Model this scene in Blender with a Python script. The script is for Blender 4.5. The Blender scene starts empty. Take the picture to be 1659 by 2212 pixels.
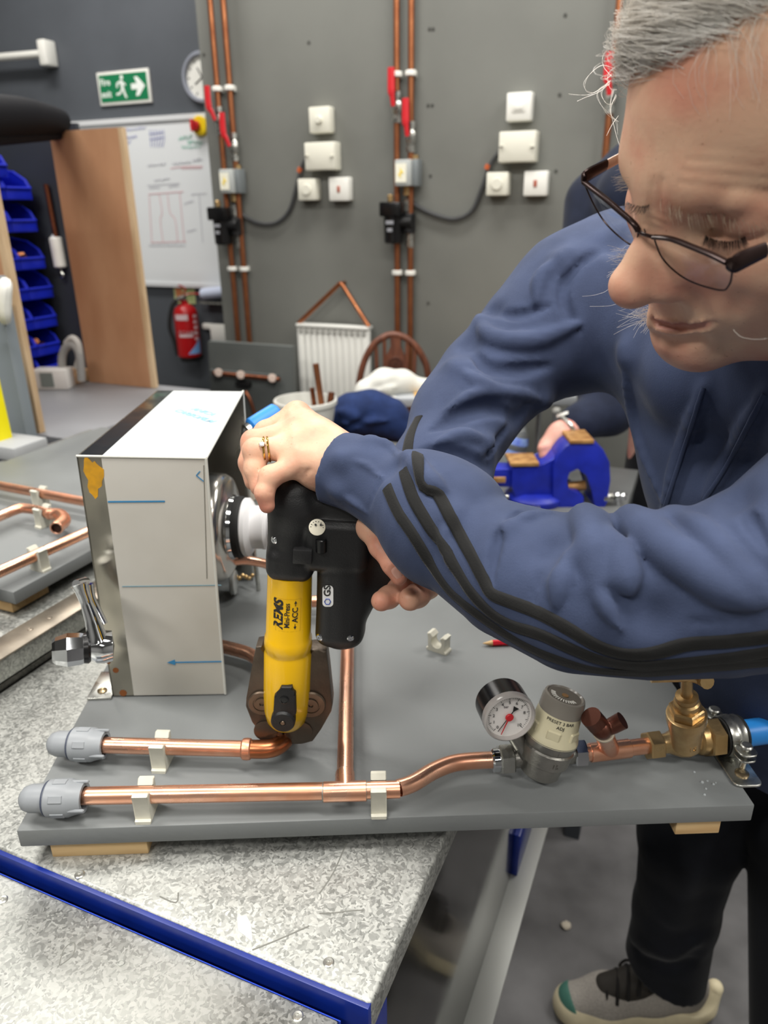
import bpy, bmesh, math, random
import numpy as np
from mathutils import Vector, Matrix
from mathutils.bvhtree import BVHTree
SC = bpy.context.scene
COL = SC.collection
PI = math.pi
# ------------------------------------------------------------------ camera (photo frame 1659 x 2212)
FPX, CX, CY = 1600.0, 829.5, 1106.0
TH, RO = math.radians(22.26), math.radians(0.6)
CAM = Vector((0, 0, 1.37))
FW = Vector((0, math.cos(TH), -math.sin(TH)))
_u0 = Vector((0, math.sin(TH), math.cos(TH)))
RT = Vector((1, 0, 0)) * math.cos(RO) - _u0 * math.sin(RO)
UPV = _u0 * math.cos(RO) + Vector((1, 0, 0)) * math.sin(RO)
cd = bpy.data.cameras.new('camera')
cam = bpy.data.objects.new('camera', cd)
COL.objects.link(cam)
cam.matrix_world = Matrix(((RT.x, UPV.x, -FW.x, CAM.x), (RT.y, UPV.y, -FW.y, CAM.y), (RT.z, UPV.z, -FW.z, CAM.z), (0, 0, 0, 1)))
cd.sensor_fit = 'VERTICAL'; cd.sensor_height = 36.0; cd.lens = 36.0 * FPX / 2212.0
cd.clip_start = 0.02
cd.dof.use_dof = True; cd.dof.focus_distance = 0.56; cd.dof.aperture_fstop = 26.0 / 3.6
SC.camera = cam
# ------------------------------------------------------------------ world, lights, exposure
PS = math.radians(23.2)                       # the room is turned against the camera
U = Vector((math.cos(PS), -math.sin(PS), 0)); V = Vector((math.sin(PS), math.cos(PS), 0)); Z = Vector((0, 0, 1))
def R3(u, v, z): return U * u + V * v + Z * z
w = bpy.data.worlds.new('world'); SC.world = w; w.use_nodes = True
w.node_tree.nodes['Background'].inputs[0].default_value = (0.9, 0.95, 1, 1)
w.node_tree.nodes['Background'].inputs[1].default_value = 0.3
def area(name, loc, sx, sy, power, col=(1, 0.97, 0.92), spread=PI, look=None):
    l = bpy.data.lights.new(name, 'AREA'); l.shape = 'RECTANGLE'; l.size = sx; l.size_y = sy
    l.energy = power; l.color = col; l.spread = spread
    o = bpy.data.objects.new(name, l); COL.objects.link(o)
    M = Matrix.Rotation(-PS, 4, 'Z')
    if look is not None:
        M = (Vector(look) - Vector(loc)).to_track_quat('-Z', 'Y').to_matrix().to_4x4()
    o.matrix_world = Matrix.Translation(loc) @ M
    return o
CEIL = 3.1
LAMPS = ((-2.6, 2.4, 30), (-0.9, 2.2, 30), (1.0, 1.9, 30), (-1.6, 0.4, 30), (0.15, 0.25, 37), (2.1, 0.3, 38), (-0.9, -1.4, 46), (1.2, -1.4, 20))
for (u, v, e) in LAMPS: area('ceiling_lamp', R3(u, v, CEIL - 0.03), 1.2, 0.3, e)
SC.view_settings.view_transform = 'Standard'; SC.view_settings.look = 'None'
SC.view_settings.gamma = 1.0; SC.view_settings.use_curve_mapping = False
SC.view_settings.exposure = 0.15
SC.cycles.use_denoising = True
SC.cycles.max_bounces = 6; SC.cycles.diffuse_bounces = 3; SC.cycles.glossy_bounces = 4; SC.cycles.transmission_bounces = 6
SC.cycles.transparent_max_bounces = 6; SC.cycles.caustics_reflective = False; SC.cycles.caustics_refractive = False
SC.cycles.sample_clamp_indirect = 4.0
# ------------------------------------------------------------------ pixel helpers: points on real planes
def ray(x, y): return FW + RT * ((x - CX) / FPX) - UPV * ((y - CY) / FPX)
def P(x, y, d): return CAM + ray(x, y) * d
def onz(x, y, z):
    q = ray(x, y); return CAM + q * ((z - CAM.z) / q.z)
def onpl(x, y, p0, n):
    q = ray(x, y); return CAM + q * ((Vector(p0) - CAM).dot(n) / q.dot(n))
def onv(x, y, v0): return onpl(x, y, R3(0, v0, 0), V)
def onu(x, y, u0): return onpl(x, y, R3(u0, 0, 0), U)
def depth(p): return (Vector(p) - CAM).dot(FW)
# ------------------------------------------------------------------ materials
def lin(c):
    c = c / 255.0
    return c / 12.92 if c <= 0.04045 else ((c + 0.055) / 1.055) ** 2.4
def rgb(c): return (lin(c[0]), lin(c[1]), lin(c[2]), 1)
MATS = {}
def mat(name, col, rough=0.5, metal=0.0, var=0.0, scale=12.0, bump=0.0, bscale=300.0, col2=None, spec=0.5, trans=0.0, ior=1.45, coat=0.0,
        sub=0.0, rvar=0.0, detail=4.0, stretch=None, sheen=0.0, lo=0.35, hi=0.65):
    if name in MATS: return MATS[name]
    m = bpy.data.materials.new(name); m.use_nodes = True; MATS[name] = m
    nt = m.node_tree; b = nt.nodes['Principled BSDF']; L = nt.links.new
    b.inputs['Base Color'].default_value = rgb(col); b.inputs['Roughness'].default_value = rough
    b.inputs['Metallic'].default_value = metal; b.inputs['Specular IOR Level'].default_value = spec
    b.inputs['Transmission Weight'].default_value = trans; b.inputs['IOR'].default_value = ior
    b.inputs['Coat Weight'].default_value = coat
    if sheen: b.inputs['Sheen Weight'].default_value = sheen; b.inputs['Sheen Roughness'].default_value = 0.4
    if sub:
        b.inputs['Subsurface Weight'].default_value = sub; b.inputs['Subsurface Radius'].default_value = (0.008, 0.003, 0.0015); b.inputs['Subsurface Scale'].default_value = 1.0
    if var or bump or col2 or rvar:
        tc = nt.nodes.new('ShaderNodeTexCoord'); src = tc.outputs['Object']
        if stretch:
            mp = nt.nodes.new('ShaderNodeMapping'); mp.inputs['Scale'].default_value = stretch; L(src, mp.inputs[0]); src = mp.outputs[0]
        n = nt.nodes.new('ShaderNodeTexNoise'); n.inputs['Scale'].default_value = scale; n.inputs['Detail'].default_value = detail; L(src, n.inputs['Vector'])
        if var or col2:
            r = nt.nodes.new('ShaderNodeValToRGB'); L(n.outputs['Fac'], r.inputs[0])
            c1 = rgb(col)
            if col2: a1, a2 = c1, rgb(col2)
            else: a1, a2 = [max(0, x * (1 - var)) for x in c1[:3]] + [1], [min(1, x * (1 + var)) for x in c1[:3]] + [1]
            r.color_ramp.elements[0].color = a1; r.color_ramp.elements[1].color = a2
            r.color_ramp.elements[0].position = lo; r.color_ramp.elements[1].position = hi
            L(r.outputs[0], b.inputs['Base Color'])
        if rvar:
            mr = nt.nodes.new('ShaderNodeMapRange'); mr.inputs[3].default_value = max(0, rough - rvar); mr.inputs[4].default_value = rough + rvar
            mr.inputs[1].default_value = 0.3; mr.inputs[2].default_value = 0.7
            L(n.outputs['Fac'], mr.inputs[0]); L(mr.outputs[0], b.inputs['Roughness'])
        if bump:
            n2 = nt.nodes.new('ShaderNodeTexNoise'); n2.inputs['Scale'].default_value = bscale; n2.inputs['Detail'].default_value = 3; L(src, n2.inputs['Vector'])
            bp = nt.nodes.new('ShaderNodeBump'); bp.inputs['Strength'].default_value = bump; bp.inputs['Distance'].default_value = 0.002
            L(n2.outputs['Fac'], bp.inputs['Height']); L(bp.outputs[0], b.inputs['Normal'])
    return m
def galv_mat():
    m = mat('galvanised_steel', (178, 180, 178), 0.42, 0.75)
    nt = m.node_tree; b = nt.nodes['Principled BSDF']; L = nt.links.new
    tc = nt.nodes.new('ShaderNodeTexCoord')
    n0 = nt.nodes.new('ShaderNodeTexNoise'); n0.inputs['Scale'].default_value = 90; n0.inputs['Detail'].default_value = 2; L(tc.outputs['Object'], n0.inputs['Vector'])
    mv = nt.nodes.new('ShaderNodeMixRGB'); mv.inputs[0].default_value = 0.012; L(tc.outputs['Object'], mv.inputs[1]); L(n0.outputs['Color'], mv.inputs[2])
    v = nt.nodes.new('ShaderNodeTexVoronoi'); v.inputs['Scale'].default_value = 430; L(mv.outputs[0], v.inputs['Vector'])
    n = nt.nodes.new('ShaderNodeTexNoise'); n.inputs['Scale'].default_value = 14; n.inputs['Detail'].default_value = 5; L(tc.outputs['Object'], n.inputs['Vector'])
    a = nt.nodes.new('ShaderNodeMath'); a.operation = 'MULTIPLY_ADD'; a.inputs[1].default_value = 0.55
    sep = nt.nodes.new('ShaderNodeSeparateColor'); L(v.outputs['Color'], sep.inputs[0]); L(sep.outputs[0], a.inputs[0])
    m2 = nt.nodes.new('ShaderNodeMath'); m2.operation = 'MULTIPLY'; m2.inputs[1].default_value = 0.8; L(n.outputs['Fac'], m2.inputs[0]); L(m2.outputs[0], a.inputs[2])
    r = nt.nodes.new('ShaderNodeValToRGB'); L(a.outputs[0], r.inputs[0])
    r.color_ramp.elements[0].position = 0.25; r.color_ramp.elements[0].color = rgb((122, 124, 120))
    r.color_ramp.elements[1].position = 0.95; r.color_ramp.elements[1].color = rgb((192, 193, 188))
    L(r.outputs[0], b.inputs['Base Color'])
    mr = nt.nodes.new('ShaderNodeMapRange'); mr.inputs[3].default_value = 0.32; mr.inputs[4].default_value = 0.55; L(a.outputs[0], mr.inputs[0]); L(mr.outputs[0], b.inputs['Roughness'])
    n3 = nt.nodes.new('ShaderNodeTexNoise'); n3.inputs['Scale'].default_value = 60; L(tc.outputs['Object'], n3.inputs['Vector'])
    bp = nt.nodes.new('ShaderNodeBump'); bp.inputs['Strength'].default_value = 0.25; bp.inputs['Distance'].default_value = 0.001; L(n3.outputs['Fac'], bp.inputs['Height']); L(bp.outputs[0], b.inputs['Normal'])
    return m
def fabric_mat(name, col, var=0.12, twill=900.0, rough=0.85, sheen=0.08):
    m = mat(name, col, rough, 0, var=var, scale=30, sheen=sheen, spec=0.25, detail=6)
    nt = m.node_tree; b = nt.nodes['Principled BSDF']; L = nt.links.new
    tc = nt.nodes.new('ShaderNodeTexCoord')
    wv = nt.nodes.new('ShaderNodeTexWave'); wv.bands_direction = 'DIAGONAL'; wv.inputs['Scale'].default_value = twill; wv.inputs['Distortion'].default_value = 1.5; L(tc.outputs['Object'], wv.inputs['Vector'])
    n = nt.nodes.new('ShaderNodeTexNoise'); n.inputs['Scale'].default_value = 700; L(tc.outputs['Object'], n.inputs['Vector'])
    a = nt.nodes.new('ShaderNodeMath'); a.operation = 'MULTIPLY_ADD'; a.inputs[1].default_value = 0.25; L(wv.outputs['Fac'], a.inputs[0]); L(n.outputs['Fac'], a.inputs[2])
    bp = nt.nodes.new('ShaderNodeBump'); bp.inputs['Strength'].default_value = 0.35; bp.inputs['Distance'].default_value = 0.0006; L(a.outputs[0], bp.inputs['Height']); L(bp.outputs[0], b.inputs['Normal'])
    return m
# ------------------------------------------------------------------ object helpers
def thing(name, label, cat, loc=(0, 0, 0), group=None):
    o = bpy.data.objects.new(name, None); o.empty_display_size = 0.02; COL.objects.link(o); o.location = loc
    o['label'] = label; o['category'] = cat
    if group: o['group'] = group
    return o
def root_loc(o):
    p = Vector((0, 0, 0))
    while o is not None: p += o.location; o = o.parent
    return p
def obj(name, bm, m, parent=None, label=None, cat=None, group=None, kind=None, sharp=35, loc=None):
    """bm is in world coordinates; the mesh is stored relative to its thing's base."""
    me = bpy.data.meshes.new(name)
    if isinstance(bm, tuple): me.from_pydata(bm[0], [], bm[1])
    else:
        bmesh.ops.recalc_face_normals(bm, faces=bm.faces); bm.to_mesh(me); bm.free()
    o = bpy.data.objects.new(name, me); COL.objects.link(o)
    base = Vector((0, 0, 0))
    if parent is not None: o.parent = parent; base = root_loc(parent)
    elif loc is not None: o.location = loc; base = Vector(loc)
    if base.length: me.transform(Matrix.Translation(-base))
    for mm in (m if isinstance(m, (list, tuple)) else [m]): me.materials.append(mm)
    if sharp:
        me.polygons.foreach_set('use_smooth', [True] * len(me.polygons))
        if sharp < 180: me.set_sharp_from_angle(angle=math.radians(sharp))
    if label: o['label'] = label
    if cat: o['category'] = cat
    if group: o['group'] = group
    if kind: o['kind'] = kind
    return o
def copy_tree(o, parent=None, delta=None):
    c = o.copy(); COL.objects.link(c); c.parent = parent
    if delta is not None: c.location = o.location + delta
    for ch in list(o.children): copy_tree(ch, c)
    return c
def BM(): return bmesh.new()
def axes(a, hint=Z):
    a = Vector(a).normalized(); h = Vector(hint)
    if abs(a.dot(h)) > 0.97 * h.length: h = Vector((1, 0, 0)) if abs(a.x) < 0.9 else Vector((0, 1, 0))
    b = h.cross(a).normalized(); c = a.cross(b); return b, c, a
def basis(ex, ey, ez, o=(0, 0, 0)):
    return Matrix(((ex[0], ey[0], ez[0], o[0]), (ex[1], ey[1], ez[1], o[1]), (ex[2], ey[2], ez[2], o[2]), (0, 0, 0, 1)))
def box(bm, c, s, M=None, bev=0.0, seg=2):
    T = Matrix.Translation(c) @ (M.to_4x4() if M is not None else Matrix.Identity(4)) @ Matrix.Diagonal((s[0], s[1], s[2], 1))
    r = bmesh.ops.create_cube(bm, size=1, matrix=T)
    if bev > 0:
        es = list({e for v in r['verts'] for e in v.link_edges})
        bmesh.ops.bevel(bm, geom=es, offset=bev, segments=seg, profile=0.5, affect='EDGES', clamp_overlap=True)
ROOMM = basis(U, V, Z)
def rbox(bm, u0, u1, v0, v1, z0, z1, bev=0.0):
    box(bm, R3((u0 + u1) / 2, (v0 + v1) / 2, (z0 + z1) / 2), (abs(u1 - u0), abs(v1 - v0), abs(z1 - z0)), ROOMM, bev)
def hexa(bm, b, t):
    """a box from its four bottom and four top corners"""
    vs = [bm.verts.new(p) for p in list(b) + list(t)]
    for f in ((0, 1, 2, 3), (4, 5, 6, 7), (0, 1, 5, 4), (1, 2, 6, 5), (2, 3, 7, 6), (3, 0, 4, 7)): bm.faces.new([vs[i] for i in f])
def lathe(bm, prof, p0, axis, n=28, ang0=0.0, hint=Z):
    """prof = [(radius, t)] along axis from p0; a radius 0 closes the end"""
    b, c, a = axes(axis, hint); p0 = Vector(p0); prev = None; first = None
    for (r, t) in prof:
        if r <= 1e-7: ring = [bm.verts.new(p0 + a * t)]
        else: ring = [bm.verts.new(p0 + a * t + b * (r * math.cos(ang0 + 2 * PI * i / n)) + c * (r * math.sin(ang0 + 2 * PI * i / n))) for i in range(n)]
        if prev is not None:
            if len(prev) == 1 and len(ring) > 1:
                for i in range(n): bm.faces.new((prev[0], ring[i], ring[(i + 1) % n]))
            elif len(ring) == 1 and len(prev) > 1:
                for i in range(n): bm.faces.new((prev[(i + 1) % n], prev[i], ring[0]))
            elif len(ring) > 1:
                for i in range(n): bm.faces.new((prev[i], prev[(i + 1) % n], ring[(i + 1) % n], ring[i]))
        prev = ring
def cyl(bm, p0, p1, r0, r1=None, n=24, bev=0.0, ang0=0.0, hint=Z):
    r1 = r0 if r1 is None else r1
    p0 = Vector(p0); p1 = Vector(p1); h = (p1 - p0).length
    pr = [(0, 0)] + ([(r0 - bev, 0), (r0, bev), (r1, h - bev), (r1 - bev, h)] if bev else [(r0, 0), (r1, h)]) + [(0, h)]
    lathe(bm, pr, p0, p1 - p0, n, ang0, hint)
def spline(pts, k=8):
    pts = [Vector(p) for p in pts]
    if len(pts) < 3: return pts
    out = []; n = len(pts)
    for i in range(n - 1):
        p0 = pts[max(i - 1, 0)]; p1 = pts[i]; p2 = pts[i + 1]; p3 = pts[min(i + 2, n - 1)]
        for j in range(k):
            t = j / k
            out.append(0.5 * ((2 * p1) + (p2 - p0) * t + (2 * p0 - 5 * p1 + 4 * p2 - p3) * t * t + (3 * p1 - p0 - 3 * p2 + p3) * t ** 3))
    out.append(pts[-1]); return out
def tube(bm, pts, r, n=14, caps=True, k=8, flat=None, hint=Z):
    """r: number or one radius per given point; flat = (width factor, thickness factor)"""
    P0 = [Vector(p) for p in pts]; m = len(P0); pts = spline(P0, k) if k > 1 else P0
    kk = k if (k > 1 and m > 2) else 1
    def rad(i):
        if not isinstance(r, (list, tuple)): return r
        x = i / kk; a = min(int(x), m - 1); b = min(a + 1, m - 1); return r[a] + (r[b] - r[a]) * (x - a)
    rings = []; b = None
    for i, p in enumerate(pts):
        t = (pts[min(i + 1, len(pts) - 1)] - pts[max(i - 1, 0)]).normalized()
        if b is None: b, c, _ = axes(t, hint)
        else:
            b = (b - t * b.dot(t)).normalized(); c = t.cross(b)
        q = rad(i); fx, fy = flat or (1, 1)
        rings.append([bm.verts.new(p + b * (q * fx * math.cos(2 * PI * j / n)) + c * (q * fy * math.sin(2 * PI * j / n))) for j in range(n)])
    for A, B in zip(rings, rings[1:]):
        for j in range(n): bm.faces.new((A[j], A[(j + 1) % n], B[(j + 1) % n], B[j]))
    if caps:
        bm.faces.new(rings[0]); bm.faces.new(rings[-1])
def prism(bm, poly, h, M=None, bev=0.0, seg=2):
    """2-D outline extruded by h along local z"""
    M = M or Matrix.Identity(4)
    a = [bm.verts.new(M @ Vector((x, y, 0))) for x, y in poly]; b = [bm.verts.new(M @ Vector((x, y, h))) for x, y in poly]
    n = len(poly); fs = [bm.faces.new(a[::-1]), bm.faces.new(b)]
    for i in range(n): fs.append(bm.faces.new((a[i], a[(i + 1) % n], b[(i + 1) % n], b[i])))
    if bev:
        es = list(fs[0].edges) + list(fs[1].edges)
        bmesh.ops.bevel(bm, geom=es, offset=bev, segments=seg, profile=0.5, affect='EDGES', clamp_overlap=True)
def torus(bm, c, axis, R, r, n=32, m=8, a0=0.0, a1=2 * PI):
    b, cc, a = axes(axis); full = abs(a1 - a0 - 2 * PI) < 1e-4; K = n if full else n + 1; rings = []
    for i in range(K):
        t = a0 + (a1 - a0) * i / n; d = b * math.cos(t) + cc * math.sin(t)
        rings.append([bm.verts.new(Vector(c) + d * (R + r * math.cos(2 * PI * j / m)) + a * (r * math.sin(2 * PI * j / m))) for j in range(m)])
    for i in range(n if full else n):
        A = rings[i]; B = rings[(i + 1) % K]
        for j in range(m): bm.faces.new((A[j], A[(j + 1) % m], B[(j + 1) % m], B[j]))
    if not full: bm.faces.new(rings[0]); bm.faces.new(rings[-1])
def rrect(w, h, r, n=5):
    o = []
    for cx, cy, a in ((w / 2 - r, h / 2 - r, 0), (-w / 2 + r, h / 2 - r, PI / 2), (-w / 2 + r, -h / 2 + r, PI), (w / 2 - r, -h / 2 + r, 1.5 * PI)):
        for i in range(n): t = a + PI / 2 * i / (n - 1); o.append((cx + r * math.cos(t), cy + r * math.sin(t)))
    return o
def circ(r, n=24, cx=0, cy=0): return [(cx + r * math.cos(2 * PI * i / n), cy + r * math.sin(2 * PI * i / n)) for i in range(n)]
def text_bm(s, size, M, ext=0.0002, bold=0.0, shear=0.0, align='CENTER', warp=None, sx=1.0):
    cu = bpy.data.curves.new('txt', 'FONT'); cu.body = s; cu.size = size; cu.extrude = ext; cu.offset = bold; cu.shear = shear
    cu.align_x = align; cu.align_y = 'CENTER'; cu.resolution_u = 3
    o = bpy.data.objects.new('txt', cu); COL.objects.link(o)
    dg = bpy.context.evaluated_depsgraph_get(); me = bpy.data.meshes.new_from_object(o.evaluated_get(dg))
    bm = BM(); bm.from_mesh(me); bpy.data.objects.remove(o); bpy.data.curves.remove(cu); bpy.data.meshes.remove(me)
    for v in bm.verts:
        c = Vector((v.co.x * sx, v.co.y, v.co.z)); v.co = warp(c) if warp else (M @ c)
    return bm
def join(bm, other):
    me = bpy.data.meshes.new('t'); other.to_mesh(me); other.free(); bm.from_mesh(me); bpy.data.meshes.remove(me)
# ------------------------------------------------------------------ implicit surfaces (smooth unions) -> quads
class Vol:
    def __init__(s, lo, hi, h, M=None):
        s.h = h; s.lo = np.array(lo, float); n = np.ceil((np.array(hi) - s.lo) / h).astype(int) + 1
        s.n = n; s.ax = [s.lo[i] + h * np.arange(n[i]) for i in range(3)]
        s.D = np.full(tuple(n), 0.05, np.float32); s.M = M
    def sub(s, lo, hi):
        a = [max(0, int((lo[i] - s.lo[i]) / s.h)) for i in range(3)]; b = [min(s.n[i], int((hi[i] - s.lo[i]) / s.h) + 2) for i in range(3)]
        if any(b[i] <= a[i] for i in range(3)): return None, None
        sl = tuple(slice(a[i], b[i]) for i in range(3))
        X = s.ax[0][sl[0]][:, None, None]; Y = s.ax[1][sl[1]][None, :, None]; Zz = s.ax[2][sl[2]][None, None, :]
        return sl, (X, Y, Zz)
    @staticmethod
    def smin(a, b, k):
        if k <= 0: return np.minimum(a, b)
        h = np.maximum(k - np.abs(a - b), 0) / k; return np.minimum(a, b) - h * h * k * 0.25
    def put(s, d, sl, k, op):
        A = s.D[sl]
        if op == '+': s.D[sl] = s.smin(A, d.astype(np.float32), k)
        else: s.D[sl] = -s.smin(-A, d.astype(np.float32), k)
    def cap(s, a, b, ra, rb=None, k=0.01, op='+', mar=0.03):
        """capsule with two radii"""
        rb = ra if rb is None else rb; a = np.array(a, float); b = np.array(b, float); R = max(ra, rb) + k + mar
        sl, g = s.sub(np.minimum(a, b) - R, np.maximum(a, b) + R)
        if sl is None: return s
        ab = b - a; L2 = ab @ ab + 1e-12
        t = np.clip(((g[0] - a[0]) * ab[0] + (g[1] - a[1]) * ab[1] + (g[2] - a[2]) * ab[2]) / L2, 0, 1)
        d = np.sqrt((g[0] - a[0] - t * ab[0]) ** 2 + (g[1] - a[1] - t * ab[1]) ** 2 + (g[2] - a[2] - t * ab[2]) ** 2) - (ra + (rb - ra) * t)
        s.put(d, sl, k, op); return s
    def chain(s, pts, rs, k=0.01, op='+', mar=0.03):
        for i in range(len(pts) - 1): s.cap(pts[i], pts[i + 1], rs[i], rs[i + 1], k if i == 0 else min(k, 0.6 * min(rs[i], rs[i + 1])), op, mar)
        return s
    def ell(s, c, r, R=None, k=0.01, op='+', mar=0.03):
        """ellipsoid, R = 3x3 whose columns are its axes"""
        c = np.array(c, float); r = np.array(r, float); m = max(r) + k + mar
        sl, g = s.sub(c - m, c + m)
        if sl is None: return s
        x, y, z = g[0] - c[0], g[1] - c[1], g[2] - c[2]
        if R is not None:
            R = np.array(R); x, y, z = (x * R[0, 0] + y * R[1, 0] + z * R[2, 0]), (x * R[0, 1] + y * R[1, 1] + z * R[2, 1]), (x * R[0, 2] + y * R[1, 2] + z * R[2, 2])
        k0 = np.sqrt((x / r[0]) ** 2 + (y / r[1]) ** 2 + (z / r[2]) ** 2); k1 = np.sqrt((x / r[0] ** 2) ** 2 + (y / r[1] ** 2) ** 2 + (z / r[2] ** 2) ** 2) + 1e-9
        s.put(k0 * (k0 - 1.0) / k1, sl, k, op); return s
    def rb(s, c, half, R=None, rad=0.003, k=0.003, op='+', mar=0.02):
        """rounded box"""
        c = np.array(c, float); h = np.array(half, float); m = np.linalg.norm(h) + k + mar
        sl, g = s.sub(c - m, c + m)
        if sl is None: return s
        x, y, z = g[0] - c[0], g[1] - c[1], g[2] - c[2]
        if R is not None:
            R = np.array(R); x, y, z = (x * R[0, 0] + y * R[1, 0] + z * R[2, 0]), (x * R[0, 1] + y * R[1, 1] + z * R[2, 1]), (x * R[0, 2] + y * R[1, 2] + z * R[2, 2])
        q = [np.abs(x) - h[0] + rad, np.abs(y) - h[1] + rad, np.abs(z) - h[2] + rad]
        d = np.sqrt(sum(np.maximum(t, 0) ** 2 for t in q)) + np.minimum(np.maximum(np.maximum(q[0], q[1]), q[2]), 0) - rad
        s.put(d, sl, k, op); return s
    def fold(s, pts, amp, w):
        """raise (amp > 0) or press in a soft ridge of half-width w along a polyline"""
        pts = [np.array(p, float) for p in pts]; A = np.array(pts); m = 3 * w
        sl, g = s.sub(A.min(0) - m, A.max(0) + m)
        if sl is None: return s
        best = None
        for a, b in zip(pts, pts[1:]):
            ab = b - a; L2 = ab @ ab + 1e-12
            t = np.clip(((g[0] - a[0]) * ab[0] + (g[1] - a[1]) * ab[1] + (g[2] - a[2]) * ab[2]) / L2, 0, 1)
            d = (g[0] - a[0] - t * ab[0]) ** 2 + (g[1] - a[1] - t * ab[1]) ** 2 + (g[2] - a[2] - t * ab[2]) ** 2
            best = d if best is None else np.minimum(best, d)
        s.D[sl] -= (amp * np.exp(-best / (w * w))).astype(np.float32); return s
    def half(s, p, n):
        """cut away everything on the n side of a plane"""
        n = np.array(n, float); n /= np.linalg.norm(n)
        d = (s.ax[0][:, None, None] - p[0]) * n[0] + (s.ax[1][None, :, None] - p[1]) * n[1] + (s.ax[2][None, None, :] - p[2]) * n[2]
        s.D = np.maximum(s.D, d.astype(np.float32)); return s
    def mesh(s):
        D = s.D; D[0] = D[-1] = 0.01; D[:, 0] = D[:, -1] = 0.01; D[:, :, 0] = D[:, :, -1] = 0.01
        I = D < 0; n = D.shape
        c = np.zeros((n[0] - 1, n[1] - 1, n[2] - 1), np.int8); offs = [(i, j, k) for i in (0, 1) for j in (0, 1) for k in (0, 1)]
        for (i, j, k) in offs: c += I[i:n[0] - 1 + i, j:n[1] - 1 + j, k:n[2] - 1 + k]
        cells = np.argwhere((c > 0) & (c < 8)); idx = -np.ones(c.shape, np.int64); idx[tuple(cells.T)] = np.arange(len(cells))
        acc = np.zeros((len(cells), 3)); cnt = np.zeros(len(cells))
        for a in offs:
            for ax in range(3):
                if a[ax]: continue
                b = list(a); b[ax] = 1
                da = D[cells[:, 0] + a[0], cells[:, 1] + a[1], cells[:, 2] + a[2]].astype(float); db = D[cells[:, 0] + b[0], cells[:, 1] + b[1], cells[:, 2] + b[2]].astype(float)
                x = (da < 0) != (db < 0); t = np.where(x, da / np.where(x, da - db, 1), 0)
                q = np.tile(np.array(a, float), (len(cells), 1)); q[:, ax] += t; acc[x] += q[x]; cnt[x] += 1
        vs = s.lo + s.h * (cells + acc / cnt[:, None]); faces = []
        for ax in range(3):
            o1, o2 = [(1, 2), (2, 0), (0, 1)][ax]
            sa = [slice(None)] * 3; sb = [slice(None)] * 3; sa[ax] = slice(0, n[ax] - 1); sb[ax] = slice(1, n[ax])
            A = I[tuple(sa)]; B = I[tuple(sb)]
            for flag in (True, False):
                e = np.argwhere((A != B) & (A == flag))
                e = e[(e[:, o1] > 0) & (e[:, o2] > 0) & (e[:, o1] < n[o1] - 1) & (e[:, o2] < n[o2] - 1)]
                q = []
                for (d1, d2) in ((1, 1), (0, 1), (0, 0), (1, 0)):
                    t = e.copy(); t[:, o1] -= d1; t[:, o2] -= d2; q.append(idx[t[:, 0], t[:, 1], t[:, 2]])
                q = np.stack(q, 1); faces.append(q if flag else q[:, ::-1])
        fs = np.concatenate(faces)
        if s.M is not None:
            Mx = np.array(s.M); vs = vs @ Mx[:3, :3].T + Mx[:3, 3]
        return vs, fs
def bvh_of(vf): return BVHTree.FromPolygons([tuple(v) for v in vf[0]], [tuple(f) for f in vf[1]])
def npmesh(parts):
    """join (verts, faces) pairs"""
    V_, F_, o = [], [], 0
    for v, f in parts: V_.append(v); F_.append(np.asarray(f) + o); o += len(v)
    return np.concatenate(V_), np.concatenate(F_)
def npobj(name, vf, m, parent=None, sharp=180, **kw):
    vs, fs = vf; me = bpy.data.meshes.new(name)
    base = np.array(root_loc(parent)) if parent is not None else np.zeros(3)
    v2 = (vs - base).astype(np.float32); k = fs.shape[1]
    me.vertices.add(len(v2)); me.vertices.foreach_set('co', v2.ravel())
    me.loops.add(fs.size); me.loops.foreach_set('vertex_index', fs.astype(np.int32).ravel())
    me.polygons.add(len(fs)); me.polygons.foreach_set('loop_start', np.arange(0, fs.size, k, dtype=np.int32)); me.polygons.foreach_set('loop_total', np.full(len(fs), k, np.int32))
    me.update(calc_edges=True); me.validate()
    me.polygons.foreach_set('use_smooth', np.ones(len(me.polygons), bool))
    if sharp < 180: me.set_sharp_from_angle(angle=math.radians(sharp))
    o = bpy.data.objects.new(name, me); COL.objects.link(o); o.parent = parent
    me.materials.append(m)
    for a, b in kw.items(): o[a] = b
    return o
# ------------------------------------------------------------------ materials in use
WALLP = mat('grey_wall_paint', (113, 114, 109), 0.6, var=0.06, scale=3, bump=0.08, bscale=120)
WALLF = mat('blue_grey_wall_paint', (82, 86, 92), 0.6, var=0.08, scale=3)
WALLO = mat('light_wall_paint', (150, 150, 148), 0.8)
FLOORM = mat('sealed_concrete', (104, 103, 104), 0.5, var=0.26, scale=7, bump=0.05, bscale=60, rvar=0.15, detail=8)
GALV = galv_mat()
BLUEP = mat('blue_enamel', (14, 40, 128), 0.35, var=0.12, scale=25)
BLUEV = mat('vice_blue', (24, 38, 150), 0.4, var=0.15, scale=30)
STEEL = mat('brushed_stainless', (150, 148, 142), 0.26, 0.95, var=0.1, scale=8, rvar=0.08)
DARKST = mat('dark_stainless_sheet', (84, 83, 80), 0.1, 0.92, var=0.12, scale=9, rvar=0.06)
CHROME = mat('chrome', (215, 217, 220), 0.07, 1.0)
ZINC = mat('zinc_plate', (190, 190, 184), 0.28, 0.95, var=0.12, scale=60, rvar=0.1)
COPPER = mat('copper', (246, 194, 166), 0.3, 0.95, col2=(232, 166, 134), scale=26, rvar=0.09, detail=6, stretch=(1, 1, 1))
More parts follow.
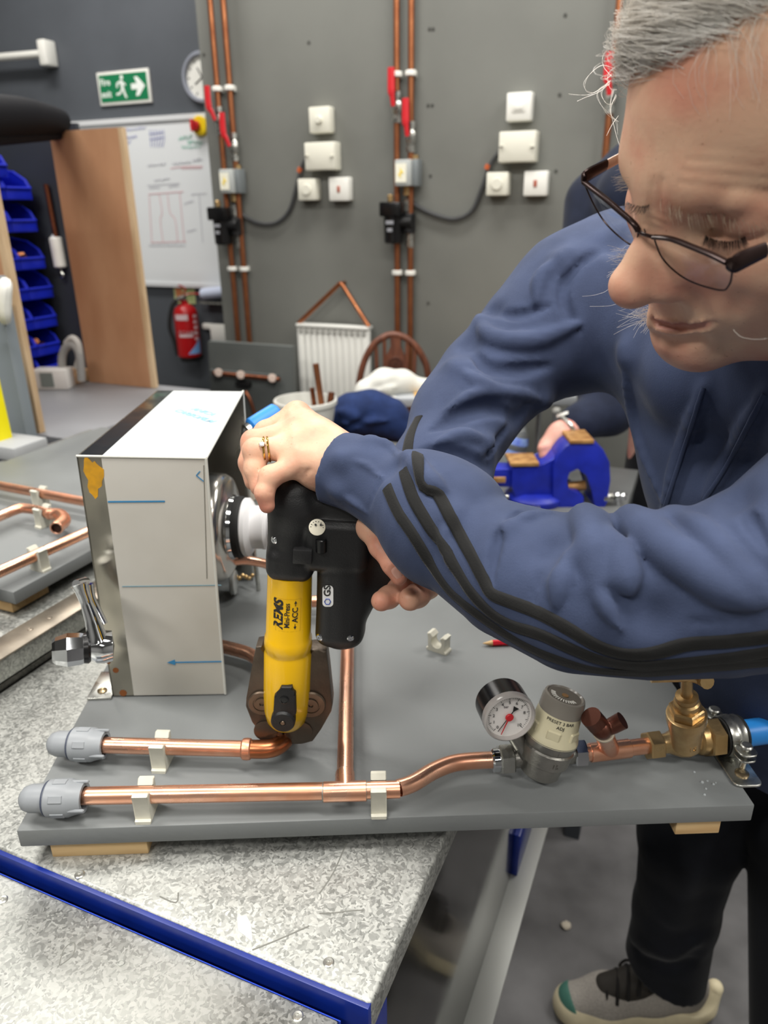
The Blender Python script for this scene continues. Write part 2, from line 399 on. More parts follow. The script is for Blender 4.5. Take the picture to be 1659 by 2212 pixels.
COPPERD = mat('tarnished_copper', (150, 92, 66), 0.38, 0.9, col2=(112, 66, 46), scale=40, rvar=0.1)
COPPERW = mat('old_wall_copper', (186, 122, 84), 0.35, 0.9, col2=(150, 92, 62), scale=14, rvar=0.1)
BRASS = mat('brass', (206, 176, 128), 0.36, 0.9, col2=(182, 150, 102), scale=45, rvar=0.12, bump=0.1, bscale=260)
BOARDP = mat('grey_board_paint', (120, 123, 123), 0.48, var=0.06, scale=9, bump=0.1, bscale=160, rvar=0.1, detail=6)
PLY = mat('brown_plywood', (186, 142, 108), 0.5, col2=(162, 116, 84), scale=7, detail=7, stretch=(1, 1, 0.35), rvar=0.05)
PLYE = mat('plywood_edge', (206, 180, 146), 0.6, col2=(184, 154, 118), scale=30, stretch=(1, 1, 0.2))
PINE = mat('pine', (222, 190, 140), 0.6, col2=(196, 156, 104), scale=22, stretch=(0.3, 3, 3))
BLACKP = mat('black_plastic', (26, 26, 27), 0.42, bump=0.12, bscale=900)
BLACKG = mat('black_gloss_plastic', (18, 18, 19), 0.25)
WHITEP = mat('white_plastic', (236, 235, 228), 0.35)
CREAMP = mat('cream_plastic', (226, 224, 210), 0.4)
CLIPM = mat('old_white_clip_plastic', (214, 211, 196), 0.5, var=0.06, scale=60)
GREYPL = mat('grey_fitting_plastic', (146, 150, 154), 0.42)
REDP = mat('red_plastic', (206, 38, 46), 0.4)
REDPAINT = mat('red_paint', (176, 22, 26), 0.3)
YEL = mat('yellow_enamel', (244, 190, 14), 0.24, coat=0.4)
WHITEG = mat('whiteboard_enamel', (232, 235, 237), 0.22)
RADW = mat('radiator_white', (232, 232, 226), 0.35)
RUBBER = mat('black_rubber', (30, 30, 30), 0.65)
DKGREY = mat('dark_grey_laminate', (62, 66, 72), 0.5, var=0.1, scale=4)
CABLE = mat('grey_cable', (62, 63, 64), 0.5)
# ------------------------------------------------------------------ shell of the workshop
VP, VFAR, UL, UR, VB = 2.815, 3.265, -4.6, 2.7, -3.2
def struct(name, u0, u1, v0, v1, z0, z1, m):
    b = BM(); rbox(b, u0, u1, v0, v1, z0, z1); return obj(name, b, m, kind='structure', sharp=0)
struct('floor', UL, UR, VB, VFAR + 0.1, -0.1, 0, FLOORM)
struct('ceiling', UL, UR, VB, VFAR + 0.1, CEIL, CEIL + 0.1, WALLO)
UPE = onv(440, 209, VP).dot(U)                                     # free end of the partition
wall_back = struct('wall_back', UPE, UR, VP, VP + 0.1, 0, CEIL, WALLP)
struct('wall_far', UL, UR, VFAR, VFAR + 0.1, 0, CEIL, WALLF)
struct('wall_left', UL - 0.1, UL, VB, VFAR + 0.1, 0, CEIL, WALLO)
struct('wall_right', UR, UR + 0.1, VB, VFAR + 0.1, 0, CEIL, WALLO)
struct('wall_front', UL, UR, VB - 0.1, VB, 0, CEIL, WALLO)
b = BM()
for (x, y) in ((928, 63), (936, 63), (925, 228), (934, 228), (667, 92), (1221, 33), (1209, 205), (1201, 370), (925, 655), (930, 380), (440, 118)):
    p = onv(x, y, VP); cyl(b, p, p - V * 0.0015, 0.006, n=10)
obj('screw_hole', b, mat('dark_hole', (70, 70, 66), 0.8), wall_back, kind='stuff')
# ceiling light fittings
for (u, v, _e), lab in zip(LAMPS, ('over the whiteboard', 'over the radiator', 'over the second person', 'over the storage unit', 'over the press tool', 'over the bare floor at right', 'behind the left bench', 'behind the right floor')):
    b = BM(); rbox(b, u - 0.63, u + 0.63, v - 0.18, v + 0.18, CEIL - 0.025, CEIL)
    obj('ceiling_light', b, WHITEP, label='flat white ceiling light panel ' + lab, cat='ceiling light', group='ceiling light panels')
# ------------------------------------------------------------------ copper risers on the partition
def wallp(x, y, off=0.0): return onv(x, y, VP - off)
def riser(name_lab, px, off, zlever, leverdu, z0, z1, clips=(1.808, 1.141)):
    u = wallp(px[0], px[1], off).dot(U); v = VP - off; base = R3(u, v, z0)
    t = thing('copper_riser', name_lab, 'pipe', base, 'copper risers on the grey partition')
    b = BM(); tube(b, [R3(u, v, z0), R3(u, v, (z0 + z1) / 2), R3(u, v, z1)], 0.0115, 14, k=1); obj('pipe', b, COPPERW, t)
    for zc in clips:
        b = BM(); cyl(b, R3(u, v, zc - 0.009), R3(u, v, zc + 0.009), 0.021, n=20, bev=0.003); rbox(b, u - 0.009, u + 0.009, v, VP, zc - 0.009, zc + 0.009)
        obj('pipe_clip', b, WHITEP, t, label='white pipe clip')
    if zlever:
        b = BM(); z = zlever
        lathe(b, [(0, -0.05), (0.017, -0.05), (0.017, -0.028), (0.013, -0.026), (0.019, -0.012), (0.019, 0.012), (0.013, 0.026), (0.017, 0.028), (0.017, 0.05), (0, 0.05)], R3(u, v, z), Z, 8)
        cyl(b, R3(u, v, z), R3(u, v - 0.035, z), 0.009, n=10)
        vb = obj('ball_valve', b, ZINC, t, label='silver ball valve')
        b = BM(); tube(b, [R3(u, v - 0.034, z), R3(u + leverdu * 0.5, v - 0.037, z + 0.03), R3(u + leverdu, v - 0.037, z + 0.05), R3(u + leverdu, v - 0.037, z + 0.12)], [0.008, 0.009, 0.014, 0.013], 10, flat=(1, 0.45), hint=V); obj('lever', b, REDP, vb)
    return u, v
zl = lambda x, y: wallp(x, y, 0.03).z
riser('left copper riser of the left pair, red lever valve higher', (470, 197), 0.03, zl(474, 262), -0.022, 0.3, CEIL)
riser('right copper riser of the left pair, red lever valve lower', (497, 195), 0.03, zl(503, 318), -0.022, 0.3, CEIL)
riser('left copper riser of the middle pair with chrome cap on lever', (857, 160), 0.03, zl(855, 232), -0.006, 0.3, CEIL)
riser('right copper riser of the middle pair, red lever lower down', (888, 158), 0.03, zl(889, 296), -0.006, 0.3, CEIL)
uR, vR = riser('copper riser running down behind the grey-haired woman', (1324, 160), 0.03, zl(1320, 208), -0.01, 0.3, CEIL, clips=(1.141,))
p = wallp(1318, 175, 0.06)
def zone_valve(x, y, lab):
    p = wallp(x, y, 0.05); t = thing('zone_valve', lab, 'valve', p, 'motorised valve heads')
    b = BM(); box(b, p, (0.062, 0.06, 0.088), ROOMM, 0.005); obj('actuator', b, mat('grey_actuator', (176, 180, 178), 0.45), t)
    b = BM(); box(b, p + U * 0.042 + V * 0.01, (0.022, 0.05, 0.09), ROOMM, 0.004); obj('side_cover', b, mat('grey_actuator_side', (120, 126, 128), 0.4), t)
    b = BM(); box(b, p - V * 0.031 - U * 0.006, (0.042, 0.0015, 0.062), ROOMM); s = obj('sticker', b, mat('white_sticker', (240, 238, 220), 0.5), t)
    b = BM(); prism(b, [(-0.008, -0.006), (0.003, -0.017), (0.0, -0.003), (0.012, 0.0), (-0.001, 0.018), (0.001, 0.004)], 0.001, basis(U, Z, -V, p - V * 0.032 - U * 0.008)); obj('warning_mark', b, mat('yellow_print', (244, 214, 40), 0.5), s)
    b = BM(); cyl(b, p - Z * 0.075 + V * 0.02, p - Z * 0.04 + V * 0.02, 0.016, n=8); cyl(b, p + Z * 0.04 + V * 0.02 + U * 0.03, p + Z * 0.06 + V * 0.02 + U * 0.03, 0.012, n=8); obj('valve_body', b, BRASS, t)
zone_valve(497, 392, 'grey motorised valve with yellow sticker on the left pipe pair')
zone_valve(876, 374, 'grey motorised valve with yellow sticker on the middle pipe pair')
def pump(x, y, lab):
    p = wallp(x, y, 0.06); t = thing('circulation_pump', lab, 'pump', p, 'black pumps on the risers')
    b = BM(); box(b, p + Z * 0.045, (0.082, 0.085, 0.05), ROOMM, 0.005); cyl(b, p + Z * 0.03, p - Z * 0.075, 0.037, 0.035, 20, 0.006); obj('pump_body', b, BLACKG, t)
    b = BM(); cyl(b, p + U * 0.055 + Z * 0.03 + V * 0.02, p + U * 0.055 - Z * 0.04 + V * 0.02, 0.024, n=16, bev=0.004); cyl(b, p + U * 0.03, p + U * 0.075, 0.02, n=14); obj('side_housing', b, BLACKP, t)
    b = BM(); box(b, p - V * 0.038 + Z * 0.0, (0.03, 0.002, 0.012), ROOMM); box(b, p - V * 0.038 - Z * 0.026, (0.02, 0.002, 0.012), ROOMM); obj('print_label', b, mat('grey_print', (150, 152, 158), 0.5), t)
    b = BM(); cyl(b, p + Z * 0.07 - U * 0.012, p + Z * 0.095 - U * 0.012, 0.011, n=12, bev=0.003); obj('vent_cap', b, BRASS, t)
    b = BM(); cyl(b, p + U * 0.055 - Z * 0.09 + V * 0.03, p + U * 0.055 - Z * 0.035 + V * 0.03, 0.014, n=8); cyl(b, p + U * 0.045 + Z * 0.035 + V * 0.03, p + U * 0.045 + Z * 0.08 + V * 0.03, 0.013, n=8); obj('union_nut', b, ZINC, t)
pump(480, 487, 'black pump body on the left pipe pair beside the whiteboard')
pump(850, 480, 'black pump body on the middle pipe pair')
def cable(pts, lab, band):
    t = thing('cable', lab, 'cable', wallp(*pts[0], 0.012), 'cables looping to the junction boxes')
    b = BM(); tube(b, [wallp(x, y, 0.014) for x, y in pts], 0.0085, 10); obj('sheath', b, CABLE, t)
    q = wallp(*band[0], 0.014); q2 = wallp(*band[1], 0.014); b = BM(); cyl(b, q, q2, 0.0115, n=12); obj('cable_clip', b, mat('orange_tape', (190, 92, 46), 0.5), t)
cable([(500, 430), (520, 460), (555, 481), (595, 482), (625, 455), (642, 400), (655, 355), (672, 335)], 'black cable looping from left pipe pair to left junction box', [(647, 372), (650, 363)])
cable([(880, 425), (905, 448), (945, 466), (985, 473), (1020, 455), (1042, 405), (1062, 352), (1088, 318)], 'black cable looping from middle pipe pair to right junction box', [(1052, 366), (1056, 356)])
# ------------------------------------------------------------------ white electrical boxes
def wallbox(x, y, wd, ht, dp, lab, kind, m=CREAMP):
    p = wallp(x, y, 0.0); t = thing('junction_box' if kind == 'junction' else 'wall_switch' if kind != 'smoke' else 'control_plate', lab, 'electrical box' if kind == 'junction' else 'switch', p, 'junction boxes on the partition' if kind == 'junction' else 'small white boxes on the partition')
    b = BM(); box(b, p - V * dp / 2, (wd, dp, ht), ROOMM, 0.006, 3); obj('back_box', b, m, t)
    b = BM(); box(b, p - V * (dp + 0.004), (wd * 0.99, 0.009, ht * 0.99), ROOMM, 0.004, 2); pl = obj('cover', b, m, t)
    f = p - V * (dp + 0.009); b = BM()
    if kind == 'dial': box(b, f - Z * 0.002, (0.03, 0.003, 0.022), ROOMM, 0.001); cyl(b, f, f - V * 0.012, 0.013, n=20, bev=0.002); obj('dial', b, m, pl)
    elif kind == 'plate': box(b, f, (0.046, 0.004, 0.034), ROOMM, 0.0015); box(b, f - V * 0.003, (0.03, 0.003, 0.02), ROOMM, 0.001); obj('rocker', b, WHITEP, pl)
    elif kind == 'knob': cyl(b, f, f - V * 0.006, 0.02, n=24, bev=0.002); obj('rocker', b, m, pl)
    elif kind == 'neon': box(b, f, (0.012, 0.004, 0.022), ROOMM, 0.001); obj('indicator', b, mat('red_neon', (176, 96, 76), 0.4), pl)
    else:
        for s in (-1, 1): cyl(b, f + U * s * wd * 0.42 - Z * 0.004 * s, f + U * s * wd * 0.42 - V * 0.001, 0.007, n=14)
        obj('cover_screw', b, mat('grey_screw_cap', (196, 194, 182), 0.5), pl)
wallbox(701, 261, 0.088, 0.088, 0.035, 'white control plate with round dial, topmost of the left cluster', 'dial')
wallbox(705, 339, 0.128, 0.096, 0.05, 'wide cream junction box of the left cluster', 'junction')
wallbox(675, 410, 0.078, 0.078, 0.04, 'blank cream switch box at lower left of the left cluster', 'knob')
wallbox(742, 409, 0.084, 0.084, 0.035, 'white spur box with red indicator in the left cluster', 'neon', WHITEP)
wallbox(1127, 233, 0.086, 0.086, 0.035, 'white control plate, topmost of the right cluster', 'plate', WHITEP)
wallbox(1125, 319, 0.128, 0.096, 0.05, 'wide cream junction box of the right cluster', 'junction')
wallbox(1081, 398, 0.078, 0.076, 0.04, 'blank cream switch box at lower left of the right cluster', 'knob')
wallbox(1162, 397, 0.082, 0.08, 0.035, 'white spur box with red indicator in the right cluster', 'neon', WHITEP)
# ------------------------------------------------------------------ radiator on its copper hanger
a0 = wallp(646, 702, 0.05); a1 = wallp(801, 700, 0.05); zt = (a0.z + a1.z) / 2; u0, u1 = a0.dot(U), a1.dot(U); zb = wallp(720, 925, 0.05).z; v0 = VP - 0.06
t = thing('radiator', 'small white panel radiator hung from a triangle of copper pipe', 'radiator', R3((u0 + u1) / 2, v0, zb))
b = BM(); rbox(b, u0, u1, v0 - 0.012, v0 + 0.012, zb, zt - 0.01, 0.006); obj('panel', b, RADW, t)
b = BM(); n = 11
for i in range(n):
    uu = u0 + 0.02 + (u1 - u0 - 0.04) * i / (n - 1); rbox(b, uu - 0.006, uu + 0.006, v0 - 0.018, v0 - 0.008, zb + 0.03, zt - 0.045, 0.004)
obj('rib', b, RADW, t, kind='stuff')
b = BM(); rbox(b, u0, u1, v0 - 0.02, v0 + 0.03, zt - 0.012, zt, 0.003); g = obj('top_grille', b, RADW, t)
b = BM()
for i in range(12):
    uu = u0 + 0.02 + (u1 - u0 - 0.04) * i / 11; rbox(b, uu - 0.005, uu + 0.005, v0 - 0.0215, v0 - 0.012, zt - 0.034, zt - 0.016)
obj('slot', b, mat('grille_shadow_grey', (170, 170, 164), 0.6), g, kind='stuff')
ap = wallp(735, 612, 0.045); b = BM()
tube(b, [R3(u0 + 0.004, v0, zt), ap - U * 0.012 - Z * 0.01, ap], 0.009, 12, k=1); tube(b, [R3(u1 - 0.004, v0, zt), ap + U * 0.012 - Z * 0.01, ap], 0.009, 12, k=1); cyl(b, ap, ap + V * 0.05, 0.006)
obj('copper_hanger', b, COPPERW, t)
# ------------------------------------------------------------------ far wall: sign, clock, whiteboard, extinguisher ...
def farp(x, y, off=0.0): return onv(x, y, VFAR - off)
c = (farp(213, 170) + farp(323, 157) + farp(330, 210) + farp(220, 220)) / 4
t = thing('exit_sign', 'green and white fire exit sign on the dark wall', 'sign', c)
b = BM(); box(b, c - V * 0.006, (0.312, 0.012, 0.142), ROOMM, 0.003); obj('panel', b, WHITEP, t)
b = BM(); box(b, c - V * 0.0125, (0.286, 0.002, 0.116), ROOMM); gp = obj('green_field', b, mat('sign_green', (24, 122, 78), 0.45), t)
SW = mat('sign_white', (240, 246, 240), 0.5)
SM = lambda du, dz: basis(U, Z, -V, c - V * 0.0138 + U * du + Z * dz)
obj('lettering', text_bm('Fire', 0.04, SM(-0.107, 0.026), bold=0.0008), SW, gp); obj('lettering', text_bm('exit', 0.04, SM(-0.107, -0.024), bold=0.0008), SW, gp)
b = BM(); prism(b, [(0.04, 0.012), (0.075, 0.012), (0.062, 0.04), (0.082, 0.04), (0.122, 0.0), (0.082, -0.04), (0.062, -0.04), (0.075, -0.012), (0.04, -0.012)], 0.001, SM(0.008, 0)); obj('arrow', b, SW, gp)
b = BM(); prism(b, circ(0.0095, 14, 0.008, 0.042), 0.001, SM(-0.012, 0)); MM = SM(-0.012, 0)
for pl in ([(-0.006, 0.03), (0.012, 0.03), (0.016, -0.006), (0.0, -0.008)], [(0.01, 0.028), (0.03, 0.012), (0.026, 0.006), (0.008, 0.018)], [(-0.004, 0.03), (-0.026, 0.02), (-0.03, 0.0), (-0.022, 0.0), (-0.018, 0.014), (0.0, 0.02)], [(0.006, -0.002), (0.016, -0.004), (0.022, -0.026), (0.03, -0.044), (0.02, -0.046), (0.01, -0.026)], [(0.0, -0.004), (0.01, -0.01), (-0.012, -0.03), (-0.034, -0.032), (-0.034, -0.022), (-0.014, -0.021)]):
    prism(b, pl, 0.001, MM)
obj('running_figure', b, SW, gp)
c = farp(441, 168); t = thing('wall_clock', 'round grey-rimmed wall clock half hidden by the partition', 'clock', c)
b = BM(); lathe(b, [(0, 0), (0.105, 0), (0.105, 0.022), (0.1, 0.03), (0.09, 0.03), (0.086, 0.02), (0.086, 0.012)], c, -V, 40); obj('rim', b, mat('clock_rim', (150, 154, 166), 0.35), t)
b = BM(); cyl(b, c - V * 0.01, c - V * 0.014, 0.086, n=40); fc = obj('dial', b, WHITEP, t)
b = BM()
for i in range(12):
    a = i * PI / 6; box(b, c - V * 0.0145 + (U * math.cos(a) + Z * math.sin(a)) * 0.074, (0.014, 0.001, 0.004), ROOMM @ Matrix.Rotation(-a, 4, 'Y'))
obj('hour_mark', b, BLACKP, fc, kind='stuff')
b = BM(); box(b, c - V * 0.016 + U * -0.02 - Z * 0.012, (0.05, 0.002, 0.004), ROOMM @ Matrix.Rotation(-0.55, 4, 'Y')); box(b, c - V * 0.016 - U * 0.012 + Z * 0.02, (0.045, 0.002, 0.005), ROOMM @ Matrix.Rotation(1.05, 4, 'Y')); obj('hands', b, BLACKP, fc)
zt, zb = 1.772, farp(400, 613).z; ul, ur = farp(130, 280).dot(U) - 0.1, UPE + 0.02; ub = ur
t = thing('whiteboard', 'large whiteboard with faint drawings behind the plywood panel', 'whiteboard', R3((ul + ur) / 2, VFAR, zb))
b = BM(); rbox(b, ul, ur, VFAR - 0.016, VFAR, zb, zt); obj('board', b, WHITEG, t)
b = BM(); rbox(b, ul, ur, VFAR - 0.026, VFAR, zt - 0.004, zt + 0.018); obj('top_frame', b, mat('white_aluminium', (222, 224, 226), 0.4), t); b = BM(); rbox(b, ul, ur, VFAR - 0.024, VFAR, zb - 0.015, zb + 0.004); obj('bottom_frame', b, mat('white_aluminium', (222, 224, 226)), t)
def ink(strokes, col, name, r=0.0022):
    b = BM()
    for st in strokes: tube(b, [onv(x, y, VFAR - 0.0175) for x, y in st], r, 4, k=3, flat=(1, 0.2), hint=V)
    obj(name, b, mat(name + '_ink', col, 0.6), t)
rnd = random.Random(5)
def scrawl(x0, y0, x1, y1, amp, n):
    return [(x0 + (x1 - x0) * i / n + rnd.uniform(-0.6, 0.6), y0 + (y1 - y0) * i / n + amp * (1 if i % 2 else -1) * rnd.uniform(0.3, 1)) for i in range(n + 1)]
ink([scrawl(262, 282, 315, 276, 3, 22), scrawl(268, 300, 295, 294, 4, 14), scrawl(270, 312, 282, 306, 4, 7)] + [[(323 + 6 * i, 280), (325 + 6 * i, 300), (326 + 5 * i, 318)] for i in range(6)] + [[(322, 290), (352, 286)], [(323, 302), (353, 297)]], (126, 132, 190), 'blue_writing', 0.0016)
ink([scrawl(386, 302, 415, 294, 6, 14), scrawl(405, 306, 438, 310, 6, 16), scrawl(392, 318, 432, 318, 4, 14)], (140, 196, 178), 'green_writing', 0.0018)
ink([scrawl(318, 358, 358, 354, 4, 18), scrawl(372, 354, 412, 350, 4, 18), scrawl(416, 348, 438, 345, 5, 11), scrawl(333, 390, 366, 386, 3, 16), scrawl(322, 406, 344, 404, 2.5, 10), scrawl(364, 403, 386, 401, 2.5, 10), scrawl(398, 440, 418, 434, 3, 9), scrawl(404, 500, 424, 496, 3, 9), scrawl(322, 530, 400, 530, 3.5, 26), [(318, 401), (388, 396)], [(413, 420), (446, 418)], [(430, 422), (438, 524)]], (186, 186, 194), 'grey_writing', 0.0016)
ink([[(368, 364), (400, 360), (438, 359)], [(392, 364), (436, 363)], [(320, 420), (396, 414)], [(322, 424), (328, 524)], [(344, 420), (350, 460), (346, 476), (352, 522)], [(362, 420), (367, 460), (378, 474), (384, 522)], [(388, 416), (398, 524)], [(326, 524), (402, 522)]], (226, 186, 190), 'red_drawing', 0.0022)
c = farp(432, 272, 0.03); t = thing('isolator_switch', 'yellow and red rotary isolator at the whiteboard corner', 'switch', c)
b = BM(); cyl(b, c + V * 0.03, c - V * 0.01, 0.042, n=24, bev=0.004); obj('yellow_plate', b, mat('isolator_yellow', (240, 206, 30), 0.4), t)
b = BM(); cyl(b, c - V * 0.01 - U * 0.012, c - V * 0.035 - U * 0.012, 0.022, n=18, bev=0.003); box(b, c - V * 0.042 - U * 0.012, (0.016, 0.016, 0.05), ROOMM, 0.003); obj('red_knob', b, REDP, t)
c = farp(405, 716, 0.085); zlo, zhi = farp(408, 770, 0.085).z, farp(400, 655, 0.085).z
t = thing('fire_extinguisher', 'red fire extinguisher hanging under the whiteboard', 'fire extinguisher', Vector((c.x, c.y, zlo)))
ax0 = Vector((c.x, c.y, zlo)); hh = zhi - zlo
b = BM(); lathe(b, [(0, 0), (0.052, 0), (0.06, 0.008), (0.06, hh - 0.05), (0.052, hh - 0.025), (0.03, hh - 0.008), (0.018, hh), (0.018, hh + 0.015), (0, hh + 0.015)], ax0, Z, 28); cy = obj('cylinder', b, REDPAINT, t)
cv = (CAM - c); cv.z = 0; cv.normalize(); side = Z.cross(cv)
def onc(a, z, r=0.0612): return ax0 + (cv * math.cos(a) + side * math.sin(a)) * r + Z * z
def patch(bm, a0, a1, z0, z1, sk=0.0, n=8):
    lo = [bm.verts.new(onc(a0 + (a1 - a0) * i / n, z0 + sk * i / n)) for i in range(n + 1)]; hi = [bm.verts.new(onc(a0 + (a1 - a0) * i / n, z1)) for i in range(n + 1)]
    for i in range(n): bm.faces.new((lo[i], lo[i + 1], hi[i + 1], hi[i]))
b = BM(); patch(b, -1.0, 0.15, 0.185 * hh / 0.26, 0.212 * hh / 0.26); patch(b, -0.75, 0.45, 0.108, 0.122)
for i in range(5): patch(b, 0.6, 0.95, 0.09 + 0.028 * i, 0.105 + 0.028 * i)
obj('white_print', b, mat('pale_print', (226, 200, 204), 0.5), cy)
b = BM(); lo = [onc(-0.1 + 1.2 * i / 8, 0.022, 0.0614) for i in range(9)]; hi = [onc(-0.1 + 1.2 * i / 8, 0.024 + 0.075 * i / 8, 0.0614) for i in range(9)]
lo = [b.verts.new(p) for p in lo]; hi = [b.verts.new(p) for p in hi]
for i in range(8): b.faces.new((lo[i], lo[i + 1], hi[i + 1], hi[i]))
obj('blue_print', b, mat('pale_blue_print', (130, 176, 232), 0.5), cy)
b = text_bm('FOAM', 0.03, None, warp=lambda q: onc(q.x / 0.061 - 0.1, 0.13 + q.y * 0.8, 0.0622), bold=0.0004); obj('lettering', b, mat('pale_print', (226, 200, 204)), cy)
top = ax0 + Z * (hh + 0.015)
b = BM(); cyl(b, top, top + Z * 0.025, 0.014, n=12); cyl(b, top + Z * 0.012, top + Z * 0.012 + (cv - side) * 0.03, 0.011, n=10); obj('valve_head', b, ZINC, t)
b = BM(); tube(b, [top + Z * 0.022, top + Z * 0.03 + side * 0.03, top + Z * 0.028 + side * 0.085], 0.008, 8, flat=(1, 0.5)); tube(b, [top + Z * 0.03, top + Z * 0.055 + side * 0.012, top + Z * 0.075 - side * 0.02], 0.008, 8, flat=(1, 0.5)); obj('handle', b, REDPAINT, t)
b = BM(); tube(b, [top + Z * 0.012 - side * 0.015, ax0 + Z * (hh - 0.01) - side * 0.06, ax0 + Z * (hh * 0.6) - side * 0.085, ax0 + Z * (hh * 0.3) - side * 0.07, ax0 + Z * 0.01 - side * 0.062], 0.011, 10); obj('hose', b, RUBBER, t)
b = BM(); cyl(b, ax0 + V * 0.0, ax0 - Z * 0.02, 0.05, n=20); rbox(b, ax0.dot(U) - 0.02, ax0.dot(U) + 0.02, ax0.dot(V), VFAR, ax0.z - 0.02, ax0.z - 0.005); obj('bracket', b, BLACKP, t)
c = farp(399, 634); t = thing('extinguisher_notice', 'pale green notice with orange strip above the extinguisher', 'sign', c)
b = BM(); box(b, c - V * 0.002, (0.13, 0.004, 0.1), ROOMM); obj('card', b, mat('pale_green_card', (196, 206, 150), 0.5), t)
b = BM(); box(b, c - V * 0.0045 - U * 0.032, (0.04, 0.001, 0.085), ROOMM); obj('orange_strip', b, mat('orange_print', (222, 140, 92), 0.5), t)
b = BM()
for i in range(6): box(b, c - V * 0.0045 + U * 0.03 + Z * (0.03 - 0.012 * i), (0.05, 0.001, 0.004), ROOMM)
obj('print_line', b, mat('green_print', (150, 176, 110), 0.5), t, kind='stuff')
c = farp(463, 634, 0.05); t = thing('paper_dispenser', 'blue-white paper roll on a bracket under the whiteboard corner', 'paper roll', c)
b = BM(); tube(b, [c - U * 0.07 - Z * 0.005, c + U * 0.07 + Z * 0.01], 0.028, 16, k=1); obj('roll', b, mat('pale_blue_paper', (206, 214, 236), 0.8), t)
b = BM(); rbox(b, c.dot(U) - 0.08, c.dot(U) + 0.085, c.dot(V) - 0.02, VFAR, c.z - 0.05, c.z - 0.04); cyl(b, c + U * 0.08 - Z * 0.035, c + U * 0.09 - Z * 0.035, 0.016, n=14); obj('bracket', b, ZINC, t)
c = farp(478, 718, 0.02); b = BM(); box(b, c, (0.11, 0.04, 0.085), ROOMM, 0.006); box(b, c - U * 0.075 + Z * 0.028, (0.06, 0.03, 0.028), ROOMM, 0.005); obj('wall_socket', b, WHITEP, label='white wall socket right of the fire extinguisher', cat='socket', loc=c)
pts = [farp(-60, 129, 0.06), farp(96, 116, 0.06)]; t = thing('white_rail', 'white horizontal rail with end bracket, upper left', 'rail', pts[1])
b = BM(); tube(b, pts, 0.018, 12, k=1); obj('tube', b, WHITEP, t)
b = BM(); box(b, pts[1] + V * 0.02 + Z * 0.004, (0.05, 0.075, 0.11), ROOMM, 0.008); obj('end_bracket', b, WHITEP, t)
# ------------------------------------------------------------------ benches
ZA, ZBD, ZP = 0.851, 0.887, 0.907          # bench top, board top, pipe axis
UA0, UA1, VA0, VA1 = -0.70, -0.150, 0.318, 1.24
t = thing('galvanised_bench', 'galvanised steel workbench with blue frame edge under the grey board', 'workbench', R3((UA0 + UA1) / 2, (VA0 + VA1) / 2, 0))
b = BM(); box(b, R3((UA0 + UA1) / 2, (VA0 + VA1) / 2, ZA - 0.016), (UA1 - UA0, VA1 - VA0, 0.032), ROOMM, 0.004, 3); obj('top_sheet', b, GALV, t)
b = BM(); rbox(b, UA0, UA1 - 0.001, VA0 - 0.003, VA0 + 0.02, ZA - 0.05, ZA - 0.0015, 0.0008); obj('front_rail', b, BLUEP, t, label='blue painted angle-iron rail')
b = BM(); rbox(b, UA1 - 0.004, UA1 - 0.002, VA0 + 0.03, VA1, 0.455, ZA - 0.03); obj('side_panel', b, DARKST, t, label='dark mirror-like steel side panel')
RUST = mat('rusty_galvanised', (196, 198, 194), 0.5, 0.5, col2=(158, 112, 62), scale=14, lo=0.62, hi=0.72)
b = BM(); rbox(b, UA1 - 0.004, UA1 + 0.03, VA0, VA1, 0.447, 0.452, 0.001); rb = obj('lower_flange', b, RUST, t, label='pale galvanised lower flange with rust spots')
for (x0, x1, y0, y1) in ((UA1 - 0.035, UA1 - 0.001, VA0 - 0.002, VA0 + 0.03), (UA0, UA0 + 0.035, VA0 - 0.002, VA0 + 0.03), (UA1 - 0.30, UA1 - 0.266, VA1 - 0.035, VA1), (UA0, UA0 + 0.035, VA1 - 0.035, VA1)):
    b = BM(); rbox(b, x0, x1, y0, y1, 0, ZA - 0.033); obj('leg', b, BLUEP, t)
b = BM(); rbox(b, UA1 - 0.003, UA1 + 0.007, 0.82, 0.93, 0.4525, 0.53, 0.002); obj('shelf_bracket', b, BLUEP, t)
def rivet(bm, p, r=0.0042):
    lathe(bm, [(r, 0), (r, 0.0008), (r * 0.8, 0.0014), (r * 0.42, 0.0012), (r * 0.36, 0.0002), (0, 0.0002)], p, Z, 18)
RIV = mat('rivet_aluminium', (214, 214, 208), 0.3, 0.9)
for x, y in ((172, 1890), (710, 2080)):
    b = BM(); rivet(b, onz(x, y, ZA)); obj('rivet', b, RIV, t)
DARKLINE = mat('scratch_dark', (120, 120, 114), 0.6)
b = BM(); q = lambda x, y: onz(x, y, ZA + 0.0002)
for pts in ([(748, 1822), (720, 1885), (690, 1930)], [(690, 1973), (720, 1972), (760, 1967), (786, 1966)], [(545, 2052), (600, 2030), (668, 2000)], [(345, 1936), (380, 1950), (385, 1928)]):
    tube(b, [q(x, y) for x, y in pts], 0.0006, 4, k=3, flat=(1, 0.15))
obj('scratch', b, DARKLINE, t, kind='stuff')
b = BM(); prism(b, [(0, 0), (0.007, 0.002), (0.012, -0.006), (0.016, -0.022), (0.009, -0.016), (0.003, -0.012)], 0.0003, Matrix.Translation(onz(512, 1982, ZA))); obj('worn_patch', b, mat('bare_zinc', (220, 222, 222), 0.35, 0.6), t)
ZBB = 0.838; ub = onz(743, 2181, ZBB).dot(U)
t = thing('steel_bench', 'second galvanised bench top in the near left corner', 'workbench', R3(ub - 0.6, -0.2, 0))
b = BM(); box(b, R3(ub - 0.6, -0.196, ZBB - 0.015), (1.2, 1.006, 0.03), ROOMM, 0.002, 2); obj('top_sheet', b, GALV, t)
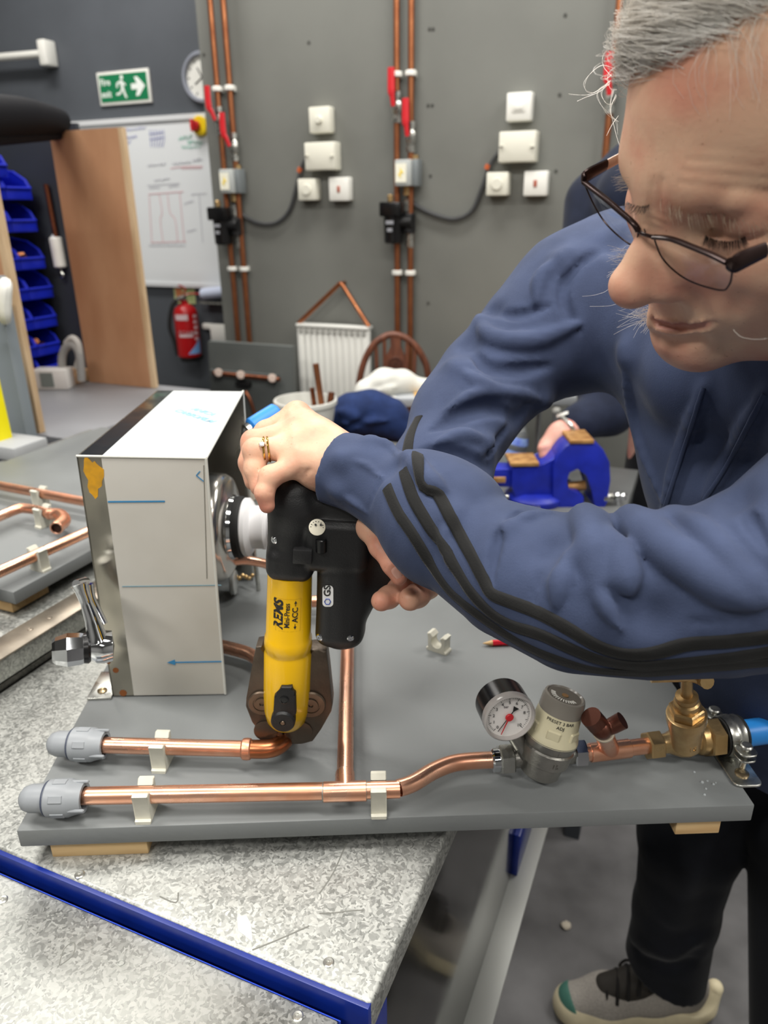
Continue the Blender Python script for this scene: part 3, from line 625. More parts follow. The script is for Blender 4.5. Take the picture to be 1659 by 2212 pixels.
b = BM(); rbox(b, ub - 1.2, ub + 0.001, 0.3072, 0.3080, ZBB - 0.04, ZBB - 0.001); obj('edge_rail', b, mat('bright_blue_edge', (44, 74, 190), 0.35), t)
for x, y in ((6, 1944), (643, 2196)):
    b = BM(); rivet(b, onz(x, y, ZBB)); obj('rivet', b, RIV, t)
b = BM()
for x, y in ((86, 1838), (262, 2080), (415, 2080)): lathe(b, [(0.0028, 0), (0.0026, 0.0004), (0.0020, 0.0004), (0.0018, 0)], onz(x, y, ZBB), Z, 14)
obj('dent', b, GALV, t, kind='stuff')
b = BM(); tube(b, [onz(x, y, ZBB + 0.0002) for x, y in ((128, 2085), (138, 2050), (160, 2035), (158, 2062), (130, 2085))], 0.0004, 4, k=3, flat=(1, 0.2)); obj('scratch', b, DARKLINE, t)
for uu in (ub - 0.04, ub - 1.18):
    for vv in (-0.68, 0.27):
        b = BM(); rbox(b, uu, uu + 0.035, vv, vv + 0.03, 0, ZBB - 0.031); obj('leg', b, BLUEP, t)
ZC = 0.890
t = thing('raised_bench', 'taller bench with galvanised riveted edge under the left board', 'workbench', R3(-1.0, 0.8, 0))
b = BM(); rbox(b, -1.32, -0.70, 0.33, 1.3, ZC - 0.03, ZC, 0.003); obj('top', b, GALV, t)
b = BM(); rbox(b, -0.738, -0.697, 0.33, 1.3, ZC, ZC + 0.0022, 0.0008); obj('edge_strip', b, mat('worn_edge_steel', (164, 154, 140), 0.4, 0.8, var=0.2, scale=30), t)
for i in range(9):
    b = BM(); rivet(b, R3(-0.717, 0.42 + 0.042 * i + (0.012 if i % 2 else 0), ZC + 0.0022), 0.0035); obj('rivet', b, mat('worn_edge_steel', (164, 154, 140)), t)
b = BM(); rbox(b, -0.704, -0.701, 0.33, 1.24, ZA - 0.02, ZC - 0.031); obj('side_sheet', b, DARKST, t)
for uu, vv in ((-1.3, 0.34), (-0.745, 0.34), (-1.3, 1.24), (-0.745, 1.24)):
    b = BM(); rbox(b, uu, uu + 0.035, vv, vv + 0.035, 0, ZC - 0.03); obj('leg', b, BLUEP, t)
# counter, storage unit and what it holds
t = thing('grey_counter', 'grey counter top running under the open storage unit', 'counter', R3(-1.8, 1.6, 0))
b = BM(); rbox(b, -2.5, -1.40, 1.32, 1.90, 0.81, 0.85, 0.004); obj('worktop', b, mat('grey_counter_laminate', (130, 131, 135), 0.4, var=0.05, scale=4), t)
b = BM(); rbox(b, -2.5, -1.44, 1.36, 1.88, 0, 0.81); obj('base', b, DKGREY, t)
t = thing('storage_unit', 'open dark storage unit with brown plywood sides on the counter', 'cabinet', R3(-1.85, 1.6, 0.85))
b = BM(); rbox(b, -1.845, -1.592, 1.85, 1.868, 0.851, 1.588); obj('side_panel', b, PLY, t, label='wide brown plywood side')
b = BM(); rbox(b, -1.592, -1.578, 1.85, 1.868, 0.851, 1.588); obj('edge_strip', b, PLYE, t)
b = BM(); rbox(b, -2.2, -1.536, 1.33, 1.348, 0.851, 1.588); obj('side_panel', b, PLY, t)
b = BM(); rbox(b, -1.536, -1.518, 1.33, 1.348, 0.851, 1.588); obj('edge_strip', b, PLYE, t)
b = BM(); rbox(b, -2.26, -2.24, 1.35, 1.98, 0.851, 1.62); obj('back_panel', b, mat('cabinet_black', (34, 36, 42), 0.6), t)
b = BM(); rbox(b, -2.24, -1.845, 1.96, 1.975, 0.851, 1.62); obj('end_panel', b, mat('cabinet_grey', (56, 60, 67), 0.55), t)
b = BM(); p0 = P(-60, 250, depth(R3(-1.9, 1.3, 1.63))); p1 = P(128, 262, depth(R3(-1.86, 1.84, 1.6)))
tube(b, [p0, p0.lerp(p1, 0.55) + Z * 0.006, p1], [0.05, 0.046, 0.034], 16, hint=Z); tube(b, [p0 - Z * 0.045, p1 - Z * 0.036], [0.022, 0.012], 8, k=1)
obj('rolled_shutter', b, mat('black_shutter', (14, 15, 20), 0.75, spec=0.2), t)
# blue parts bins, hooked on the back of the storage unit
BINM = mat('blue_bin_plastic', (22, 38, 178), 0.4)
def make_bin(lab, c, s=1.0):
    """c = front bottom centre; the open front faces +u"""
    t = thing('parts_bin', lab, 'bin', c, 'blue parts bins in the storage unit'); b = BM()
    ex, ey = V, -U; W, D, H, T = 0.095 * s, 0.15, 0.062 * s, 0.003
    M = basis(ex, ey, Z, c)
    box(b, M @ Vector((0, D / 2, T / 2)), (W, D, T), basis(ex, ey, Z)); box(b, M @ Vector((0, D, H * 0.75)), (W, T, H * 1.5), basis(ex, ey, Z))
    box(b, M @ Vector((0, 0.002, H * 0.27)), (W, 0.005, H * 0.55), basis(ex, ey, Z), 0.002)
    for sx in (-1, 1):
        prism(b, [(0, 0), (D, 0), (D, H * 1.5), (0.06, H * 1.3), (0.015, H * 0.9), (0, H * 0.5)], T, basis(ey, Z, ey.cross(Z), M @ Vector((sx * W / 2, 0, 0))))
        tube(b, [M @ Vector((sx * W / 2, y, z)) for y, z in ((0, H * 0.5), (0.015, H * 0.9), (0.06, H * 1.3), (D, H * 1.5))], 0.004, 6, k=1)
    tube(b, [M @ Vector((x * W / 2, -0.002, H * 0.53)) for x in (-1, 1)], 0.005, 6, k=1)
    obj('tray', b, BINM, t, sharp=30)
    return t
ub_ = -2.02
rows = [(352, -14, None), (402, 40, None), (472, 52, None), (553, 70, 'fittings'), (617, 88, None), (680, 97, None), (738, 105, 'fittings'), (785, 112, None)]
ordn = ['topmost', 'second from top', 'third from top', 'fourth from top', 'fifth from top', 'sixth from top', 'seventh from top', 'lowest']
for i, (y, x, fill) in enumerate(rows):
    for k, nm in ((0, 'right'), (1, 'left')):
        c = onu(x, y + 14, ub_) - V * (0.100 * k); c.z -= 0.02
        bt = make_bin('blue parts bin, %s column, %s%s' % (nm, ordn[i], ' holding copper fittings' if fill else ''), c)
        if fill:
            for q in range(5):
                rr = random.Random(i * 10 + k * 5 + q); b = BM(); pc = c - U * rr.uniform(0.03, 0.11) + V * rr.uniform(-0.03, 0.03) + Z * rr.uniform(0.022, 0.045)
                cyl(b, pc, pc + Vector((rr.uniform(-1, 1), rr.uniform(-1, 1), rr.uniform(-0.3, 0.6))).normalized() * 0.025, 0.009, n=8)
                obj('pipe_fitting', b, COPPERW, label='small brown copper fitting in the %s blue bin, %s column' % (ordn[i], nm), cat='fitting', group='fittings in the blue bins', loc=pc)
def hang(x, y): return onv(x, y, 1.945)
t = thing('sealant_tube', 'white sealant cartridge hanging in the storage unit', 'tube', hang(124, 545)); b = BM()
cyl(b, hang(119, 512), hang(131, 578), 0.020, n=18, bev=0.004); obj('cartridge', b, WHITEP, t)
b = BM(); lathe(b, [(0.006, 0), (0.016, 0.012), (0.016, 0.03), (0, 0.03)], hang(117, 506), hang(119, 512) - hang(117, 500), 12); obj('collar', b, mat('grey_cap', (190, 192, 196), 0.5), t)
b = BM(); tube(b, [hang(131, 578), hang(133, 588), hang(137, 594), hang(133, 600)], 0.004, 8); obj('hook', b, ZINC, t)
b = BM(); tube(b, [hang(99, 398), hang(121, 512)], 0.008, 10, k=1); obj('copper_offcut', b, COPPERD, label='thin brown copper pipe hanging above the sealant cartridge', cat='pipe', loc=hang(99, 398))
c = onz(120, 838, 0.85); t = thing('thermostat_box', 'white printed carton lying under the blue bins', 'box', c)
b = BM(); box(b, c + Z * 0.032, (0.11, 0.06, 0.062), ROOMM @ Matrix.Rotation(0.4, 4, 'Z'), 0.003); obj('carton', b, mat('white_card', (218, 216, 212), 0.6), t)
b = BM(); MM = ROOMM @ Matrix.Rotation(0.4, 4, 'Z'); box(b, c + Z * 0.033 - V * 0.033 + U * 0.005, (0.04, 0.002, 0.044), MM); obj('picture', b, mat('carton_picture', (120, 128, 124), 0.5), t)
b = BM(); box(b, c + Z * 0.05 - V * 0.02 - U * 0.062, (0.02, 0.03, 0.02), MM); obj('red_print', b, mat('red_print', (196, 92, 92), 0.5), t)
b = BM(); box(b, onz(140, 828, 0.85) + Z * 0.02 + V * 0.03, (0.1, 0.08, 0.038), ROOMM, 0.003); obj('cardboard_tray', b, mat('brown_card', (176, 138, 98), 0.7), label='low brown cardboard tray behind the white carton', cat='box', loc=onz(140, 828, 0.85) + V * 0.03)
def ctr(x, y): return onv(x, y, 1.78)
t = thing('waste_pipe', 'grey flexible waste hose coiled at the foot of the dark panel', 'hose', ctr(155, 815)); b = BM()
tube(b, [ctr(136, 815), ctr(134, 775), ctr(142, 752), ctr(158, 745), ctr(170, 760), ctr(174, 790), ctr(176, 822)], 0.013, 12); obj('outer_loop', b, mat('grey_hose', (152, 152, 150), 0.5), t)
b = BM(); tube(b, [ctr(144, 742), ctr(156, 731), ctr(168, 742), ctr(172, 770), ctr(166, 795)], 0.011, 12); obj('inner_loop', b, mat('pale_hose', (176, 174, 170), 0.5), t)
# grey panel and yellow steps in front of the storage unit
t = thing('grey_locker', 'grey steel locker side with white handle at left edge', 'locker', R3(-1.85, 1.2, 0))
p = onz(66, 982, 0.85); uL = p.dot(U); vL = p.dot(V)
zl_ = onv(10, 598, vL).z
b = BM(); rbox(b, uL - 0.5, uL, vL, vL + 0.03, 0, zl_, 0.003); obj('panel', b, mat('locker_grey', (122, 130, 136), 0.45), t)
b = BM(); hp = lambda x, y, o: onv(x, y, vL - o); tube(b, [hp(10, 612, 0.0), hp(12, 616, 0.03), hp(8, 650, 0.035), hp(10, 684, 0.03), hp(10, 690, 0.0)], [0.012, 0.013, 0.016, 0.013, 0.012], 10); obj('handle', b, WHITEP, t)
t = thing('step_ladder', 'yellow step ladder with grey tread at left edge', 'ladder', R3(-1.62, 1.05, 0))
sp = lambda x, y, o=0: onv(x, y, vL - 0.10 - o)
YL = mat('yellow_fibreglass', (236, 222, 14), 0.45)
b = BM(); q0 = sp(-62, 690); lo = sp(52, 1180)
d = (lo - q0).normalized(); box(b, (q0 + lo) / 2, ((lo - q0).length, 0.035, 0.045), basis(d, V, d.cross(V)), 0.004); obj('stile', b, YL, t)
b = BM(); qq = sp(-20, 958); box(b, qq, (0.24, 0.09, 0.03), ROOMM, 0.004); obj('tread', b, mat('grey_tread', (170, 172, 174), 0.5), t)
b = BM(); box(b, sp(-16, 1012, 0.02), (0.2, 0.06, 0.05), ROOMM, 0.008); obj('tread_end', b, BLUEP, t)
# ------------------------------------------------------------------ the two practice boards
BX = Vector((math.cos(math.radians(1.85)), math.sin(math.radians(1.85)), 0)); BY = Z.cross(BX)
BO = onz(35, 1795, ZBD); BW, BD_ = 0.6335, 0.66
BMX = basis(BX, BY, Z)
def bp(x, y, z=ZP): return onz(x, y, z)
t = thing('practice_board', 'grey painted board carrying the copper pipework, on the galvanised bench', 'board', BO + BX * BW / 2 + BY * BD_ / 2 - Z * 0.036)
b = BM(); box(b, BO + BX * BW / 2 + BY * BD_ / 2 - Z * 0.009, (BW, BD_, 0.018), BMX, 0.0012); obj('board', b, BOARDP, t)
for (a, c_, y0) in ((0.022, 0.105, 0.004), (0.57, 0.61, 0.004)):
    b = BM(); box(b, BO + BX * (a + c_) / 2 + BY * 0.3 - Z * 0.0272, (c_ - a, 0.59, 0.018), BMX, 0.001); obj('cleat', b, PINE, t)
b = BM()
for (x, y, s) in ((1500, 1668, 2.2), (1517, 1690, 3), (1528, 1687, 2), (1541, 1694, 2.4), (1525, 1704, 2), (1546, 1691, 1.6), (1522, 1717, 2.4)):
    lathe(b, [(0.0005 * s, 0), (0.0004 * s, 0.0003 * s), (0, 0.00045 * s)], bp(x, y, ZBD), Z, 10)
obj('water_drops', b, mat('water', (176, 182, 184), 0.04, spec=0.8), t, kind='stuff')
ZL = 0.928
t = thing('practice_board', 'grey board with three copper pipes at the left edge', 'board', R3(-1.0, 0.85, 0.892))
b = BM(); rbox(b, -1.205, -0.755, 0.575, 1.22, ZL - 0.018, ZL, 0.0015); obj('board', b, BOARDP, t)
for (v0, v1) in ((0.58, 0.64), (1.12, 1.2)):
    b = BM(); rbox(b, -1.19, -0.77, v0, v1, 0.8925, ZL - 0.0182, 0.001); obj('cleat', b, PINE, t)
lb = lambda x, y, z=ZL + 0.022: onz(x, y, z)
def pipe_clip(c, d, lab, r=0.0078, s=1.0, zb=ZBD):
    """U-shaped snap clip round a pipe at c that runs along d"""
    d = Vector(d); d.z = 0; d.normalize(); sd = Z.cross(d); h = c.z - zb
    out = [(-0.0105, -h), (0.0135, -h), (0.0135, -h + 0.003), (0.0105, -h + 0.0035), (0.0105, 0.004), (0.0125, 0.0085), (0.0085, 0.0095)]
    inn = [(r * math.cos(a), r * math.sin(a)) for a in np.linspace(0.95, -PI - 0.95, 16)]
    lip = [(-0.0085, 0.0105), (-0.0125, 0.0095), (-0.0105, 0.004), (-0.0105, -h + 0.0035), (-0.0135, -h + 0.003), (-0.0135, -h)]
    sgn = 1 if sd.y < 0 else -1
    b = BM(); prism(b, [(x * s * sgn, y) for x, y in out + inn + lip], 0.0135, basis(sd, Z, sd.cross(Z), c - sd.cross(Z) * 0.0068), 0.0006, 1)
    o = obj('pipe_clip', b, CLIPM, label=lab, cat='pipe clip', group='white pipe clips on the boards', loc=Vector((c.x, c.y, zb)), sharp=30)
    return o
# pipes of the left board
t = thing('copper_pipe', 'straight copper pipe farthest back on the left board', 'pipe', lb(90, 1065)); b = BM(); tube(b, [lb(-60, 1038), lb(178, 1083), lb(260, 1098)], 0.0075, 16, k=1); obj('tube', b, COPPER, t)
pipe_clip(lb(85, 1067), lb(178, 1083) - lb(0, 1050), 'white clip on the farthest pipe of the left board', zb=ZL)
t = thing('copper_pipe', 'bent copper pipe ending in an open elbow on the left board', 'pipe', lb(90, 1105)); b = BM(); tube(b, [lb(-60, 1140), lb(5, 1113), lb(32, 1102), lb(50, 1098), lb(80, 1102), lb(112, 1112)], 0.0075, 16); obj('tube', b, COPPER, t)
b = BM(); e0, e1, e2, e3 = lb(104, 1110), lb(128, 1112), lb(138, 1124), lb(122, 1141)
tube(b, [e0, e1, e2, e3.lerp(e2, 0.3), e3], [0.0085, 0.0095, 0.0098, 0.0095, 0.009], 18, caps=False); torus(b, e3, e2 - e3, 0.0085, 0.0012, 20, 6)
obj('elbow', b, COPPER, t)
b = BM(); dd = (e3 - e2).normalized(); cyl(b, e3 - dd * 0.006, e3 - dd * 0.005, 0.0085, n=18); obj('dark_bore', b, mat('pipe_bore', (58, 34, 24), 0.7), t)
pipe_clip(lb(92, 1107), lb(112, 1112) - lb(60, 1099), 'white clip beside the open copper elbow', zb=ZL)
t = thing('copper_pipe', 'straight copper pipe nearest the front edge of the left board', 'pipe', lb(90, 1192)); b = BM(); tube(b, [lb(-70, 1266), lb(0, 1235), lb(186, 1151), lb(260, 1118)], 0.0075, 16, k=1); obj('tube', b, COPPER, t)
pipe_clip(lb(82, 1198), lb(186, 1151) - lb(0, 1235), 'white clip on the nearest pipe of the left board', zb=ZL)
# ------------------------------------------------------------------ pipework of the near board
def stop_end(c, d, lab):
    """grey push-fit stop end; d points from the cap into the pipe"""
    d = Vector(d).normalized(); t = thing('push_fit_cap', lab, 'pipe fitting', c, 'grey push-fit stop ends')
    b = BM(); lathe(b, [(0, -0.021), (0.006, -0.0205), (0.0098, -0.0175), (0.0118, -0.012), (0.0122, 0.004), (0, 0.004)], c, d, 28); obj('dome', b, GREYPL, t)
    b = BM(); lathe(b, [(0.0, 0.002), (0.0135, 0.002), (0.0155, 0.004), (0.0158, 0.010), (0.0158, 0.0215), (0.0148, 0.024), (0.0132, 0.0300), (0.0128, 0.0335), (0.0095, 0.0335), (0.0092, 0.026)], c, d, 36); nt_ = obj('nut', b, GREYPL, t)
    e, f, _ = axes(d)
    for i in range(6):
        a = i * PI / 3 + 0.4; r_ = e * math.cos(a) + f * math.sin(a); b = BM(); box(b, c + d * 0.0145 + r_ * 0.0156, (0.0115, 0.0062, 0.0016), basis(d, r_.cross(d), r_), 0.0004, 1); obj('grip', b, GREYPL, nt_)
    for i in range(3):
        a = i * 2 * PI / 3 + 1.2; r_ = e * math.cos(a) + f * math.sin(a); b = BM(); box(b, c + d * 0.030 + r_ * 0.0136, (0.015, 0.003, 0.0028), basis(d, r_.cross(d), r_), 0.0008, 1); obj('rib', b, GREYPL, nt_)
    b = BM(); torus(b, c + d * 0.0022, d, 0.0136, 0.0011, 32, 6); obj('seal', b, mat('dark_seal', (70, 76, 92), 0.5), t)
fd = bp(830, 1705) - bp(180, 1716)
stop_end(bp(98, 1724), fd, 'grey push-fit stop end on the front copper pipe')
bd = bp(540, 1618) - bp(200, 1609)
stop_end(bp(152, 1607), bd, 'grey push-fit stop end on the rear copper pipe')
t = thing('copper_pipe', 'front copper pipe with tee and offset bend along the board edge', 'pipe', bp(500, 1712))
b = BM(); tube(b, [bp(150, 1720), bp(500, 1713), bp(830, 1706), bp(862, 1702), bp(895, 1690), bp(935, 1666), bp(975, 1650), bp(1015, 1644), bp(1072, 1641)], 0.0075, 20, k=6); obj('tube', b, COPPER, t)
b = BM(); cyl(b, bp(698, 1711), bp(792, 1708), 0.0086, n=24, bev=0.0006); tube(b, [bp(746, 1709), bp(745, 1672)], 0.0086, 20, k=1); obj('tee', b, COPPER, t)
SOLD = mat('solder', (150, 148, 140), 0.4, 0.8)
for p_, q_ in ((bp(697, 1711), bp(701, 1711)), (bp(789, 1708), bp(793, 1708)), (bp(745, 1675), bp(745, 1671))):
    b = BM(); cyl(b, p_, q_, 0.0083, n=20); obj('solder_ring', b, SOLD, t)
p0 = bp(745, 1700); yb = p0 + BY * 0.33
b = BM(); tube(b, [p0, p0 + BY * 0.15, yb - BY * 0.02, yb - BX * 0.006 - BY * 0.006, yb - BX * 0.03, yb - BX * 0.08], 0.0075, 20, k=6); obj('branch', b, COPPER, t)
pipe_clip(bp(312, 1717), fd, 'left white clip on the front copper pipe')
pipe_clip(bp(818, 1706), fd, 'right white clip on the front copper pipe, beside the tee')
t = thing('copper_pipe', 'rear copper pipe with press elbow leading into the jaw', 'pipe', bp(400, 1614))
b = BM(); tube(b, [bp(200, 1609), bp(545, 1618)], 0.0075, 20, k=1); obj('tube', b, COPPER, t)
b = BM(); q0 = bp(534, 1618); tube(b, [q0, bp(575, 1618), bp(600, 1611), bp(617, 1594), bp(622, 1568), bp(620, 1545)], 0.0086, 20, k=6); obj('elbow', b, mat('elbow_copper', (190, 122, 84), 0.3, 0.95, col2=(160, 98, 64), scale=30), t)
b = BM(); dd = (bp(575, 1618) - q0).normalized(); lathe(b, [(0.0084, -0.005), (0.0098, -0.0035), (0.0102, 0), (0.0098, 0.003), (0.0085, 0.0042)], q0, dd, 26); obj('press_bead', b, COPPER, t)
b = BM(); tube(b, [bp(620, 1552), bp(612, 1500), bp(590, 1455), bp(548, 1418), bp(515, 1405), bp(478, 1396), bp(440, 1388)], 0.0075, 20, k=6); obj('tail', b, COPPER, t)
pipe_clip(bp(347, 1613), bd, 'white clip on the rear copper pipe')
# loose things on the board
c = bp(948, 1404, ZBD); t_ = pipe_clip(c + Z * 0.013, BY * 1.0 + BX * 0.75, 'loose white pipe clip standing on the board right of the tool')
q0 = bp(1042, 1390, ZBD + 0.0037); q1 = bp(1130, 1386, ZBD + 0.0037); t = thing('red_pencil', 'short red pencil lying on the grey board', 'pencil', q0)
dq = (q1 - q0).normalized(); b = BM(); lathe(b, [(0, 0.012), (0.0036, 0.012), (0.0036, 0.11), (0, 0.11)], q0, dq, 6); obj('barrel', b, mat('red_lacquer', (206, 34, 52), 0.3), t)
b = BM(); lathe(b, [(0, 0), (0.0008, 0.0015), (0.0036, 0.012), (0, 0.0121)], q0, dq, 12); obj('point', b, PINE, t)
# ------------------------------------------------------------------ pressure reducing valve with gauge
NICK = mat('satin_nickel', (150, 148, 142), 0.36, 0.9, var=0.1, scale=50, bump=0.15, bscale=420)
zf = bp(1075, 1641); zr = bp(1255, 1627); zd = (zr - zf).normalized()
t = thing('pressure_reducing_valve', 'nickel pressure reducing valve with cream cap and round gauge', 'valve', bp(1165, 1650))
def hexnut(bm, p, d, R, h, bore=0.0):
    lathe(bm, [(0, 0), (R * 0.9, 0), (R, 0.0012), (R, h - 0.0012), (R * 0.9, h), (0, h)], p, d, 6, 0.3)
b = BM(); cyl(b, zf - zd * 0.006, zf + zd * 0.004, 0.0108, n=24, bev=0.0015); obj('olive_collar', b, CHROME, t)
b = BM(); hexnut(b, zf + zd * 0.001, zd, 0.0142, 0.013); obj('inlet_nut', b, ZINC, t)
b = BM(); hexnut(b, zr - zd * 0.008, zd, 0.0128, 0.012); obj('outlet_nut', b, CHROME, t)
b = BM(); cyl(b, zf + zd * 0.012, zr - zd * 0.006, 0.0088, n=22); obj('through_pipe', b, NICK, t)
A0 = P(1163, 1668, 0.672); A1 = P(1226, 1488, 0.648); ad = (A1 - A0).normalized(); L = (A1 - A0).length
k = L / 0.0805
b = BM(); lathe(b, [(0, 0), (0.0145 * k, 0), (0.0165 * k, 0.002), (0.0175 * k, 0.012), (0.0178 * k, 0.0145), (0.0205 * k, 0.0165), (0.0218 * k, 0.03), (0.0205 * k, 0.0315), (0.0215 * k, 0.034), (0.0222 * k, 0.0405), (0, 0.0405)], A0, ad, 36); vb_ = obj('body', b, NICK, t)
bx_, by_, _ = axes(ad, FW)
facing = -(FW - ad * FW.dot(ad)).normalized(); sider = ad.cross(facing) * -1
if sider.dot(RT) < 0: sider = -sider
def wrapA(a0, t0, r): return lambda q: A0 + ad * (t0 + q.y) + (facing * math.cos(a0 + q.x / r) + sider * math.sin(a0 + q.x / r)) * (r + q.z)
b = text_bm('CE', 0.008, None, ext=0.0004, warp=wrapA(0.12, 0.0362, 0.0216 * k)); obj('cast_mark', b, NICK, vb_)
b = text_bm('15', 0.007, None, ext=0.0004, warp=wrapA(0.25, 0.0225, 0.0216 * k)); obj('cast_number', b, NICK, vb_)
CRM = mat('cream_cap', (212, 204, 172), 0.45, var=0.05, scale=40); CLR = mat('smoky_clear_cap', (158, 152, 142), 0.22, trans=0.35)
b = BM(); lathe(b, [(0, 0.0395), (0.0222 * k, 0.0395), (0.0215 * k, 0.044), (0.0195 * k, 0.047), (0.0185 * k, 0.06), (0.0176 * k, 0.067), (0, 0.067)], A0, ad, 36)
cp = obj('cap', b, CRM, t)
for i in range(6):
    a = i * PI / 3 + 0.3; r_ = bx_ * math.cos(a) + by_ * math.sin(a); b = BM(); box(b, A0 + ad * 0.05 + r_ * 0.0186 * k, (0.012, 0.009, 0.003), basis(r_.cross(ad), ad, r_), 0.001, 1); obj('flat', b, CRM, cp)
b = BM(); lathe(b, [(0, 0.0665), (0.0179 * k, 0.0665), (0.0176 * k, 0.077), (0.0165 * k, 0.0805), (0.0150 * k, 0.0812), (0.0138 * k, 0.0798), (0, 0.0798)], A0, ad, 36); tp = obj('top_cover', b, CLR, t)
b = BM(); cyl(b, A0 + ad * 0.0796, A0 + ad * 0.0802, 0.0132 * k, n=30); obj('scale_disc', b, mat('grey_scale_disc', (96, 92, 84), 0.5), tp)
b = BM(); cyl(b, A0 + ad * 0.0802, A0 + ad * 0.081, 0.003, n=14); obj('adjuster', b, BRASS, tp)
b = BM()
for i in range(14):
    a = -1.9 + 2.6 * i / 13; r_ = facing * math.cos(a) + sider * math.sin(a); box(b, A0 + ad * 0.0805 + r_ * 0.0098 * k, (0.0008, 0.004, 0.0004), basis(r_.cross(ad), r_, ad))
obj('scale_mark', b, WHITEP, tp, kind='stuff')
INK = mat('black_print', (36, 36, 36), 0.6)
for s_, tt in (('DRAWN OFF', 0.0635), ('3.0 BAR', 0.0600)):
    pass
b = text_bm('PRESET 3 BAR', 0.0042, None, ext=0.0001, warp=wrapA(-0.1, 0.0632, 0.0181 * k + 0.0003)); join(b, text_bm('ADJ', 0.0042, None, ext=0.0001, warp=wrapA(-0.05, 0.0588, 0.0186 * k + 0.0004))); obj('cap_print', b, INK, cp)
# gauge
gc = P(1099, 1547, 0.634); gn = (-FW * 0.93 + (RT * 0.45 - UPV * 0.9).normalized() * 0.37).normalized()
gr = 0.0228; gx = (RT - gn * RT.dot(gn)).normalized(); gy = gn.cross(gx)
b = BM(); lathe(b, [(0, -0.026), (gr * 0.9, -0.026), (gr * 0.99, -0.024), (gr, -0.002), (0, -0.002)], gc, gn, 40); ga = obj('gauge_case', b, BLACKG, t)
b = BM(); lathe(b, [(gr * 0.98, -0.004), (gr * 1.02, -0.002), (gr * 1.0, 0.0035), (gr * 0.93, 0.0045), (gr * 0.9, 0.003), (gr * 0.89, 0.0)], gc, gn, 44); obj('bezel', b, mat('clear_bezel', (214, 208, 204), 0.15, trans=0.3), ga)
b = BM(); cyl(b, gc - gn * 0.001, gc, gr * 0.9, n=44); dl = obj('gauge_dial', b, mat('dial_white', (240, 236, 232), 0.4), t)
GM = lambda x, y, z=0.0006: basis(gx, gy, gn, gc + gx * x + gy * y + gn * z)
b = BM(); ang = lambda v: math.radians(225 - 27 * v)
for i in range(51):
    a = ang(i / 5); big = i % 5 == 0; r1 = 0.0186; r0 = r1 - (0.0026 if big else 0.0014); d_ = gx * math.cos(a) + gy * math.sin(a)
    box(b, gc + d_ * ((r0 + r1) / 2) + gn * 0.0003, (r1 - r0, 0.0004 if big else 0.00022, 0.0002), basis(d_, gn.cross(d_), gn))
obj('tick', b, INK, dl, kind='stuff')
b = None
for v_ in (0, 1, 2, 3, 4, 5, 6, 7, 8, 10):
    a = ang(v_); q_ = text_bm(str(v_), 0.0042, GM(0.0138 * math.cos(a), 0.0138 * math.sin(a)), ext=0.00005)
    if b is None: b = q_
    else: join(b, q_)
join(b, text_bm('bar', 0.0032, GM(-0.003, 0.0098), ext=0.00005)); obj('numeral', b, INK, dl, kind='stuff')
a = math.radians(236); d_ = gx * math.cos(a) + gy * math.sin(a); n_ = gn.cross(d_)
b = BM(); prism(b, [(-0.0105, 0.0028), (-0.006, 0.0004), (0.0165, 0.0002), (0.0165, -0.0002), (-0.006, -0.0004), (-0.0105, -0.0028)], 0.0004, basis(d_, n_, gn, gc + gn * 0.001)); obj('pointer', b, INK, dl)
a = math.radians(249); d_ = gx * math.cos(a) + gy * math.sin(a); n_ = gn.cross(d_)
b = BM(); prism(b, [(0, 0.0006), (0.0178, 0.0003), (0.0178, -0.0003), (0, -0.0006)], 0.0004, basis(d_, n_, gn, gc + gn * 0.0016)); cyl(b, gc + gn * 0.001, gc + gn * 0.0032, 0.0036, n=18, bev=0.0006); obj('red_hand', b, REDP, dl)
b = BM(); tube(b, [gc - gn * 0.02 - gy * 0.012 + gx * 0.004, gc - gn * 0.018 - gy * 0.03 + gx * 0.012, A0 + ad * 0.012 - sider * 0.012], 0.0075, 16, k=4); obj('gauge_stem', b, NICK, t)
# tee with test points, right of the valve
t = thing('test_point_tee', 'copper tee with brown forked test point beside the valve', 'pipe fitting', bp(1310, 1620))
c0, c1 = bp(1262, 1627), bp(1398, 1611); ctee = bp(1318, 1620)
b = BM(); tube(b, [c0, c1], 0.0075, 20, k=1); obj('tube', b, COPPER, t)
b = BM(); cyl(b, bp(1274, 1626), bp(1360, 1616), 0.0087, n=22, bev=0.0005); up_ = P(1304, 1582, 0.645); tube(b, [ctee, up_], [0.0086, 0.0084], 18, k=1); obj('tee', b, COPPER, t)
dd = (up_ - ctee).normalized(); b = BM(); cyl(b, up_ - dd * 0.002, up_ + dd * 0.002, 0.0092, n=20, bev=0.0008); obj('fibre_washer', b, mat('pale_washer', (196, 184, 164), 0.6), t)
BRN = mat('bronze_brown', (108, 68, 56), 0.35, 0.85)
fk = up_ + dd * 0.004
b = BM(); tube(b, [fk - dd * 0.002, fk + dd * 0.004 - RT * 0.001, P(1292, 1566, 0.64), P(1276, 1548, 0.634)], [0.0075, 0.0085, 0.0092, 0.0092], 18); obj('test_point', b, BRN, t)
b = BM(); tube(b, [fk + dd * 0.002, P(1322, 1568, 0.642), P(1345, 1556, 0.638)], [0.006, 0.0072, 0.0076], 18); obj('test_point', b, BRN, t)
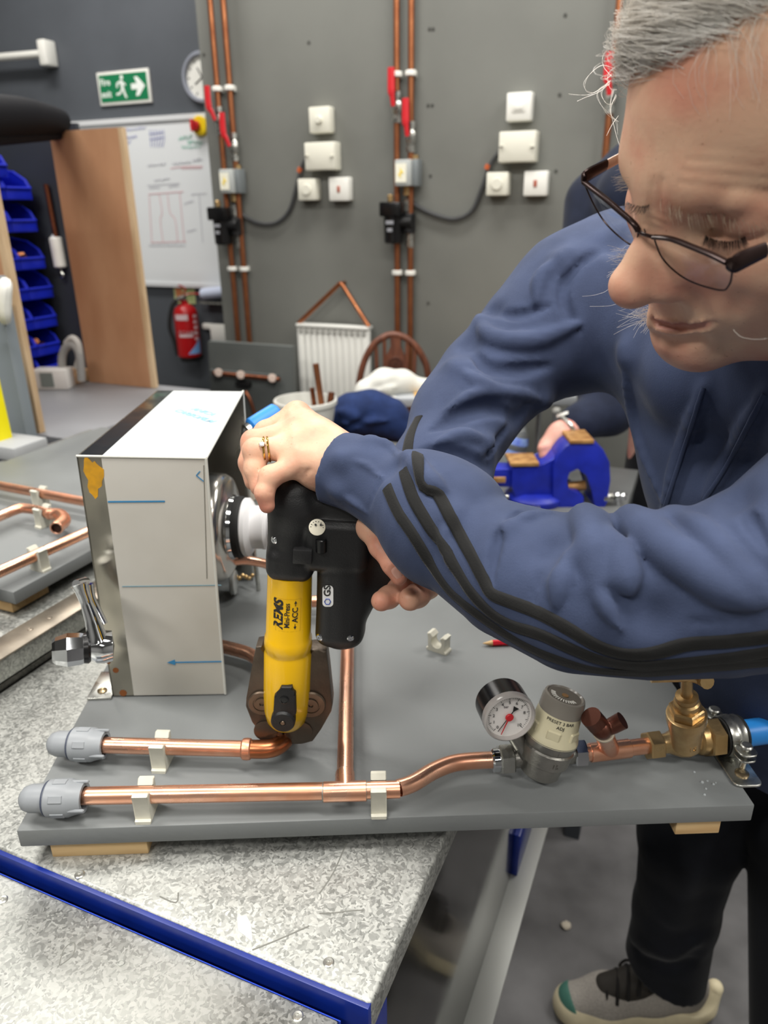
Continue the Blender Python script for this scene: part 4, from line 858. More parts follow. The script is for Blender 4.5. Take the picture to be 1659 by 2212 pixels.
# brass stop valve
t = thing('stop_valve', 'brass stop valve with hexagon nuts and spindle at the board edge', 'valve', bp(1480, 1600))
s0, s1 = bp(1398, 1611), bp(1545, 1592); sd_ = (s1 - s0).normalized()
b = BM(); hexnut(b, s0 - sd_ * 0.001, sd_, 0.0135, 0.014); obj('inlet_nut', b, BRASS, t)
m0 = bp(1470, 1602)
b = BM(); lathe(b, [(0, 0.010), (0.0088, 0.010), (0.0092, 0.02), (0.0140, 0.031), (0.0150, 0.038), (0.0130, 0.046), (0.0120, 0.049), (0.0145, 0.051), (0.0145, 0.058), (0, 0.058)], s0, sd_, 28); vbody = obj('body', b, BRASS, t)
st0 = P(1482, 1612, 0.654); st1 = P(1484, 1473, 0.612); su = (st1 - st0).normalized(); LL = (st1 - st0).length
b = BM(); lathe(b, [(0, 0.0), (0.0118, 0.001), (0.0128, 0.012), (0.0150, 0.026), (0.0162, 0.032), (0.0168, 0.036), (0.0166, 0.042), (0.0150, 0.0425), (0, 0.0425)], st0, su, 30); obj('bonnet_seat', b, BRASS, t)
b = BM(); hexnut(b, st0 + su * 0.042, su, 0.0145, 0.009); obj('bonnet_nut', b, BRASS, t)
b = BM(); lathe(b, [(0, 0.05), (0.0105, 0.051), (0.0105, 0.057), (0.0088, 0.0585), (0.0095, 0.06), (0.0092, 0.064), (0.005, 0.065), (0.0046, LL + 0.006), (0, LL + 0.006)], st0, su, 24); obj('spindle', b, BRASS, t)
b = BM(); tube(b, [st1 - RT * 0.03 + su * 0.006, st1 + su * 0.008, st1 + RT * 0.010 + su * 0.004, P(1528, 1473, 0.60)], [0.005, 0.0058, 0.005, 0.0062], 12); obj('crutch_handle', b, BRASS, t)
facs = -(FW - su * FW.dot(su)).normalized(); sids = su.cross(facs)
if sids.dot(RT) < 0: sids = -sids
b = text_bm('15', 0.008, None, ext=0.0004, warp=lambda q: st0 + su * (0.010 + q.y) + (facs * math.cos(q.x / 0.0126) + sids * math.sin(q.x / 0.0126)) * (0.0128 + q.z)); obj('cast_mark', b, BRASS, vbody)
b = BM(); hexnut(b, s0 + sd_ * 0.0575, sd_, 0.0185, 0.0145); obj('outlet_nut', b, BRASS, t)
# blue water pipe and its clamp
pc = s0 + sd_ * 0.0745; t = thing('blue_water_pipe', 'blue plastic water pipe leaving the board at right', 'pipe', pc)
b = BM(); tube(b, [s0 + sd_ * 0.070, s0 + sd_ * 0.12, s0 + sd_ * 0.22 + Z * 0.002, s0 + sd_ * 0.45 - Z * 0.03], 0.0125, 24, k=4); obj('tube', b, mat('blue_mdpe', (46, 142, 226), 0.4), t)
t = thing('pipe_clamp', 'zinc pipe clamp with rubber lining on a base plate at board corner', 'clamp', bp(1585, 1700, ZBD))
b = BM(); lathe(b, [(0.0127, -0.0100), (0.0178, -0.0100), (0.0182, -0.009), (0.0172, -0.008), (0.0172, 0.008), (0.0182, 0.009), (0.0178, 0.0115), (0.0127, 0.0115), (0.0127, -0.0100)], pc + sd_ * 0.008, sd_, 36); obj('rubber_lining', b, RUBBER, t)
b = BM(); lathe(b, [(0.0173, -0.0078), (0.0188, -0.0078), (0.0188, -0.003), (0.0196, -0.0018), (0.0196, 0.0018), (0.0188, 0.003), (0.0188, 0.0078), (0.0173, 0.0078), (0.0173, -0.0078)], pc + sd_ * 0.008, sd_, 36); obj('band', b, ZINC, t)
cc = pc + sd_ * 0.008; hz = sd_.cross(Z).normalized()                 # towards the camera
for sg, nm in ((1, 'near'), (-1, 'far')):
    q_ = cc + hz * 0.0255 * sg + Z * (0.001 if sg > 0 else 0.003)
    for dz in (0.0032, -0.0032):
        b = BM(); prism(b, rrect(0.017, 0.018, 0.006), 0.002, basis(sd_, hz, sd_.cross(hz), q_ + Z * dz), 0.0004, 1); obj('ear', b, ZINC, t)
    b = BM(); cyl(b, q_ - Z * (0.022 if sg > 0 else 0.008), q_ + Z * 0.008, 0.0028, n=12); cyl(b, q_ + Z * 0.0055, q_ + Z * 0.0088, 0.0055, n=14, bev=0.001); obj('screw', b, ZINC, t)
b = BM(); hexnut(b, cc - Z * 0.034, Z, 0.0088, 0.016); obj('stem_nut', b, ZINC, t)
zb_ = Vector((cc.x, cc.y, ZBD)); b = BM(); cyl(b, zb_ + Z * 0.002, cc - Z * 0.03, 0.007, n=18); lathe(b, [(0.0095, 0.002), (0.0095, 0.009), (0.007, 0.01)], zb_, Z, 18); obj('stem', b, ZINC, t)
b = BM(); prism(b, rrect(0.026, 0.098, 0.006), 0.0026, basis(BX, BY, Z, zb_ + BX * 0.0 + BY * 0.002 + Z * 0.0001), 0.0005, 1); pl = obj('base_plate', b, ZINC, t)
for sgn in (-1, 1):
    q_ = zb_ + BY * (0.002 + 0.034 * sgn) + Z * 0.0027; b = BM(); lathe(b, [(0.0062, 0), (0.0062, 0.0012), (0.004, 0.0024), (0.0016, 0.0022), (0, 0.0012)], q_, Z, 18); obj('screw', b, mat('screw_bronze', (168, 150, 120), 0.3, 0.95), pl)
# ------------------------------------------------------------------ sheet-metal sink section standing on the board
ZBT, ZTP = ZBD + 0.002, 1.156
cBL, cBR = onz(243, 1503, ZBT), onz(487, 1499, ZBT); cTL, cTR = onz(165, 985, ZTP), onz(445, 990, ZTP)
kTL, kTR = onz(340, 843, ZTP), onz(525, 845, ZTP)
FILM = mat('white_protective_film', (206, 203, 195), 0.42, col2=(188, 184, 174), scale=5, detail=5)
STRIP = mat('stained_steel_painted_reflections', (178, 172, 158), 0.24, 0.95, col2=(104, 102, 98), scale=14, detail=3, rvar=0.1, stretch=(1, 1, 0.6))  # light and dark reflection streaks painted into the colour along with the stains
t = thing('sink_section', 'white filmed sheet-steel sink section standing upright on the board', 'sink', (cBL + cBR) / 2 + Vector((0, 0.14, 0)))
nf = (cBR - cBL).cross(cTL - cBL).normalized()
if nf.dot(FW) > 0: nf = -nf
nt_ = Vector((0, 0, 1)); fb = 0.19
cTR = onpl(445, 990, cBL, nf)
tn = (cTR - cTL).cross(kTL - cTL).normalized(); tn = tn if tn.z > 0 else -tn
kTR = onpl(525, 845, cTL, tn)
kBL, kBR = cBL + (kTL - cTL), cBR + (kTR - cTR)
def ln(a, b_, k): return Vector(a) + (Vector(b_) - Vector(a)) * k
f0b, f0t = ln(cBL, cBR, fb), ln(cTL, cTR, fb); g0b, g0t = ln(kBL, kBR, fb), ln(kTL, kTR, fb)
th = 0.0016
def sheet(bm, a, b_, c_, d_, n, th=th): hexa(bm, [a, b_, c_, d_], [x - n * th for x in (a, b_, c_, d_)])
b = BM(); sheet(b, f0b, cBR, cTR, f0t, nf); obj('front_sheet', b, FILM, t, sharp=0)
b = BM(); sheet(b, cBL, f0b, f0t, cTL, nf); sheet(b, cBL, cTL, kTL, kBL, -(cBR - cBL).normalized()); fl_ = obj('worktop_flange', b, STRIP, t, sharp=0, label='bare stained stainless flange with painted reflections')
b = BM(); sheet(b, f0t, cTR, kTR, g0t, tn); obj('top_sheet', b, mat('white_film_top', (196, 200, 200), 0.4), t, sharp=0)
b = BM(); sheet(b, cTL, f0t, g0t, kTL, tn); obj('top_flange', b, mat('smeared_mirror_painted_reflections', (150, 152, 156), 0.16, 1.0, col2=(44, 46, 54), scale=26, rvar=0.1, detail=4), t, sharp=0)  # bright and dark mirror reflections painted into the smeared steel colour
b = BM(); sheet(b, kBL, kBR, kTR, kTL, -nf); obj('back_sheet', b, STEEL, t, sharp=0)
b = BM(); tube(b, [cTL, cTR], 0.0012, 8, k=1); tube(b, [cTR, cBR], 0.0014, 8, k=1); tube(b, [cTR, kTR], 0.0014, 8, k=1); tube(b, [kTR, kBR], 0.0014, 8, k=1); obj('folded_edge', b, mat('film_edge', (214, 214, 206), 0.4), t)
ex_ = (cBR - cBL).normalized(); dv = (kTR - cTR)
# inner web closing the box behind the bowl, set in from the open right side
b = BM(); off = -ex_ * 0.055; ii = (kBR - cBR).normalized() * 0.003; jj = Z * 0.003; sheet(b, cBR + off + ii, kBR + off - ii, kTR + off - ii - jj, cTR + off + ii - jj, ex_); obj('inner_web', b, STEEL, t, sharp=0)
def onf(x, y, o=0.0004): return onpl(x, y, cBL + nf * o, nf)
BLINE = mat('blue_film_print', (58, 134, 182), 0.5)
b = BM()
def fline(x0, y0, x1, y1, w):
    a, c_ = onf(x0, y0), onf(x1, y1); d = (c_ - a).normalized(); box(b, (a + c_) / 2, ((c_ - a).length, w, 0.0003), basis(d, nf.cross(d), nf))
fline(233, 1084, 356, 1083, 0.0016); obj('printed_line', b, BLINE, t)
b = BM(); fline(264, 1267, 478, 1264, 0.0008); obj('printed_line', b, mat('pale_blue_print_line', (120, 160, 176), 0.5), t)
b = BM(); fline(375, 1431, 481, 1429, 0.0014); a_ = onf(361, 1431); d = (onf(480, 1429) - a_).normalized(); prism(b, [(0, 0), (0.0085, 0.0034), (0.0085, -0.0034)], 0.0003, basis(d, nf.cross(d), nf, a_)); obj('printed_arrow', b, BLINE, t)
b = BM(); fline(424, 1027, 432, 1018, 0.001); fline(424, 1027, 440, 1040, 0.001); obj('printed_mark', b, BLINE, t)
b = BM(); fline(440, 1005, 447, 1250, 0.0007); obj('crease_line', b, mat('film_crease', (120, 116, 106), 0.6), t)
ttx = ((onz(465, 912, ZTP) - onz(372, 886, ZTP))).normalized(); ttx = (ttx - tn * ttx.dot(tn)).normalized(); tty = tn.cross(ttx)
FT = mat('faint_blue_print', (150, 194, 216), 0.5)
b = text_bm('ANICA', 0.0135, basis(ttx, tty, tn, onpl(440, 890, cTL, tn) + tn * 0.0004), bold=0.0002); obj('film_lettering', b, FT, t); b = (text_bm('CARBOFILM', 0.0135, basis(ttx, tty, tn, onpl(420, 899, cTL, tn) + tn * 0.0004), bold=0.0002)); obj('film_lettering', b, FT, t)
b = BM(); cc_ = ln(cTL, f0t, 0.58) + (cBL - cTL) * 0.075
pts = []
for i in range(22):
    a = 2 * PI * i / 22; rr = 1 + 0.22 * math.sin(3 * a + 1) + 0.12 * math.sin(7 * a); pts.append((0.0085 * rr * math.cos(a), 0.0185 * rr * math.sin(a)))
ey_ = (cTL - cBL).normalized(); prism(b, pts, 0.0004, basis(ex_, nf.cross(ex_), nf, cc_ + nf * 0.0001)); obj('yellow_tape', b, mat('yellow_tape', (226, 164, 30), 0.45, col2=(188, 140, 44), scale=60), t)
b = BM()
for x, y, w_ in ((234, 1430, 3), (250, 1448, 4), (266, 1497, 5)): prism(b, circ(0.0008 * w_, 9), 0.0003, basis(ex_, nf.cross(ex_), nf, onf(x, y, 0.0001)))
obj('rust_spot', b, mat('rust', (128, 74, 34), 0.8), t, kind='stuff')
# bowl pressed through the open side, its seal and the white waste fitting
bc = onpl(478, 1138, (0, 0.80, 0), Vector((0, 1, 0))); ax = (ex_ + nf * 0.06).normalized()
rB = 0.064
b = BM(); lathe(b, [(rB * 1.02, -0.05), (rB, -0.006), (rB * 0.985, 0.004), (rB * 0.93, 0.0095), (rB * 0.84, 0.012), (rB * 0.5, 0.0155), (0.03, 0.016), (0, 0.016)], bc, ax, 56); bw = obj('bowl', b, mat('bowl_stainless', (196, 192, 184), 0.2, 0.95, rvar=0.08, scale=10), t)
b = BM(); lathe(b, [(0, 0.013), (0.0375, 0.013), (0.0385, 0.015), (0.0375, 0.019), (0, 0.019)], bc, ax, 40); obj('plate_washer', b, CHROME, bw)
b = BM(); lathe(b, [(0, 0.0185), (0.0355, 0.0185), (0.0365, 0.021), (0.0365, 0.0255), (0.035, 0.0275), (0, 0.0275)], bc, ax, 40); obj('rubber_seal', b, RUBBER, t)
WASTE = mat('waste_white_plastic', (240, 239, 240), 0.35, spec=0.4)
b = BM(); lathe(b, [(0, 0.027), (0.0325, 0.027), (0.0345, 0.029), (0.0345, 0.0335), (0.031, 0.0365), (0.0255, 0.0385), (0.0255, 0.049), (0.0262, 0.0505), (0.0262, 0.0535), (0.0215, 0.0575), (0, 0.0575)], bc, ax, 44); ws = obj('waste_nut', b, WASTE, t)
pr = [(0, 0.057)]
for i in range(7): pr += [(0.0188, 0.0575 + 0.0022 * i), (0.0205, 0.0582 + 0.0022 * i), (0.0205, 0.0589 + 0.0022 * i), (0.0188, 0.0597 + 0.0022 * i)]
pr += [(0.0186, 0.0735), (0.0165, 0.0735), (0.0165, 0.060), (0, 0.060)]
b = BM(); lathe(b, pr, bc, ax, 40); obj('thread', b, WASTE, ws)
b = BM(); tube(b, [bc + ax * 0.06, bc + ax * 0.086 - Z * 0.002], 0.0022, 10, k=1); obj('grate_screw', b, BRASS, ws)
# rear foot with chain stay
fq = onz(522, 1262, ZBD); b = BM(); box(b, fq + Z * 0.022 + BY * 0.02, (0.03, 0.02, 0.044), BMX, 0.002); ft = obj('rear_foot', b, STEEL, t)
b = BM(); cyl(b, onz(500, 1258, ZBD + 0.02), onz(500, 1258, ZBD + 0.02) + ex_ * 0.006, 0.017, n=28, bev=0.001); obj('plug_disc', b, mat('plug_white', (196, 198, 196), 0.3, 0.4), ft)
b = BM()
for i in range(7):
    q_ = onz(503 + 7 * i, 1243 + 3 * (i % 3), ZBD + 0.022); bmesh.ops.create_icosphere(b, subdivisions=1, radius=0.0034, matrix=Matrix.Translation(q_))
obj('ball_chain', b, BRASS, ft, kind='stuff')
fq = onz(222, 1497, ZBD); b = BM(); box(b, fq + Z * 0.0015 + BY * 0.012, (0.026, 0.05, 0.0028), BMX, 0.0008); fbk = obj('front_foot', b, ZINC, t)
b = BM(); lathe(b, [(0.0052, 0), (0.0052, 0.001), (0.003, 0.0026), (0.001, 0.002), (0, 0.001)], fq + Z * 0.003, Z, 16); obj('screw', b, mat('screw_bronze', (168, 150, 120)), fbk)
# tail of the tap behind the tool
t = thing('tap_tail', 'short copper tap tail arching out behind the sink section', 'pipe', onz(500, 1215, ZBD))
tz = lambda x, y, yy: onpl(x, y, (0, yy, 0), Vector((0, 1, 0)))
b = BM(); tube(b, [tz(478, 1240, 0.80), tz(482, 1226, 0.80), tz(497, 1214, 0.80), tz(530, 1210, 0.81), tz(570, 1217, 0.82), tz(590, 1226, 0.825)], 0.0058, 16); obj('tube', b, COPPER, t)
# chrome tap on the flange side
t = thing('chrome_tap', 'chrome lever tap with faceted knob at left of the sink section', 'tap', P(210, 1400, 0.70))
k0, k1, k2 = P(112, 1407, 0.682), P(183, 1400, 0.69), P(232, 1396, 0.70)
kd = (k2 - k0).normalized()
b = BM(); lathe(b, [(0, 0), (0.010, 0.0003), (0.0125, 0.003), (0.0155, 0.013), (0.0148, 0.024), (0.0125, 0.0325), (0, 0.0325)], k0, kd, 8, 0.25); obj('knob', b, CHROME, t, sharp=15)
kl = (k1 - k0).length
b = BM(); lathe(b, [(0, kl - 0.001), (0.014, kl - 0.001), (0.0145, kl + 0.003), (0.0125, kl + 0.005), (0, kl + 0.005)], k0, kd, 30); obj('black_collar', b, BLACKG, t)
b = BM(); lathe(b, [(0, kl + 0.004), (0.0118, kl + 0.004), (0.0150, kl + 0.010), (0.0158, kl + 0.016), (0.0145, kl + 0.024), (0, kl + 0.026)], k0, kd, 32); bd_ = obj('tap_body', b, CHROME, t)
b = BM(); tube(b, [P(212, 1386, 0.692), P(200, 1342, 0.69), P(186, 1302, 0.688), P(176, 1275, 0.686), P(172, 1262, 0.686)], [0.010, 0.0068, 0.0052, 0.006, 0.0082], 18); obj('lever', b, CHROME, t)
b = BM(); tube(b, [P(188, 1262, 0.72), P(193, 1290, 0.722), P(206, 1318, 0.724), P(222, 1350, 0.724)], [0.006, 0.0058, 0.0054, 0.0052], 14); obj('spout', b, CHROME, t)
b = BM(); tube(b, [P(165, 1262, 0.69), P(176, 1258, 0.70), P(186, 1256, 0.71)], 0.0042, 12); obj('lever_tip', b, CHROME, t)
# blue-handled brush behind the hand, leaning on the rear edge of the sink section
t = thing('blue_handled_tool', 'blue cylindrical handle rising behind the hand beside the sink section', 'tool', onz(528, 1200, ZBD))
h0, h1 = P(540, 926, 0.93), P(600, 889, 0.95); hd = (h1 - h0).normalized()
b = BM(); cyl(b, h0, h1, 0.0125, n=24, bev=0.003); obj('handle', b, mat('bright_blue_plastic', (52, 138, 222), 0.4), t)
b = BM(); cyl(b, h0 - hd * 0.006, h0, 0.009, n=16); tube(b, [h0 - hd * 0.004, h0 - hd * 0.012 - Z * 0.02, Vector((h0.x - 0.006, h0.y, ZBD))], 0.003, 10); obj('shank', b, ZINC, t)
# ------------------------------------------------------------------ the press tool
TO, TT = P(618, 1565, 0.690), P(632, 1035, 0.604)
ta = (TT - TO).normalized(); tr = (RT - ta * RT.dot(ta)).normalized(); tf = tr.cross(ta)
if tf.dot(FW) > 0: tf = -tf
TM = basis(tr, ta, tf, TO)
def tl(x, y, z=0.0):
    q = onpl(x, y, TO + tf * z, tf) - TO; return q.dot(tr), q.dot(ta)
def tw(x, y, z=0.0): a = tl(x, y, z); return TO + tr * a[0] + ta * a[1] + tf * z
tool = thing('press_tool', 'yellow and black pipe press tool held upright over the copper elbow', 'power tool', TO)
bpx = 0.000412
prof = []
for (y, r_) in ((1562, 0.0), (1561, 36), (1552, 44), (1530, 50), (1500, 52), (1408, 53), (1403, 51), (1399, 51), (1394, 53), (1386, 53.5), (1372, 52.5), (1367, 50), (1250, 49.5), (1235, 49.5), (1230, 0)):
    yy = tl(620, y)[1]; prof.append((r_ * bpx * (1 - 0.06 * (1565 - y) / 330), yy))
b = BM(); lathe(b, prof, TO, ta, 48); barrel = obj('barrel', b, YEL, tool)
RB = 49.7 * bpx * 0.955
def wrapB(x0, y0):
    ax, ay = tl(x0, y0, RB * 0.9)
    def f(q):
        a = math.asin(max(-1, min(1, ax / RB))) - q.y / RB
        return TO + ta * (ay + q.x) + (tr * math.sin(a) + tf * math.cos(a)) * (RB + 0.0002 + q.z)
    return f
b = text_bm('REMS', 0.0118, None, ext=0.0001, bold=0.00045, shear=0.25, warp=wrapB(602, 1327), sx=1.02); obj('brand_lettering', b, INK, barrel)
b = text_bm('Mini-Press', 0.0066, None, ext=0.0001, bold=0.00006, warp=wrapB(621, 1328), sx=0.86); obj('model_lettering', b, INK, barrel)
b = text_bm('ACC', 0.0070, None, ext=0.0001, bold=0.0001, warp=wrapB(638, 1328)); 
for sg in (1, -1):
    f_ = wrapB(638, 1328); bb = BM()
    for pl in ([(0.0085, 0.0003), (0.011, 0.0003), (0.011, -0.0003), (0.0085, -0.0003)], [(0.011, 0.0013), (0.0138, 0), (0.011, -0.0013)]):
        vs = [bb.verts.new(f_(Vector((x * sg, y, 0.0001)))) for x, y in pl]; bb.faces.new(vs)
    join(b, bb)
obj('acc_lettering', b, INK, barrel)
b = BM(); f_ = wrapB(625, 1328)
for (x0, x1, y0, y1) in ((-0.0155, 0.0155, -0.0102, -0.01), (-0.0155, 0.0155, 0.0118, 0.012), (-0.0156, -0.0154, -0.0102, 0.012), (0.0154, 0.0156, -0.0102, 0.012)):
    nn = 6; A_ = [b.verts.new(f_(Vector((x0, y0 + (y1 - y0) * i / nn, 0)))) for i in range(nn + 1)]; B_ = [b.verts.new(f_(Vector((x1, y0 + (y1 - y0) * i / nn, 0)))) for i in range(nn + 1)]
    for i in range(nn): b.faces.new((A_[i], A_[i + 1], B_[i + 1], B_[i]))
obj('label_outline', b, mat('label_edge', (196, 150, 14), 0.4), barrel, kind='stuff')
# jaws
JAW = mat('jaw_steel', (92, 82, 72), 0.42, 0.75, var=0.18, scale=40, bump=0.15, bscale=300)
def jpoly(pts): return [tl(x, y) for x, y in pts]
left = [(553, 1396), (566, 1394), (592, 1440), (612, 1470), (612, 1606), (592, 1603), (570, 1592), (544, 1558), (531, 1525), (533, 1505), (546, 1432)]
right = [(688, 1402), (706, 1404), (712, 1460), (719, 1520), (716, 1536), (694, 1572), (676, 1600), (652, 1606), (614, 1607), (614, 1470), (648, 1440), (672, 1402)]
b = BM(); prism(b, jpoly(left), 0.020, TM @ Matrix.Translation((0, 0, -0.018)), 0.0022, 2); jl = obj('jaw', b, JAW, tool, sharp=30)
b = BM(); prism(b, jpoly(right), 0.020, TM @ Matrix.Translation((0, 0, -0.018)), 0.0022, 2); jr = obj('jaw', b, JAW, tool, sharp=30)
JD = mat('jaw_pin_steel', (112, 98, 84), 0.36, 0.85, var=0.1, scale=60)
for (x, y, r_, own) in ((566, 1517, 0.0128, jl), (672, 1520, 0.0138, jr)):
    c = tw(x, y, 0.002); b = BM(); lathe(b, [(0, 0), (r_, 0), (r_, 0.0018), (r_ * 0.92, 0.003), (r_ * 0.62, 0.003), (r_ * 0.6, 0.0022), (r_ * 0.5, 0.0022), (r_ * 0.48, 0.0035), (r_ * 0.16, 0.0035), (r_ * 0.12, 0.002), (0, 0.002)], c, tf, 32); obj('pivot_pin', b, JD, own)
c = tw(574, 1578, 0.002); b = BM(); lathe(b, [(0.011, 0), (0.011, 0.001), (0.0095, 0.0014), (0, 0.0014)], c, tf, 28); obj('jaw_boss', b, JAW, jl)
c = tw(650, 1580, 0.002); b = BM(); lathe(b, [(0.011, 0), (0.011, 0.001), (0.0095, 0.0014), (0, 0.0014)], c, tf, 28); obj('jaw_boss', b, JAW, jr)
# latch with its round button
zz = 0.0195
b = BM(); prism(b, [tl(x, y, zz) for x, y in ((609, 1477), (632, 1477), (634, 1486), (640, 1494), (641, 1535), (630, 1545), (600, 1545), (592, 1533), (594, 1498), (603, 1488))], 0.008, TM @ Matrix.Translation((0, 0, zz - 0.002)), 0.0016, 2); la = obj('latch', b, BLACKP, tool, sharp=30)
c = tw(614, 1512, zz + 0.006); b = BM(); lathe(b, [(0.0042, 0), (0.0042, 0.0008), (0.003, 0.001), (0.0028, 0.0004), (0, 0.0004)], c, tf, 20); obj('latch_screw', b, BLACKG, la)
c = tw(613, 1550, zz); b = BM(); lathe(b, [(0, -0.016), (0.0095, -0.016), (0.0110, 0.0), (0.0108, 0.006), (0.0092, 0.008), (0.0028, 0.0082), (0.0024, 0.0075), (0, 0.0075)], c, tf, 32); kb = obj('locking_pin', b, BLACKP, tool)
b = BM(); lathe(b, [(0.0022, 0.0078), (0.0018, 0.0086), (0, 0.0086)], c, tf, 14); obj('pin_end', b, JD, kb)
# moulded black housing (implicit surface, tool coordinates)
vol = Vol((-0.035, 0.09, -0.045), (0.125, 0.30, 0.035), 0.0012, TM)
def lp(x, y, z=0.0): a = tl(x, y, z); return np.array((a[0], a[1], z))
vol.cap(lp(629, 1212), lp(632, 1085), 0.0198, 0.0205, k=0)
vol.rb((lp(629, 1232) + lp(630, 1180)) / 2, (0.0200, 0.0150, 0.0200), rad=0.010, k=0.004)
vol.cap(lp(648, 1060), lp(652, 1095), 0.0150, 0.0195, k=0.012)
vol.cap(lp(740, 1205), lp(738, 1352), 0.0212, 0.0208, k=0)
vol.rb((lp(738, 1205) + lp(738, 1378)) / 2, (0.0210, 0.5 * (lp(738, 1205)[1] - lp(738, 1388)[1]), 0.0205), rad=0.012, k=0.003)
vol.rb((lp(660, 1106) + lp(794, 1222)) / 2, (0.0272, 0.0235, 0.0215), rad=0.009, k=0.003)
vol.rb(lp(712, 1160) - np.array((0, 0, 0.004)), (0.030, 0.026, 0.018), rad=0.006, k=0.004)
vol.cap(lp(700, 1085), lp(770, 1095), 0.014, 0.015, k=0.008)
vol.rb(lp(818, 1222, -0.008), (0.022, 0.024, 0.014), rad=0.006, k=0.01)
vol.cap(lp(770, 1290, -0.004), lp(812, 1250, -0.008), 0.016, 0.014, k=0.012)
vol.cap(lp(812, 1262, -0.008), lp(868, 1258, -0.010), 0.0125, 0.0095, k=0.008)
vol.cap(lp(800, 1180, -0.010), lp(905, 1205, -0.014), 0.018, 0.016, k=0.012)
vol.half(lp(629, 1247), (0.25, -1, 0)) if False else None
hs = npobj('housing', vol.mesh(), BLACKP, tool)
def zoff(x, y):
    """front surface of the housing under a pixel, as tool depth"""
    return 0.0
bvh = BVHTree.FromObject(hs, bpy.context.evaluated_depsgraph_get())
def onhs(x, y, lift=0.0):
    base = root_loc(tool); h = bvh.ray_cast(CAM - base, ray(x, y).normalized())
    if h[0] is None: return tw(x, y, 0.02), tf
    n = h[1] if h[1].dot(FW) < 0 else -h[1]
    return h[0] + base + n * lift, n
def hsbox(x0, y0, x1, y1, th, m, name, bev=0.0008, owner=None, push=0.0):
    p, n = onhs((x0 + x1) / 2, (y0 + y1) / 2); a, c_ = tl(x0, y0), tl(x1, y1)
    z = (p - TO).dot(tf) + push
    b = BM(); box(b, TO + tr * (a[0] + c_[0]) / 2 + ta * (a[1] + c_[1]) / 2 + tf * (z + th / 2), (abs(c_[0] - a[0]), abs(c_[1] - a[1]), th + 0.004), basis(tr, ta, tf), bev); return obj(name, b, m, owner or tool)
hsbox(640, 1161, 679, 1193, 0.005, BLACKP, 'belt_clip')
p, n = onhs(694, 1178); b = BM(); cyl(b, tw(694, 1193, (p - TO).dot(tf)), tw(694, 1164, (p - TO).dot(tf)), 0.0046, n=18, bev=0.0008); obj('belt_clip_pin', b, BLACKG, tool)
hsbox(656, 1106, 792, 1112, 0.0012, BLACKP, 'housing_ridge', 0.0004)
for x, y, m_, r_ in ((592, 1167, CHROME, 0.0034), (690, 1377, CHROME, 0.0034), (757, 1379, CHROME, 0.003)):
    p, n = onhs(x, y, -0.0008); b = BM(); lathe(b, [(r_, 0), (r_, 0.001), (r_ * 0.7, 0.0018), (r_ * 0.25, 0.0018), (r_ * 0.2, 0.001), (0, 0.001)], p, n, 18); obj('housing_screw', b, m_, tool)
p, n = onhs(685, 1139, -0.0006); b = BM(); lathe(b, [(0, 0), (0.0067, 0), (0.0067, 0.0012), (0.006, 0.0015), (0, 0.0015)], p, n, 30); dc = obj('date_disc', b, mat('date_disc_cream', (222, 216, 196), 0.45), tool)
e_, f_, _ = axes(n, ta); b = BM()
for (x, y) in ((-0.0012, 0.0020), (0.0030, 0.0022)): cyl(b, p + n * 0.0014 + tr * x + ta * y, p + n * 0.0017 + tr * x + ta * y, 0.0009, n=12)
for i in range(14):
    a = 2 * PI * i / 14; box(b, p + n * 0.00155 + (tr * math.cos(a) + ta * math.sin(a)) * 0.0050, (0.0009, 0.0005, 0.0002), basis(tr, ta, tf))
obj('date_mark', b, INK, dc, kind='stuff')
def sticker_pt(x, y, lift): q, n_ = onhs(x, y); return q + n_ * lift
b = BM(); cx_, cy_ = 708.5, 1287.5; ol = [(cx_ + u_ * 1.0, cy_ + v_) for u_, v_ in rrect(23, 46, 8, 6)]
q0, nn0 = onhs(cx_, cy_); zz0 = (q0 - TO).dot(tf)
rM = (738 - 708.5) * bpx * 0.94
def wrapM(x, y, lift=0.0003):
    ax_, ay_ = tl(x, y, zz0); q, n_ = onhs(x, y); return q + n_ * lift
rows_ = 7
vs_ = [b.verts.new(wrapM(x, y)) for x, y in ol]; cv_ = b.verts.new(wrapM(cx_, cy_)); 
for i in range(len(vs_)): b.faces.new((cv_, vs_[i], vs_[(i + 1) % len(vs_)]))
st = obj('approval_sticker', b, mat('sticker_white', (240, 240, 238), 0.4), tool)
def wrapS(x0, y0):
    return lambda q: wrapM(x0 - q.y / 0.000392, y0 - q.x / 0.000392, 0.0006 + q.z)
b = text_bm('GS', 0.0078, None, ext=0.00005, bold=0.0002, warp=wrapS(708, 1276)); obj('sticker_lettering', b, INK, st)
b = BM(); hexp = [(6.5 * math.cos(i * PI / 3), 6.5 * math.sin(i * PI / 3)) for i in range(6)]
tube(b, [wrapM(708 + x, 1299 + y, 0.0007) for x, y in hexp + hexp[:1]], 0.0004, 6, k=1); obj('sticker_emblem', b, mat('sticker_blue', (66, 92, 176), 0.4), st)
# ------------------------------------------------------------------ things between the near bench and the partition
ZD = 0.78
t = thing('rear_bench', 'dark grey topped workbench behind the board carrying vice and bucket', 'workbench', R3(-0.65, 1.65, 0))
b = BM(); rbox(b, -1.2, -0.10, 1.36, 1.80, ZD - 0.03, ZD, 0.003); obj('worktop', b, mat('rear_bench_grey', (104, 106, 106), 0.5, var=0.1, scale=6), t)
for uu, vv in ((-1.18, 1.38), (-0.14, 1.38), (-1.18, 1.75), (-0.14, 1.75)):
    b = BM(); rbox(b, uu, uu + 0.035, vv, vv + 0.035, 0, ZD - 0.03); obj('leg', b, DKGREY, t)
